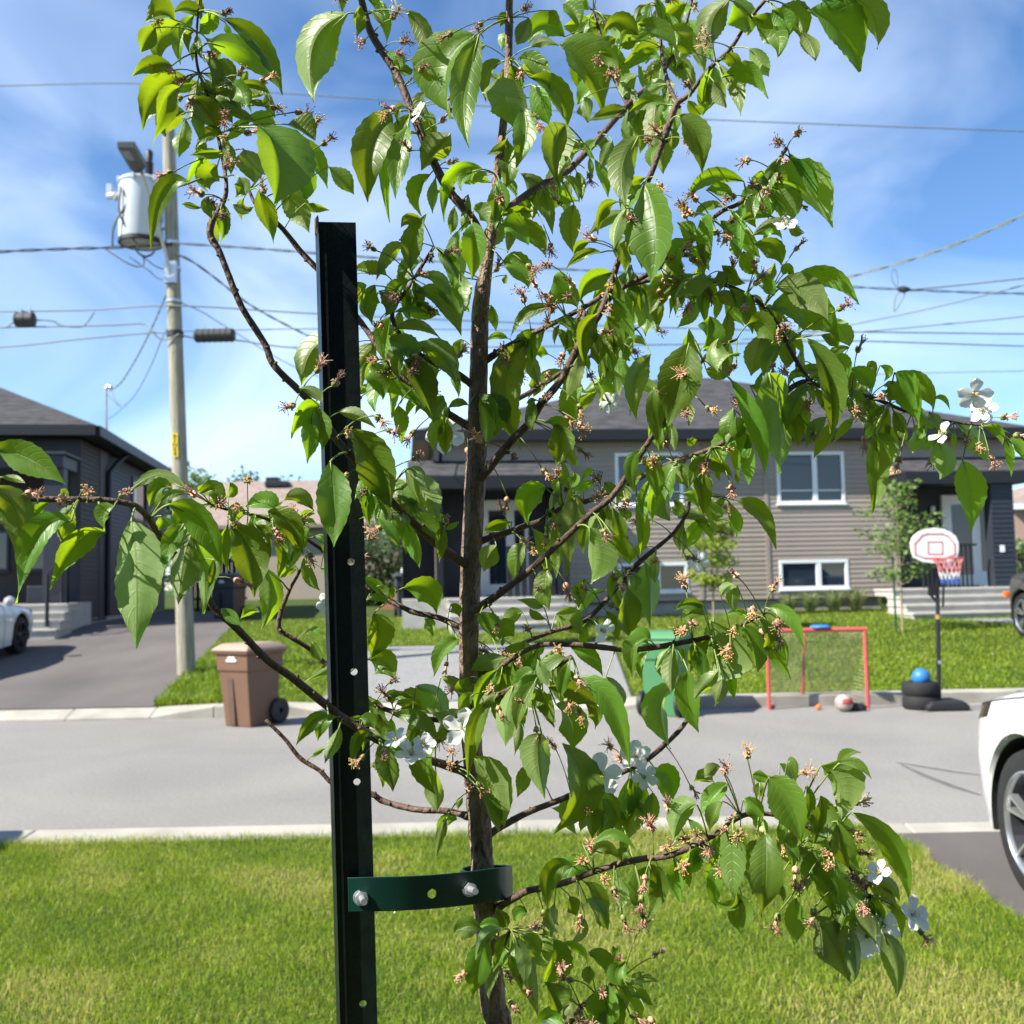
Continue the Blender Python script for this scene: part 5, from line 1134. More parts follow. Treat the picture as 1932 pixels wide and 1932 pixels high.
# ================================================================== THE YOUNG FLOWERING TREE
CROP = {'A': (0, 0, 3.0238), 'B': (638.9, 0, 3.0238), 'C': (1277.8, 0, 2.9535), 'D': (0, 638.9, 3.0238), 'E': (638.9, 638.9, 3.0238), 'F': (1277.8, 638.9, 2.9535), 'G': (0, 1277.8, 2.9535), 'H': (638.9, 1277.8, 2.9535), 'I': (1277.8, 1277.8, 2.9535)}
TD = 1.20
BR = [  # name, width px start/end, depths, points
 ('trunk', [(985, 3560, 60, 1.2), (965, 2600, 54, 1.2), (945, 1990, 49, 1.2), (930, 1890, 48, 1.2), (915, 1700, 45, 1.2), (909, 1617, 43, 1.2), (902, 1515, 44, 1.2), (890, 1400, 38, 1.2), (884, 1267, 36, 1.2), (886, 1135, 38, 1.2), (893, 970, 40, 1.2), (900, 837, 37, 1.2), (903, 705, 34, 1.2), (907, 579, 32, 1.2), (918, 500, 24, 1.2), (929, 420, 19, 1.2), (938, 331, 16, 1.2), (950, 231, 15, 1.2), (959, 132, 15, 1.2), (961, 0, 14, 1.2), (966, -90, 12, 1.2), (972, -300, 9, 1.2), (968, -520, 5, 1.2)]),
 ('branch', [(884, 1540, 15, 1.2), (842, 1530, 13, 1.21), (784, 1527, 13, 1.22), (724, 1512, 12, 1.24), (700, 1498, 12, 1.24), (633, 1481, 10, 1.25), (603, 1454, 9, 1.25), (566, 1430, 9, 1.25), (538, 1395, 8, 1.25), (501, 1358, 7, 1.25)]),
 ('branch', [(888, 1460, 20, 1.2), (830, 1440, 17, 1.16), (768, 1423, 16, 1.125), (720, 1400, 16, 1.105), (680, 1376, 17, 1.095), (639, 1349, 17, 1.09), (549, 1277, 16, 1.07), (503, 1244, 15, 1.06), (446, 1185, 15, 1.04), (400, 1142, 14, 1.03), (374, 1085, 14, 1.02), (331, 1049, 14, 1.01), (294, 1001, 14, 1.0), (274, 970, 13, .99), (245, 951, 13, .98), (185, 943, 13, .97), (99, 942, 13, .96), (35, 941, 12, .95), (-70, 946, 11, .94)]),
 ('branch', [(886, 1066, 22, 1.2), (870, 1059, 19, 1.185), (824, 1026, 17, 1.165), (748, 956, 16, 1.13), (688, 890, 15, 1.10), (639, 834, 15, 1.09), (628, 817, 15, 1.09), (592, 766, 14, 1.08), (562, 735, 14, 1.07), (516, 688, 14, 1.06), (499, 648, 14, 1.06), (456, 579, 13, 1.05), (430, 516, 13, 1.05), (413, 473, 13, 1.05), (397, 443, 14, 1.05), (403, 413, 12, 1.05), (427, 360, 9, 1.05), (413, 265, 7, 1.06), (394, 185, 7, 1.06), (374, 132, 6, 1.06), (370, 83, 5, 1.06), (376, 0, 4, 1.06), (380, -30, 3, 1.06), (390, -110, 2, 1.06)]),
 ('branch', [(897, 812, 19, 1.2), (872, 797, 16, 1.2), (837, 774, 15, 1.2), (790, 735, 13, 1.2), (748, 702, 13, 1.2), (690, 620, 12, 1.22), (640, 555, 12, 1.23), (602, 511, 12, 1.23), (569, 476, 12, 1.23), (529, 427, 10, 1.22), (486, 390, 8, 1.2), (470, 360, 6, 1.2)]),
 ('branch', [(899, 733, 17, 1.2), (880, 718, 15, 1.195), (857, 702, 14, 1.185), (810, 680, 10, 1.17), (760, 640, 9, 1.15), (740, 590, 9, 1.15), (771, 542, 8, 1.15), (804, 489, 7, 1.15), (819, 466, 6, 1.15)]),
 ('branch', [(921, 480, 17, 1.2), (895, 420, 18, 1.205), (864, 380, 18, 1.21), (837, 344, 18, 1.215), (788, 238, 17, 1.23), (748, 139, 16, 1.25), (702, 66, 15, 1.26), (682, 0, 14, 1.27), (668, -70, 12, 1.28), (640, -200, 9, 1.3), (600, -330, 5, 1.31)]),
 ('branch', [(930, 428, 15, 1.2), (953, 397, 14, 1.21), (1019, 350, 14, 1.25), (1069, 324, 14, 1.28), (1118, 274, 13, 1.31), (1185, 198, 12, 1.36), (1247, 139, 10, 1.40), (1285, 70, 8, 1.42), (1310, -20, 6, 1.44), (1340, -160, 4, 1.47)]),
 ('branch', [(900, 912, 22, 1.2), (915, 893, 19, 1.19), (966, 831, 17, 1.17), (999, 798, 16, 1.16), (1022, 761, 16, 1.15), (1062, 712, 15, 1.14), (1099, 639, 15, 1.13), (1138, 580, 14, 1.12), (1168, 489, 13, 1.12), (1198, 423, 13, 1.12), (1215, 360, 13, 1.12), (1234, 314, 12, 1.12), (1264, 231, 14, 1.12), (1278, 195, 13, 1.12), (1300, 178, 10, 1.11), (1339, 129, 9, 1.10), (1379, 91, 8, 1.09), (1413, 37, 8, 1.08), (1444, 0, 7, 1.07), (1475, -45, 6, 1.07), (1520, -130, 5, 1.06), (1560, -240, 3, 1.05)]),
 ('branch', [(884, 1152, 22, 1.2), (905, 1145, 18, 1.18), (953, 1112, 15, 1.16), (993, 1082, 14, 1.15), (1029, 1049, 14, 1.14), (1065, 1016, 13, 1.13), (1118, 966, 13, 1.11), (1145, 946, 13, 1.10), (1168, 920, 13, 1.10), (1201, 870, 12, 1.09), (1241, 807, 11, 1.08), (1264, 771, 10, 1.08), (1300, 720, 9, 1.07), (1315, 693, 9, 1.07), (1345, 660, 7, 1.07), (1390, 640, 6, 1.07)]),
 ('branch', [(897, 1025, 17, 1.2), (915, 1018, 15, 1.2), (953, 1006, 13, 1.2), (989, 993, 12, 1.19), (1019, 983, 11, 1.18), (1062, 958, 10, 1.18), (1115, 943, 11, 1.17), (1145, 930, 11, 1.17), (1181, 917, 11, 1.16), (1228, 890, 10, 1.15), (1278, 869, 10, 1.14), (1345, 845, 10, 1.13), (1403, 808, 11, 1.12), (1450, 765, 11, 1.12), (1508, 723, 12, 1.13), (1545, 727, 10, 1.14), (1600, 740, 9, 1.15), (1650, 752, 9, 1.16), (1720, 780, 6, 1.16), (1790, 795, 5, 1.16), (1850, 803, 4, 1.16)]),
 ('branch', [(888, 1300, 13, 1.2), (930, 1260, 11, 1.21), (980, 1218, 10, 1.23), (1040, 1192, 10, 1.25), (1098, 1175, 10, 1.26), (1135, 1142, 10, 1.27), (1175, 1095, 10, 1.28), (1208, 1059, 11, 1.28), (1260, 1016, 8, 1.28), (1280, 994, 8, 1.28), (1298, 964, 7, 1.28), (1301, 937, 6, 1.28)]),
 ('branch', [(889, 1318, 12, 1.2), (940, 1262, 10, 1.18), (1009, 1220, 10, 1.16), (1075, 1216, 11, 1.14), (1135, 1221, 12, 1.13), (1181, 1226, 11, 1.13), (1230, 1222, 12, 1.12), (1278, 1214, 11, 1.12), (1328, 1204, 10, 1.11), (1372, 1191, 9, 1.11), (1413, 1172, 7, 1.11), (1440, 1160, 5, 1.11)]),
 ('branch', [(886, 1335, 17, 1.2), (906, 1325, 16, 1.18), (944, 1310, 14, 1.15), (985, 1290, 12, 1.12), (1036, 1262, 12, 1.10), (1079, 1239, 11, 1.09)]),
 ('branch', [(912, 1585, 17, 1.2), (932, 1568, 15, 1.205), (954, 1555, 14, 1.22), (998, 1532, 13, 1.24), (1052, 1511, 12, 1.26), (1113, 1484, 11, 1.28), (1167, 1461, 10, 1.29), (1221, 1433, 11, 1.30), (1275, 1385, 10, 1.31), (1297, 1358, 9, 1.32)]),
 ('branch', [(916, 1730, 17, 1.2), (940, 1712, 16, 1.19), (964, 1698, 15, 1.175), (994, 1681, 14, 1.16), (1025, 1675, 13, 1.14), (1069, 1664, 13, 1.12), (1113, 1647, 13, 1.10), (1167, 1630, 13, 1.08), (1214, 1620, 13, 1.07), (1255, 1616, 12, 1.06), (1285, 1606, 12, 1.05), (1318, 1589, 12, 1.04), (1359, 1569, 12, 1.03), (1389, 1545, 11, 1.03), (1420, 1535, 10, 1.03), (1470, 1540, 8, 1.03), (1530, 1565, 7, 1.03), (1590, 1620, 6, 1.04), (1640, 1690, 5, 1.05)]),
 ('branch', [(1318, 1590, 8, 1.04), (1340, 1600, 8, 1.04), (1362, 1603, 7, 1.04)]),
 ('branch', [(948, 2020, 16, 1.2), (1000, 1975, 13, 1.17), (1072, 1931, 12, 1.13), (1100, 1897, 11, 1.11), (1135, 1868, 9, 1.10), (1175, 1845, 7, 1.09)]),
 ('branch', [(929, 1860, 8, 1.2), (945, 1800, 8, 1.17), (957, 1765, 9, 1.15), (962, 1755, 8, 1.15)]),
 ('branch', [(882, 1185, 15, 1.2), (864, 1181, 13, 1.2), (827, 1165, 12, 1.205), (781, 1155, 11, 1.21), (745, 1138, 11, 1.22), (712, 1122, 10, 1.23), (690, 1104, 9, 1.235), (640, 1062, 8, 1.24), (570, 1012, 7, 1.22), (500, 978, 7, 1.18), (430, 962, 6, 1.15), (395, 950, 5, 1.14)]),
 ('branch', [(887, 1385, 13, 1.2), (856, 1362, 12, 1.21), (801, 1356, 11, 1.22), (750, 1345, 11, 1.23), (707, 1329, 10, 1.24), (660, 1295, 10, 1.245), (628, 1267, 9, 1.245), (589, 1228, 9, 1.24), (548, 1202, 9, 1.23), (526, 1185, 11, 1.23), (532, 1150, 10, 1.23), (548, 1110, 7, 1.22), (562, 1085, 6, 1.22), (578, 1050, 5, 1.22)]),
 ('branch', [(1146, 566, 11, 1.12), (1180, 540, 10, 1.12), (1218, 520, 10, 1.12), (1278, 481, 9, 1.12), (1352, 406, 9, 1.12), (1396, 383, 9, 1.12), (1440, 345, 8, 1.12), (1467, 305, 8, 1.11), (1484, 280, 8, 1.11)]),
 ('branch', [(906, 688, 17, 1.2), (927, 673, 15, 1.2), (956, 655, 13, 1.2), (1003, 630, 11, 1.2), (1060, 602, 10, 1.19), (1110, 575, 10, 1.18), (1155, 548, 10, 1.17), (1230, 528, 9, 1.16), (1300, 522, 9, 1.15), (1370, 538, 9, 1.14), (1434, 572, 9, 1.12), (1470, 620, 9, 1.12), (1505, 685, 9, 1.13), (1530, 722, 9, 1.13)]),
 ('branch', [(905, 783, 15, 1.2), (923, 774, 13, 1.21), (950, 765, 12, 1.23), (1010, 735, 10, 1.28), (1080, 690, 9, 1.32), (1150, 652, 8, 1.36), (1200, 620, 6, 1.38)]),
 ('branch', [(1168, 600, 8, 1.25), (1172, 565, 8, 1.26), (1185, 530, 7, 1.27), (1190, 500, 6, 1.27)]),
 ('branch', [(1185, 198, 9, 1.36), (1160, 150, 8, 1.40), (1140, 90, 7, 1.44), (1120, 20, 6, 1.47)]),
 ('branch', [(1278, 195, 8, 1.14), (1262, 160, 8, 1.2), (1250, 110, 7, 1.26), (1245, 60, 6, 1.3), (1235, -10, 5, 1.32)]),
 ('branch', [(824, 1026, 7, 1.165), (830, 1005, 7, 1.15), (838, 988, 6, 1.14)]),
]
LEAVES = {
'A': '''1275 105 1480 260 1612 548 120;1190 245 1400 300 1590 500 150;1020 130 915 220 925 365 150;890 160 840 220 800 305 100;1000 115 920 85 830 135 90;1150 110 1080 60 990 65 60;1140 100 1135 30 1170 -40 45;1130 190 1190 120 1250 70 80;980 375 860 370 750 440 100;1050 440 900 520 815 750 190;1020 500 930 600 870 840 110;1060 640 960 690 945 780 120;1060 680 1025 780 1020 900 75;1110 560 1180 640 1255 760 130;1100 640 1130 720 1140 800 70;1270 770 1190 765 1110 860 80;1230 370 1300 400 1330 480 110;1250 430 1320 520 1360 630 90;1280 630 1370 645 1450 690 60;1320 470 1385 540 1395 620 110;1350 480 1480 495 1550 560 60;1390 850 1430 930 1450 1040 150;1500 730 1590 930 1560 1170 230;1640 710 1740 755 1800 800 80;1680 800 1800 900 1870 1080 90;1870 950 1950 1020 2020 1110 90;1600 1090 1690 1180 1765 1330 140;1660 1040 1715 1080 1740 1140 110;1480 1080 1510 1220 1560 1390 110;1740 1160 1800 1172 1880 1200 40;1330 1165 1390 1195 1450 1180 55;1150 1185 1090 1172 1035 1165 30;1080 1045 930 1100 860 1420 115;1240 950 1190 1000 1200 1085 130;1260 1190 1275 1280 1260 1385 75;1190 1120 1180 1180 1210 1250 70;1270 880 1190 875 1080 885 50;1360 1010 1385 1070 1340 1130 90;1150 760 1155 850 1140 940 50;1985 75 1790 250 1795 590 200''',
'B': '''120 40 100 120 105 220 60;190 60 230 100 258 155 50;390 60 490 200 500 390 110;345 395 340 350 320 315 50;345 400 390 408 425 395 60;560 440 500 460 450 500 70;490 530 480 590 520 660 60;590 560 550 520 495 500 80;780 200 620 380 650 680 220;800 200 715 520 745 850 165;300 650 190 850 165 1155 190;310 770 255 950 290 1270 75;400 700 345 900 325 1140 120;530 660 490 750 490 860 100;640 760 560 850 470 970 150;820 530 960 560 1020 765 200;1050 620 1065 760 1010 960 130;1000 130 940 110 920 160 80;1080 100 1060 180 1000 260 90;990 260 940 220 930 290 70;1290 210 1170 150 1080 250 130;1260 260 1400 380 1515 640 180;1090 270 1170 235 1260 260 60;1090 440 1250 530 1300 750 130;1100 480 1160 600 1200 720 130;1180 440 1120 385 1010 420 110;1300 710 1240 850 1260 1080 160;1040 990 1125 1090 1160 1230 110;1170 1080 1195 1200 1222 1335 80;820 965 640 1000 600 1270 90;770 980 710 1020 700 1090 70;740 1110 725 1250 700 1320 60;770 1200 820 1225 865 1310 90;760 1270 780 1400 760 1600 130;690 1310 680 1480 700 1600 90;690 1540 700 1680 740 1780 120;650 1590 680 1700 700 1850 90;660 1180 650 1270 640 1340 60;410 1540 425 1380 500 1220 130;470 1250 400 1245 355 1300 70;380 1400 290 1450 215 1600 80;480 1580 570 1600 645 1690 75;440 1660 600 1730 700 1920 110;560 1680 645 1700 690 1800 90;160 1630 100 1680 85 1780 80;210 1630 145 1730 190 1850 115;230 1660 290 1720 260 1810 90;395 1550 350 1560 335 1590 40;320 1780 420 1765 520 1790 40;320 1880 450 1855 580 1930 65;250 1900 330 1885 400 1932 80;870 1740 895 1820 900 1900 50;930 1230 1020 1205 1120 1205 50;930 1280 1000 1310 1080 1400 120;1000 1250 1115 1330 1185 1470 110;940 1490 1035 1540 1080 1650 140;960 1570 950 1600 940 1620 30;590 1090 540 1095 500 1115 30;1590 1150 1500 1200 1480 1340 75;1710 780 1620 950 1640 1200 165;1580 1060 1660 1085 1710 1160 60;1640 1190 1585 1290 1570 1420 80;1745 1045 1810 1300 1780 1620 225;1430 1380 1370 1400 1340 1460 50;1500 1440 1390 1455 1290 1540 50;1230 1570 1300 1640 1370 1770 175;1560 1560 1430 1605 1380 1720 100;1240 1750 1080 1785 980 1930 75;1180 1670 1200 1720 1230 1750 40;1660 1600 1745 1740 1750 1920 180;1932 1610 1850 1670 1770 1800 130;1640 1450 1690 1425 1760 1460 60;1870 600 1760 585 1650 640 60;1640 640 1560 645 1410 690 75;1560 800 1530 880 1490 975 75;1470 800 1440 850 1465 910 50;1820 520 1800 700 1810 890 150;1370 10 1400 30 1425 60 60;1280 20 1345 70 1370 170 90;1200 60 1240 100 1250 150 80;1710 200 1610 125 1510 180 110;1700 230 1650 245 1600 250 65;1580 220 1530 245 1480 260 75;1430 120 1400 170 1420 220 60;1980 20 1890 60 1820 130 140;1710 140 1830 170 1930 300 110;1880 330 1800 420 1760 520 100;1600 520 1650 600 1640 700 80;1490 300 1560 330 1600 400 90;1400 560 1430 630 1420 700 80;1700 430 1640 480 1620 560 90;1900 560 1880 640 1900 720 60''',
'C': '''290 0 200 110 195 260 150;420 90 550 180 560 320 160;590 20 660 110 700 235 140;730 60 900 175 1020 400 170;800 -20 880 15 935 75 90;940 -40 1085 80 1115 275 150;690 170 745 250 770 340 80;530 50 600 120 620 210 100;400 270 460 340 510 430 100;250 430 400 405 510 550 110;200 450 250 520 270 605 80;10 650 105 750 140 970 135;110 300 60 240 0 180 90;240 330 310 335 340 400 80;60 560 110 590 160 570 60;310 10 380 90 390 200 130;60 20 20 60 -30 90 80;140 240 180 280 190 350 50;370 1010 180 985 45 1125 90;160 1060 250 1055 320 1120 70;500 1010 700 1050 870 1270 170;430 1040 505 1120 520 1200 110;370 1100 390 1180 440 1270 90;530 1080 605 1150 640 1230 120;640 1235 660 1290 705 1300 60;420 1310 560 1235 710 1300 55;430 1310 520 1285 590 1345 60;360 1230 440 1195 550 1215 50;130 1220 175 1280 180 1400 150;0 1240 70 1295 130 1340 80;60 1390 130 1420 150 1540 120;430 1360 540 1385 580 1480 110;370 1400 400 1470 460 1530 100;590 1530 620 1505 660 1530 70;640 1550 850 1540 1015 1700 110;550 1600 720 1625 840 1790 190;520 1720 740 1730 900 1880 220;850 1760 925 1850 960 1932 100;220 1560 90 1560 -20 1670 100;230 1510 250 1560 240 1620 80;380 1620 392 1680 370 1740 50;490 1540 525 1600 540 1650 80;180 1760 175 1850 130 1960 140;400 1800 480 1810 540 1900 140;300 1320 330 1380 340 1440 70;240 1230 260 1290 240 1380 60;220 1640 280 1660 330 1720 80;60 1590 20 1650 30 1720 70;440 1090 420 1150 430 1220 60;250 1480 320 1540 380 1580 70''',
'D': '''-40 630 160 680 375 830 175;0 790 80 796 145 825 40;-40 850 90 980 90 1245 200;410 1035 220 1130 95 1510 150;600 1105 450 1150 290 1430 120;750 1040 775 1350 775 1770 265;920 1010 925 1050 905 1090 70;650 960 590 1000 600 1090 90;1065 860 900 780 735 880 80;980 850 900 865 850 960 80;1060 885 960 895 860 990 55;965 945 1150 1040 1260 1310 150;1050 1060 975 1160 930 1350 110;1090 1110 1040 1300 1020 1520 120;1110 1140 1165 1320 1160 1570 130;1220 1260 1225 1330 1190 1420 55;1315 1045 1425 1240 1450 1480 170;1500 1300 1550 1470 1490 1665 130;1460 1060 1515 1130 1540 1250 100;1300 1060 1270 1180 1310 1330 60;1530 985 1645 1055 1730 1230 110;1620 1010 1705 1080 1740 1200 90;1790 980 1710 895 1610 930 90;1580 970 1510 935 1400 960 90;1140 880 1225 870 1230 980 100;1310 820 1325 870 1270 910 60;1190 840 1150 848 1130 870 40;1700 1020 1750 995 1800 1000 40;1690 1080 1750 1055 1810 1070 40;1740 1240 1760 1350 1830 1440 70;1885 700 1905 940 1905 1190 200;1830 385 1725 420 1665 570 110;1820 400 1790 435 1720 490 60;1850 510 1795 550 1770 615 90;1930 0 1785 60 1720 275 150;1710 280 1790 305 1840 370 60;1270 1540 1325 1590 1370 1640 60;1480 1560 1430 1555 1370 1600 50;1700 1310 1640 1325 1590 1370 60;1770 1660 1800 1675 1840 1690 50;1780 1730 1815 1790 1830 1840 70;1830 1120 1880 1145 1932 1130 50;1830 1310 1890 1318 1932 1340 60;1590 1000 1550 1040 1560 1100 60;1400 980 1350 1000 1340 1060 70;1270 950 1220 940 1200 970 60''',
'E': '''100 20 55 80 5 160 100;220 40 155 100 140 200 130;290 0 385 50 450 130 150;170 170 225 230 250 350 140;370 120 465 250 535 450 130;470 50 600 100 670 265 130;530 440 280 265 0 380 80;0 420 100 435 210 510 70;340 380 352 480 360 600 90;600 330 560 400 540 480 100;740 380 680 365 620 400 50;700 0 690 50 705 95 80;1090 15 950 250 1040 640 165;1130 350 1100 355 1070 370 30;1200 90 1150 70 1110 100 60;1390 60 1325 200 1300 350 130;1780 90 1690 250 1700 465 120;1999 27 1945 245 1878 502 240;1800 280 1800 420 1830 620 100;1840 500 1830 570 1830 660 50;1560 200 1650 240 1660 470 65;1220 490 1270 600 1240 735 145;1180 480 1265 490 1320 600 60;1300 620 1335 680 1360 740 50;960 480 920 485 890 500 50;60 520 240 740 300 1030 190;380 740 480 870 570 1030 150;330 860 375 900 360 980 110;400 740 475 770 520 880 70;390 920 412 970 415 1020 60;300 1000 335 1070 360 1150 70;220 1020 295 1100 350 1200 60;570 1040 590 1070 610 1090 30;610 1090 650 1065 690 1045 35;990 1045 900 1062 820 1120 60;900 1180 850 1250 830 1330 110;1180 850 1080 900 1080 1060 140;1310 860 1315 770 1275 700 80;1330 850 1352 800 1340 760 60;1390 800 1420 757 1460 755 40;1260 880 1240 830 1270 805 50;1345 890 1345 1100 1310 1350 155;1430 1080 1445 1250 1440 1400 140;1190 970 1250 1150 1240 1370 110;1060 1170 1015 1250 1000 1380 90;1400 1370 1375 1450 1370 1540 80;1190 1310 1175 1420 1200 1550 110;1750 1280 1775 1450 1780 1650 150;1650 1420 1635 1550 1665 1710 110;1570 1320 1592 1370 1580 1430 70;1690 1340 1695 1390 1690 1440 60;1560 1120 1625 1190 1660 1290 100;1700 910 1735 1080 1720 1230 70;1850 860 1795 900 1790 1060 80;1880 880 1865 950 1890 1040 90;1600 960 1645 1000 1640 1040 60;370 1420 510 1435 560 1570 150;490 1600 532 1640 540 1695 70;230 1410 275 1445 290 1480 60;330 1420 308 1455 300 1490 45;160 1490 230 1475 300 1520 50;200 1570 222 1680 180 1830 130;170 1830 265 1845 320 1950 140;680 1720 600 1790 540 1930 80;640 1520 672 1530 690 1590 60;810 1560 845 1640 890 1730 110;1050 1560 985 1585 950 1640 90;1170 1530 1100 1510 1020 1490 60;1240 1570 1325 1615 1390 1690 130;1060 1730 1050 1820 1040 1960 160;880 1690 940 1655 1000 1700 120;970 1830 850 1845 750 1900 100;830 1810 770 1822 700 1890 60;1090 200 1130 260 1110 330 90;1460 260 1500 320 1490 410 80;1540 80 1600 140 1660 160 70;1420 30 1470 80 1480 150 80;1520 820 1560 860 1620 900 60;1180 1600 1120 1580 1090 1540 50;1300 1000 1270 1060 1280 1120 70''',
'F': '''230 0 185 90 230 190 150;160 170 240 185 320 160 90;480 -30 440 90 410 210 150;590 0 615 80 610 170 90;720 0 855 250 850 560 120;880 90 935 150 940 250 100;800 -20 865 8 900 50 70;300 230 440 480 490 770 110;510 190 570 450 560 750 255;310 390 295 480 270 600 80;960 165 1050 210 1080 300 100;900 200 945 250 980 300 80;1060 180 1085 150 1100 240 60;1130 150 1180 180 1150 240 50;1150 260 1182 290 1170 350 70;1210 190 1310 290 1350 500 130;1250 190 1380 260 1430 400 110;1420 340 1480 328 1520 400 30;950 300 1000 325 1040 390 60;830 440 765 500 715 610 80;880 470 815 560 760 670 80;980 450 930 495 870 580 50;1100 520 1115 750 1080 985 110;1120 530 1175 620 1170 760 100;1320 480 1325 560 1310 640 80;1440 590 1400 597 1370 620 50;1450 560 1495 680 1465 785 130;1590 680 1630 840 1640 1080 160;1700 490 1785 510 1810 600 60;1830 560 1865 650 1860 770 50;1850 560 1905 600 1932 680 60;120 690 225 690 310 780 60;60 560 80 572 110 560 60;170 900 195 980 200 1080 90;330 900 470 980 550 1175 100;280 900 335 1000 330 1115 60;330 1370 308 1450 330 1520 80;240 1430 272 1385 320 1370 60;150 1490 60 1475 -20 1520 60;180 1570 210 1760 160 1950 180;370 1600 425 1730 440 1880 100;460 1560 505 1650 480 1760 90;500 1500 630 1550 710 1740 80;510 1620 590 1750 630 1900 110;150 1540 80 1525 20 1570 80;30 700 20 760 50 820 70;80 740 140 760 200 830 70;40 860 90 880 120 940 70;-20 900 20 950 0 1010 60;1010 380 1040 430 1030 490 50;1240 420 1250 470 1230 530 50;1380 480 1360 530 1330 570 50''',
'G': '''1830 210 1735 255 1650 380 70;1880 220 1800 260 1770 360 70;1890 280 1850 380 1810 480 60;1810 400 1770 418 1735 455 25''',
'H': '''200 130 145 155 160 250 90;120 230 170 238 200 290 80;140 220 90 228 40 235 30;250 110 310 97 350 130 45;430 50 550 120 570 280 130;320 150 420 135 510 190 110;300 210 460 240 550 380 90;570 0 645 50 670 130 60;720 0 700 50 740 100 100;760 90 700 130 670 190 80;540 380 485 500 540 650 130;120 370 180 328 240 330 60;280 370 312 400 330 440 50;180 500 212 493 235 530 50;860 140 755 280 720 610 100;750 440 875 600 920 830 170;780 620 845 740 900 870 65;690 670 670 700 665 740 40;660 790 590 797 545 880 60;600 800 570 880 540 1010 50;970 50 930 220 930 390 130;1000 240 1005 320 980 440 60;1030 -80 1040 20 1050 120 110;1110 60 1155 150 1200 260 90;1170 50 1310 75 1440 150 110;1210 150 1300 250 1300 410 140;1130 310 1110 450 1150 680 150;1080 480 1035 570 995 670 80;1250 370 1350 620 1190 880 165;1340 0 1520 150 1625 525 130;1490 0 1565 80 1580 170 70;1380 150 1435 200 1430 290 80;1880 40 1795 170 1850 400 100;1370 700 1450 668 1540 690 50;1640 640 1625 780 1590 930 155;1600 950 1580 985 1580 1030 70;1540 720 1500 800 1490 880 100;1420 740 1370 800 1350 860 60;1750 640 1742 740 1720 840 80;1760 530 1840 560 1860 690 110;1420 930 1540 875 1660 970 60;1410 1000 1490 945 1575 1025 70;1360 930 1390 960 1410 1000 40;1290 990 1330 1018 1380 1060 60;1310 1050 1185 1090 1165 1290 120;1180 1310 1178 1390 1185 1470 30;1290 1220 1300 1270 1330 1330 70;1380 1240 1450 1310 1500 1410 80;1730 1040 1785 1180 1710 1370 110;1370 1340 1350 1430 1290 1480 50;1250 1480 1345 1500 1390 1610 50;1090 1470 1130 1466 1180 1470 25;790 1400 720 1388 640 1420 110;905 1400 840 1378 780 1390 60;880 1290 912 1350 935 1410 90;1050 1310 1010 1318 980 1360 60;845 1440 780 1600 750 1780 150;950 1510 900 1555 860 1640 60;1010 1430 1060 1650 1110 1890 110;1020 1440 1085 1480 1115 1580 90;1200 1460 1195 1590 1140 1730 120;1390 1540 1480 1565 1540 1700 90;1600 1580 1555 1650 1580 1720 100;1400 1610 1388 1660 1400 1710 80;1570 1730 1680 1675 1780 1700 60;1630 1780 1690 1788 1750 1830 50;1170 1740 1240 1765 1300 1820 100;1500 1710 1490 1820 1450 1980 160;1150 1700 1205 1800 1230 1870 100;1240 1880 1170 1895 1100 1950 80;1080 60 1060 120 1000 160 70;1300 1820 1260 1860 1250 1920 60''',
'I': '''110 710 20 770 -20 920 110;280 590 195 670 120 790 100;250 690 200 760 180 860 80;60 790 112 850 130 900 60;120 960 150 1000 175 1040 35;240 500 190 518 150 560 70;200 580 140 568 90 580 60;370 680 435 725 480 800 100;310 800 308 1020 320 1230 145;370 1240 290 1272 195 1240 50;330 1200 355 1310 350 1430 130;490 860 495 1080 470 1340 190;510 560 630 700 690 920 180;620 450 645 490 660 600 60;570 480 622 530 650 600 50;460 580 460 635 490 660 60;720 600 742 700 720 830 60;800 660 805 800 755 930 130;800 490 905 600 915 800 150;890 490 950 437 1025 415 50;900 480 1000 485 1085 570 50;970 755 1210 950 1300 1290 130;660 1230 665 1350 650 1500 110;750 960 830 1150 870 1340 110;890 800 925 950 950 1060 120;870 1000 905 1200 930 1400 140;760 1330 880 1500 960 1700 190;960 1400 995 1550 985 1700 90;1000 1270 1050 1360 1110 1490 100;1060 1150 1165 1225 1240 1340 90;1100 1120 1190 1165 1240 1250 70;1140 1420 1215 1580 1225 1790 120;1080 1300 1112 1350 1130 1430 50;1190 1250 1245 1330 1250 1450 60;950 1110 1010 1105 1060 1130 50;420 540 480 548 520 560 60;230 -40 165 50 95 120 80;250 10 242 80 210 165 80;260 -60 302 20 315 125 70;60 -40 60 120 120 310 140;440 900 420 960 430 1030 80;600 900 640 980 640 1060 80;680 940 700 1010 690 1090 70;560 1130 590 1180 590 1250 60;800 1400 820 1500 870 1620 90'''}
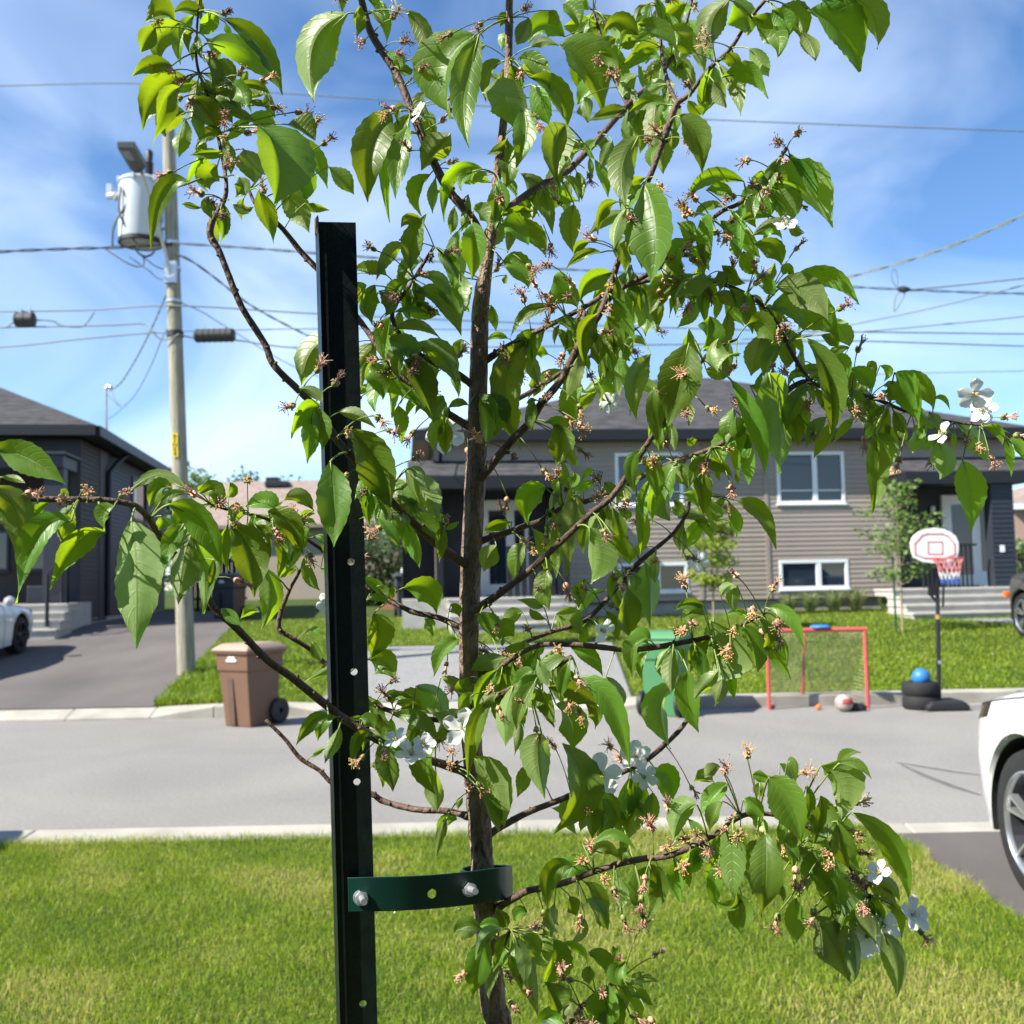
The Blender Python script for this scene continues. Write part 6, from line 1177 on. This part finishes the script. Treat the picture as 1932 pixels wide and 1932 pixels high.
BLOSSOM = {
'A': '925 95 1270 80 990 400 1040 555 1190 300 1480 470 1540 610 1680 640 1780 725 1830 830 1295 780 1390 760 1300 950 990 980 1165 1110 1510 1100 1365 430 1400 510 1260 690',
'B': '300 110 355 240 820 130 650 190 1060 50 150 230 460 410 580 590 330 630 580 700 360 760 410 860 650 970 1040 700 1130 710 1220 740 940 1170 1210 1390 1070 1510 890 1550 1210 1510 1130 1640 1060 1730 1210 1850 1470 1370 1510 1690 215 1430 175 1560 330 1680 490 1730 455 1550 1220 1120 1900 1480 1850 1590 1540 400 1490 320 210 1880 1590 450',
'C': '400 890 110 1120 50 1180 270 1290 60 1360 460 1160 310 1220 650 1400 160 1600 890 1730 590 1820 80 1700 430 1500 550 960 20 1520 640 1110',
'D': '690 900 1410 810 1350 940 1690 990 1570 1110 1330 1370 1800 200 1900 270 1680 380 1120 900 1250 940 1350 1050',
'E': '50 190 220 120 300 170 130 330 210 440 270 520 440 520 60 560 60 770 730 620 810 590 1000 660 420 690 620 1010 250 1080 170 1140 960 900 930 980 1160 740 1250 760 1490 820 1290 440 1370 475 1360 620 1370 370 1200 240 1130 1230 1130 1370 1290 1390 1040 1150 1650 1150 1510 1090 1770 680 1880 620 1670 60 1420 210 780 1720 910 1620 860 1800 620 1840 1080 1660 1580 1390 1800 1260 1760 1030',
'F': '160 380 350 360 530 130 610 200 330 140 740 500 1040 540 1240 660 1460 640 1870 540 1800 440 1680 580 1740 650 1000 80 520 1410 340 1330 50 1400 320 1610 90 1590 560 1570 560 1640 300 1740 50 1220 180 680 250 930 300 820',
'H': '280 30 670 40 1260 120 1340 170 1100 270 1210 400 620 470 720 640 770 580 1520 390 1710 1100 1690 1210 1580 1320 1700 1300 1690 1390 720 1630 930 1640 950 1800 1030 1720 1310 1690 1740 1560 1620 1870 1730 1890 1240 1640 1840 740 1750 860 1140 1290 1350 1320',
'I': '390 450 260 530 70 600 690 530 880 740 980 700 970 850 870 1010 720 1120 565 1310 765 1280 1340 1400 660 1050'}
FLOWERS = [(838, 818, 84, 1), (872, 1375, 84, 0), (776, 1424, 66, 2), (748, 1396, 52, 2), (800, 1405, 48, 0), (1133, 1464, 88, 0), (1200, 1428, 66, 2), (1216, 1466, 54, 1), (1838, 742, 70, 2), (1856, 775, 60, 0), (1779, 820, 56, 2), (1636, 1766, 92, 1), (1668, 1745, 70, 1), (1721, 1726, 74, 2), (1660, 1648, 56, 2), (1481, 425, 52, 2), (1135, 1188, 56, 2), (752, 17, 44, 2), (793, 213, 48, 2), (618, 1140, 50, 1), (1150, 760, 44, 1), (1318, 1058, 48, 1)]
# -------- materials
def leaf_mat(name, up, dn, tr, tmix=.40, attr=None):
    m = bpy.data.materials.new(name); m.use_nodes = True; t = m.node_tree; b = t.nodes['Principled BSDF']
    nn = t.nodes.new; lk = t.links.new
    uv = nn('ShaderNodeUVMap'); uv.uv_map = 'UVMap'; sep = nn('ShaderNodeSeparateXYZ'); lk(uv.outputs[0], sep.inputs[0])
    def math_(op, a, b_=None, c=None):
        n_ = nn('ShaderNodeMath'); n_.operation = op
        for i, v in enumerate((a, b_, c)):
            if v is None: continue
            if isinstance(v, (int, float)): n_.inputs[i].default_value = v
            else: lk(v, n_.inputs[i])
        return n_.outputs[0]
    v = math_('ABSOLUTE', math_('SUBTRACT', math_('MULTIPLY', sep.outputs[1], 2.0), 1.0))
    ph = math_('MULTIPLY', math_('SUBTRACT', sep.outputs[0], math_('MULTIPLY', math_('POWER', v, 1.4), .16)), 9.0)
    fr = math_('ABSOLUTE', math_('SUBTRACT', math_('FRACT', ph), .5))           # 0 at vein .. .5
    vein = math_('SUBTRACT', 1.0, math_('SMOOTH_MIN', math_('MULTIPLY', fr, 9.0), 1.0, .2))
    mid = math_('SUBTRACT', 1.0, math_('SMOOTH_MIN', math_('MULTIPLY', v, 13.0), 1.0, .2))
    veins = math_('MAXIMUM', math_('MULTIPLY', vein, .55), mid)
    co = nn('ShaderNodeTexCoord'); nz_ = nn('ShaderNodeTexNoise'); nz_.inputs['Scale'].default_value = 55; nz_.inputs['Detail'].default_value = 4; lk(co.outputs['Object'], nz_.inputs['Vector'])
    oi = nn('ShaderNodeAttribute' if attr else 'ShaderNodeObjectInfo')
    if attr: oi.attribute_name = attr; rnd = oi.outputs['Fac']
    else: rnd = oi.outputs['Random']
    geo = nn('ShaderNodeNewGeometry')
    mx1 = nn('ShaderNodeMix'); mx1.data_type = 'RGBA'; lk(geo.outputs['Backfacing'], mx1.inputs[0]); mx1.inputs[6].default_value = (*up, 1); mx1.inputs[7].default_value = (*dn, 1)
    hs_ = nn('ShaderNodeHueSaturation'); lk(mx1.outputs[2], hs_.inputs['Color'])
    lk(math_('ADD', math_('MULTIPLY', rnd, .035), .482), hs_.inputs['Hue']); lk(math_('ADD', math_('MULTIPLY', rnd, .45), math_('ADD', math_('MULTIPLY', nz_.outputs[0], .35), .58)), hs_.inputs['Value'])
    mx2 = nn('ShaderNodeMix'); mx2.data_type = 'RGBA'; lk(math_('MULTIPLY', veins, .16), mx2.inputs[0]); lk(hs_.outputs[0], mx2.inputs[6]); mx2.inputs[7].default_value = (.26, .34, .11, 1)
    nb_ = nn('ShaderNodeTexNoise'); nb_.inputs['Scale'].default_value = 130; nb_.inputs['Detail'].default_value = 2; lk(co.outputs['Object'], nb_.inputs['Vector'])
    spot = nn('ShaderNodeMapRange'); spot.inputs[1].default_value = .70; spot.inputs[2].default_value = .76; lk(nb_.outputs[0], spot.inputs[0])
    mx3 = nn('ShaderNodeMix'); mx3.data_type = 'RGBA'; lk(math_('MULTIPLY', spot.outputs[0], .7), mx3.inputs[0]); lk(mx2.outputs[2], mx3.inputs[6]); mx3.inputs[7].default_value = (.20, .13, .03, 1)
    lk(mx3.outputs[2], b.inputs['Base Color'])
    b.inputs['Roughness'].default_value = .43; b.inputs['Specular IOR Level'].default_value = .5
    bp = nn('ShaderNodeBump'); bp.inputs['Strength'].default_value = .45; bp.inputs['Distance'].default_value = .0016
    lk(math_('SUBTRACT', math_('MULTIPLY', nz_.outputs[0], 1.4), math_('MULTIPLY', veins, .55)), bp.inputs['Height']); lk(bp.outputs[0], b.inputs['Normal'])
    tl = nn('ShaderNodeBsdfTranslucent'); h2_ = nn('ShaderNodeHueSaturation'); h2_.inputs['Color'].default_value = (*tr, 1); lk(math_('ADD', math_('MULTIPLY', rnd, .03), .485), h2_.inputs['Hue']); lk(math_('SUBTRACT', math_('ADD', math_('MULTIPLY', rnd, .5), .75), math_('MULTIPLY', veins, .22)), h2_.inputs['Value'])
    lk(h2_.outputs[0], tl.inputs[0])
    ms_ = nn('ShaderNodeMixShader'); ms_.inputs[0].default_value = tmix
    lk(b.outputs[0], ms_.inputs[1]); lk(tl.outputs[0], ms_.inputs[2]); lk(ms_.outputs[0], t.nodes['Material Output'].inputs[0])
    return m
UPC, DNC, TRC = (.088, .185, .022), (.19, .26, .09), (.42, .60, .010)
M_LEAF = leaf_mat('apple_leaf', UPC, DNC, TRC)
M_LEAFS = leaf_mat('apple_leaf_mass', UPC, DNC, TRC, .40, 'rnd')
M_STALK = mat('green_leaf_stalk', (.20, .27, .06), .5, .15, 40)
M_BARK = mat('young_bark', (.055, .033, .024), .62, 0, 45, .35, 190, spec=.35, color2=(.14, .088, .064), stretch=(1, 1, .6), detail=9)
M_TRUNK = mat('trunk_bark', (.15, .098, .068), .75, 0, 60, .9, 150, spec=.3, color2=(.32, .225, .165), stretch=(1, 1, .5), detail=9)
M_PETAL = mat('white_petal', (.80, .82, .80), .6, .04, 30, trans=.35, transcol=(.85, .88, .85))
M_STAM = mat('withered_stamen', (.46, .24, .13), .8, 0, 60, color2=(.66, .42, .32), rand=.25)
M_PINKF = mat('pink_withered_base', (.50, .17, .14), .7, 0, 60, color2=(.52, .36, .20), rand=.25)
M_CALYX = mat('green_calyx', (.16, .22, .05), .6, .2, 60)
M_ANTHER = mat('yellow_anther', (.62, .48, .10), .7, .1, 60)
base = at(985, 3519, TD); base.z = LAWN_Z
TREE = thing('apple_tree', 'young apple tree with fading white blossom strapped to the metal stake', 'tree', base)
TO = TREE.location
NODES = []       # spur positions on the branches (screen x, y, depth, 3-D)
for bi, (nm, pts) in enumerate(BR):
    sp = smooth_path(pts, 7)
    P = [at(q[0], q[1], q[3]) - TO for q in sp]; rad = [max(.0009, q[2] * q[3] / FPX / 2) for q in sp]
    rr = random.Random(bi)
    if bi > 0: rad = [r_ * .94 * (1 + .045 * rr.uniform(-1, 1)) for r_ in rad]; rad[0] *= 1.25; rad[1] *= 1.15
    else: rad = [r_ * (1 + .035 * rr.uniform(-1, 1)) for r_ in rad]
    mb = MB(); mb.tube(P, rad, 16 if bi == 0 else 9, bump=.03, seed=bi)
    # buds and knots along the wood
    ln = 0; last = None
    for k_ in range(1, len(sp) - 1):
        ln += math.hypot(sp[k_][0] - sp[k_ - 1][0], sp[k_][1] - sp[k_ - 1][1])
        if sp[k_][1] > 2050: ln = 0; continue
        if ln > (34 if bi else 60):
            ln = 0
            if bi or sp[k_][1] < 760: NODES.append((sp[k_][0], sp[k_][1], sp[k_][3], P[k_].copy(), bi))
            if bi == 0: continue
            d_ = Vector((rr.uniform(-1, 1), rr.uniform(-1, .3), rr.uniform(-.5, 1))).normalized(); q0 = P[k_]; rb = rad[k_]
            mb.tube([q0, q0 + d_ * rb * 1.25, q0 + d_ * rb * (1.35 + rr.uniform(0, .5))], [rb * .6, rb * .5, rb * .25], 6)
    NODES.append((sp[-1][0], sp[-1][1], sp[-1][3], P[-1].copy(), bi))
    mb.build(nm, M_TRUNK if bi == 0 else M_BARK, TREE, smooth=180)
# lenticels on the trunk
ltc = MB(); rr = random.Random(5); tp_s = smooth_path(BR[0][1], 30)
for k_ in range(150):
    q = tp_s[rr.randrange(70, len(tp_s) - 200)]; c_ = at(q[0], q[1], q[3]) - TO; r_ = q[2] * q[3] / FPX / 2; a = rr.uniform(-1.5, 1.5)
    d_ = (RIGHT * math.sin(a) - FWD * math.cos(a)); pp = c_ + d_ * r_ * .98; s_ = RIGHT * math.cos(a) + FWD * math.sin(a); w_ = rr.uniform(.0007, .0016)
    ltc.add([pp - s_ * w_ - UP * w_ * .4, pp + s_ * w_ - UP * w_ * .4, pp + s_ * w_ + UP * w_ * .4, pp - s_ * w_ + UP * w_ * .4, pp + d_ * w_ * .8], [(0, 1, 4), (1, 2, 4), (2, 3, 4), (3, 0, 4)])
ltc.build('bark_lenticels', mat('pale_lenticel', (.24, .18, .13), .8, .2, 60), TREE)['kind'] = 'stuff'
def nearest(px, py, far=1.0):
    return min(NODES, key=lambda n_: (n_[0] - px) ** 2 + (n_[1] - py) ** 2)
def leaf_geo(B, Mi, T_, w, rg, upside, fold, roll, nu=18):
    """returns verts, faces, uvs of a serrated apple leaf along the curve B-Mi-T_"""
    V, F, UVs = [], [], []
    ctrl = Mi * 2 - (B + T_) * .5
    side_n = 6
    wav = rg.uniform(0, 6.28); wamp = rg.uniform(.03, .10) * w; curl = rg.uniform(-.25, .35)
    wk = rg.uniform(.80, .98); twist = rg.gauss(0, .55)
    for i in range(nu + 1):
        u = i / nu
        c_ = B * (1 - u) ** 2 + ctrl * 2 * u * (1 - u) + T_ * u * u
        tg_ = ((ctrl - B) * (1 - u) + (T_ - ctrl) * u).normalized()
        vw = (C0 - (c_ + TO)).normalized()
        s_ = tg_.cross(vw).normalized(); n_ = s_.cross(tg_)
        rl = roll * (1 - .3 * u) + twist * (u - .3)
        s2 = s_ * math.cos(rl) + n_ * math.sin(rl); n2 = n_ * math.cos(rl) - s_ * math.sin(rl)
        n2 = n2 * upside
        hw = w * .5 * abs(math.sin(math.pi * u ** wk)) ** .95 if u < 1 else 0
        if u > .72: hw *= (1 - ((u - .72) / .28) ** 1.4 * .42)
        hw = max(hw, w * .006)
        for j in range(-3, 4):
            v = j / 3
            ser = 1.0
            if abs(j) == 3: ser = 1 + (.045 if i % 2 else -.03)
            y = hw * v * ser
            lift = abs(y) * math.tan(fold) * (1 - .35 * abs(v)) + curl * y * y / max(w, 1e-4) * 1.2 + wamp * math.sin(u * 9 + wav + (1.6 if v < 0 else 0)) * v * v
            # quilting between the veins
            V.append(c_ + s2 * y + n2 * lift); UVs.append((u, v * .5 + .5))
    for i in range(nu):
        for j in range(side_n):
            a = i * 7 + j; f = (a, a + 1, a + 8, a + 7)
            F.append(f if upside > 0 else f[::-1])
    return V, F, UVs
jobs = []
for cr, txt in LEAVES.items():
    ox, oy, sc = CROP[cr]
    for row in txt.split(';'):
        n_ = [float(z) for z in row.split()]
        assert len(n_) == 7, (cr, row)
        q = [ox + n_[0] / sc, oy + n_[1] / sc, ox + n_[2] / sc, oy + n_[3] / sc, ox + n_[4] / sc, oy + n_[5] / sc, n_[6] / sc]
        jobs.append((q, 0))
rr = random.Random(99)
for (cx, cy, rx, ry, n_, dd, l0, l1) in [(1190, 100, 130, 95, 60, .20, 30, 95), (1400, 480, 110, 130, 34, .05, 30, 80), (1120, 690, 90, 75, 40, .12, 28, 85), (1330, 920, 70, 90, 26, .08, 26, 75), (480, 975, 90, 40, 22, .05, 28, 75), (1000, 1240, 120, 70, 28, .04, 28, 80), (1560, 1590, 90, 90, 26, .03, 28, 85), (1680, 765, 140, 35, 26, .03, 24, 62), (430, 200, 80, 160, 30, .05, 28, 75), (760, 620, 80, 110, 28, .04, 28, 75), (1000, 300, 110, 140, 36, .07, 30, 95), (1130, 1500, 110, 70, 18, .06, 28, 80), (1300, 1180, 90, 50, 20, .04, 28, 75), (1420, 640, 130, 90, 32, .07, 30, 90), (1110, 940, 90, 60, 22, .04, 26, 75), (1560, 690, 60, 60, 14, .05, 28, 70), (1100, 1780, 120, 90, 16, .04, 26, 70), (780, 1360, 90, 50, 14, .04, 26, 65), (900, 110, 90, 100, 16, .08, 30, 80),
        (930, -190, 330, 150, 90, .0, 60, 130), (1470, -110, 120, 80, 24, .0, 60, 120), (620, -190, 100, 130, 30, .0, 60, 120), (400, -75, 60, 40, 8, .0, 50, 100)]:
    for _ in range(int(n_ * (.42 if cy > 0 else 1))):
        a, r_ = rr.uniform(0, 6.28), math.sqrt(rr.uniform(0, 1)); x, y = cx + rx * r_ * math.cos(a), cy + ry * r_ * math.sin(a)
        l_ = rr.uniform(l0, l1); b_ = rr.gauss(math.pi / 2, .85); dx, dy = math.cos(b_) * l_, math.sin(b_) * l_
        if cy < 0 and y + dy > -4: continue
        k_ = rr.uniform(-.15, .15) * l_
        jobs.append(([x, y, x + dx / 2 - math.sin(b_) * k_, y + dy / 2 + math.cos(b_) * k_, x + dx, y + dy, l_ * rr.uniform(.30, .44)], dd))
ROSP = {0: .2, 1: 0, 2: .5, 3: .5, 4: .35, 5: .8, 6: .35, 7: .6, 8: .6, 9: .6, 10: .7, 11: .55, 12: .7, 13: .9, 14: .35, 15: .75, 17: .9, 18: 1.0, 19: .6, 20: .55, 21: .9, 22: .8, 23: .9}
EXTRA = []
for nd_ in NODES:
    x, y, d_, _, bi = nd_
    if y < -10 or y > 1935 or rr.random() > ROSP.get(bi, .6): continue
    if bi == 2 and 300 < x < 705 or bi == 3 and 425 < y < 720 or bi == 12 and 1130 < x < 1225 or bi == 9 and x < 1060 or bi == 15 and x < 1060 or bi == 4 and 500 < x < 720 or bi == 8 and x < 1060 or bi == 10 and x < 985 or bi == 19 and x > 690 or bi == 20 and x < 625: continue
    for _k in range(rr.randint(1, 4)):
        b_ = rr.gauss(math.pi / 2, 1.15); o_ = rr.uniform(5, 20); l_ = rr.uniform(34, 100); x0, y0_ = x + math.cos(b_) * o_, y + math.sin(b_) * o_
        b2 = b_ + (math.pi / 2 - b_) * rr.uniform(.3, .9); dx, dy = math.cos(b2) * l_, math.sin(b2) * l_
        mx_c, my_c = x0 + math.cos(b_) * l_ * .52, y0_ + math.sin(b_) * l_ * .52
        jobs.append(([x0, y0_, (mx_c + x0 + dx * .5) / 2, (my_c + y0_ + dy * .5) / 2, x0 + dx, y0_ + dy, l_ * rr.uniform(.28, .42)], .03))
    for _k in range(rr.choice((0, 1, 1, 2))):
        b_ = rr.uniform(0, 6.28); o_ = rr.uniform(18, 42); EXTRA.append((x + math.cos(b_) * o_, y + math.sin(b_) * o_))
jobs.sort(key=lambda j_: -math.hypot(j_[0][4] - j_[0][0], j_[0][5] - j_[0][1]) * j_[0][6] * (1 if j_[0][5] > 0 else 1e-6))
mass = MB(); mass_uv = []; mass_r = []
def finish_uv(me, uvs):
    ul = me.uv_layers.new(name='UVMap'); li = np.zeros(len(me.loops), dtype=np.int32); me.loops.foreach_get('vertex_index', li)
    ul.data.foreach_set('uv', np.array(uvs, dtype=np.float32)[li].ravel())
NLEAF = 0
for li_, (q, dd) in enumerate(jobs):
    rg = random.Random(1000 + li_)
    nd = nearest(q[0], q[1]); dist = math.hypot(nd[0] - q[0], nd[1] - q[1])
    size = math.hypot(q[4] - q[0], q[5] - q[1])
    d0 = nd[2] + dd * rg.uniform(.3, 1.0) + rg.uniform(-.035, .02) - .02 * min(1, size / 150)
    pt_ = size * d0 / FPX
    if 598 < q[0] < 712 and q[1] > 400 and nd[2] < SD: d0 = min(d0, 1.10)
    d2 = d0 + rg.uniform(-.35, .30) * pt_
    d1 = (d0 + d2) / 2 + rg.uniform(-.10, .10) * pt_
    if 598 < q[0] < 712 and q[1] > 400 and nd[2] < SD: d1 = min(d1, 1.105); d2 = min(d2, 1.108)
    B_p, M_p, T_p = at(q[0], q[1], d0) - TO, at(q[2], q[3], d1) - TO, at(q[4], q[5], d2) - TO
    roll = rg.gauss(0, .5); roll = max(-.85, min(.85, roll)); upside = 1 if rg.random() < .7 else -1
    fold = R(rg.uniform(14, 52)); w = (.93 if dd == 0 else .86) * q[6] * d0 / FPX / max(.66, math.cos(roll)) / math.cos(fold * .75)
    V, F, UVs = leaf_geo(B_p, M_p, T_p, w, rg, upside, fold, roll, 18 if size > 45 else 10)
    nv = len(V)
    # petiole
    mb = MB(); N3 = nd[3]; mp3 = (N3 + B_p) / 2 + Vector((0, 0, .12 * (B_p - N3).length)) 
    st = [N3 * (1 - t_) ** 2 + mp3 * 2 * t_ * (1 - t_) + B_p * t_ * t_ for t_ in (0, .25, .5, .75, 1)] + [M_p * .45 + B_p * .55]
    rp_ = min(.0011, .0005 + size * 4e-6); mb.tube(st, [rp_ * 1.2, rp_, rp_, rp_, rp_, rp_ * .45], 5)
    if NLEAF < 300:
        NLEAF += 1
        allv = [tuple(v_) for v_ in V] + mb.v; allf = [tuple(f) for f in F] + [tuple(i + nv for i in f) for f in mb.f]
        me = bpy.data.meshes.new('leaf'); c_ = B_p
        me.from_pydata([(x - c_.x, y - c_.y, z - c_.z) for x, y, z in allv], [], allf)
        me.materials.append(M_LEAF); me.materials.append(M_STALK); me.polygons.foreach_set('material_index', [0] * len(F) + [1] * len(mb.f)); me.shade_smooth()
        finish_uv(me, UVs + [(.5, .5)] * len(mb.v)); me.update()
        o = bpy.data.objects.new('leaf', me); COL.objects.link(o); o.parent = TREE; o.location = c_
    else:
        r_ = rg.random(); mass.add(V, F, 0); mass_uv += UVs; mass_r += [r_] * nv; k0 = len(mb.v); mass.add(mb.v, mb.f, 1); mass_uv += [(.5, .5)] * k0; mass_r += [r_] * k0
o = mass.build('small_leaves', [M_LEAFS, M_STALK], TREE, smooth=180); o['kind'] = 'stuff'
finish_uv(o.data, mass_uv); a_ = o.data.attributes.new('rnd', 'FLOAT', 'POINT'); a_.data.foreach_set('value', np.array(mass_r, dtype=np.float32))
# spent blossoms
def stalk_path(nd, P, sag=.1):
    N3 = nd[3]; m3 = (N3 + P) / 2 + Vector((0, 0, sag * (P - N3).length)); return [N3 * (1 - t_) ** 2 + m3 * 2 * t_ * (1 - t_) + P * t_ * t_ for t_ in (0, .25, .5, .75, 1)]
bk_ = 0
BLOSSOM['X'] = [v for q in EXTRA for v in q]
for cr, txt in BLOSSOM.items():
    if cr == 'X': ox, oy, sc, z = 0, 0, 1.0, txt
    else: ox, oy, sc = CROP[cr]; z = [float(v) for v in txt.split()]
    for i in range(0, len(z), 2):
        bk_ += 1; rg = random.Random(5000 + bk_)
        px, py_ = ox + z[i] / sc, oy + z[i + 1] / sc; nd = nearest(px, py_)
        d0 = nd[2] - rg.uniform(.0, .05)
        if 590 < px < 715 and nd[2] < SD + .02: d0 = min(d0, 1.095)
        P = at(px, py_, d0) - TO
        st = stalk_path(nd, P, rg.uniform(.05, .25)); dr = (P - st[-2]).normalized()
        dr = (dr + Vector((rg.uniform(-.5, .5), rg.uniform(-.6, .2), rg.uniform(-.6, .6)))).normalized()
        sc_ = rg.uniform(1.0, 1.5); mb = MB()
        mb.tube(st, [.0010, .0007, .0006, .0006, .0008], 5, 0)
        ax = dr; s1 = ax.orthogonal().normalized(); s2 = ax.cross(s1)
        pr = [(.0006, 0), (.0021, .0012), (.0025, .003), (.0021, .0046), (.0013, .0054)]
        mb.tube([P + ax * h_ * sc_ for _, h_ in pr], [r_ * sc_ for r_, _ in pr], 7, rg.choice((0, 0, 1)))
        c_ = P + ax * .005 * sc_
        for k_ in range(5):
            a = k_ * 1.2566 + rg.uniform(-.2, .2); rd = s1 * math.cos(a) + s2 * math.sin(a); tn = s2 * math.cos(a) - s1 * math.sin(a)
            q0, q1, q2 = c_ + rd * .0010, c_ + rd * .0030 * sc_ + ax * .0008, c_ + rd * .0038 * sc_ - ax * .0026 * sc_
            mb.add([q0 - tn * .0013, q0 + tn * .0013, q1 + tn * .0011, q1 - tn * .0011, q2], [(0, 1, 2, 3), (3, 2, 4)], 1)
        spread = rg.uniform(.25, .95)
        for k_ in range(rg.randint(22, 32)):
            a = rg.uniform(0, 6.28); rd = s1 * math.cos(a) + s2 * math.sin(a); l_ = rg.uniform(.0055, .0125) * sc_; sp_ = spread * rg.uniform(.3, 1.1)
            e = c_ + ax * l_ * math.cos(sp_) + rd * l_ * math.sin(sp_); m_ = c_ + ax * l_ * .55 + rd * l_ * .22 * math.sin(sp_) + Vector((rg.uniform(-1, 1), rg.uniform(-1, 1), rg.uniform(-1, 1))) * .0008
            mb.tube([c_ + rd * .0008, m_, e], [.00046, .0004, .00036], 3, 2)
            mb.tube([e - ax * .0004, e, e + ax * .0008], [.0003, .0008, .0003], 4, 3)
        mb.v = [(x - P.x, y - P.y, zz - P.z) for x, y, zz in mb.v]
        mb.build('spent_blossom', [M_CALYX, M_PINKF, M_STAM, rg.choice((M_STAM, M_ANTHER, M_BARK))], TREE, loc=P, smooth=180)
# open white flowers
for k_, (px, py_, wpx, mode) in enumerate(FLOWERS):
    rg = random.Random(8000 + k_); nd = nearest(px, py_); d0 = nd[2] - rg.uniform(.05, .085)
    if mode == 1: d0 = nd[2] - .02 if k_ else nd[2] + .02
    P = at(px, py_, d0) - TO; r_ = wpx * d0 / FPX / 2
    toc = (C0 - at(px, py_, d0)).normalized()
    ax = {0: (toc + Vector((rg.uniform(-.3, .3), 0, .35))).normalized(), 1: (-toc + Vector((.15, 0, .1))).normalized(), 2: (toc * .45 + Vector((rg.uniform(-.8, .8), -.1, rg.uniform(-.5, .8)))).normalized()}[mode]
    s1 = ax.orthogonal().normalized(); s2 = ax.cross(s1)
    cen = MB(); cen.tube(stalk_path(nd, P - ax * .004, .1), [.001, .0007, .0007, .0007, .0012], 5, 0); cen.tube([P - ax * .005, P - ax * .003, P, P + ax * .001], [.0012, .0024, .0022, .001], 8, 0)
    for i in range(16):
        a = rg.uniform(0, 6.28); rd = s1 * math.cos(a) + s2 * math.sin(a); l_ = r_ * rg.uniform(.28, .42); e = P + ax * l_ * .8 + rd * l_ * rg.uniform(.2, .6)
        cen.tube([P, (P + e) / 2 + rd * .0005, e], [.0003, .00025, .00025], 3, 1); cen.tube([e - ax * .0006, e, e + ax * .0008], [.0002, .0008, .0002], 4, 2)
    cen.v = [(x - P.x, y - P.y, zz - P.z) for x, y, zz in cen.v]
    fo = cen.build('flower', [M_CALYX, M_PETAL, M_ANTHER], TREE, loc=P, smooth=180)
    for i in range(5):
        if k_ in (10, 17) and i in (1, 3): continue
        a = i * 1.2566 + rg.uniform(-.12, .12); rd = s1 * math.cos(a) + s2 * math.sin(a); tn = s2 * math.cos(a) - s1 * math.sin(a)
        V, F = [], []; nu, nvv = 9, 6; cup = rg.uniform(.05, .45)
        for ii in range(nu + 1):
            u = ii / nu; hw = r_ * .40 * (u + .02) ** .7 * math.sqrt(max(.06, 1 - max(0, (u - .5) / .5) ** 2.2)) * 1.15
            for jj in range(nvv + 1):
                v = jj / nvv * 2 - 1
                end = r_ * (1 - .10 * v * v - (.05 * (1 - abs(v)) if u == 1 else 0))
                V.append(rd * (end * u) + tn * hw * v + ax * (cup * r_ * (u * (1 - .4 * u)) + .12 * r_ * v * v * u + .03 * r_ * math.sin(7 * u + 3 * v + i)))
        for ii in range(nu):
            for jj in range(nvv): q_ = ii * (nvv + 1) + jj; F.append((q_, q_ + 1, q_ + nvv + 2, q_ + nvv + 1))
        MB().add(V, F).build('petal', M_PETAL, fo, smooth=180)
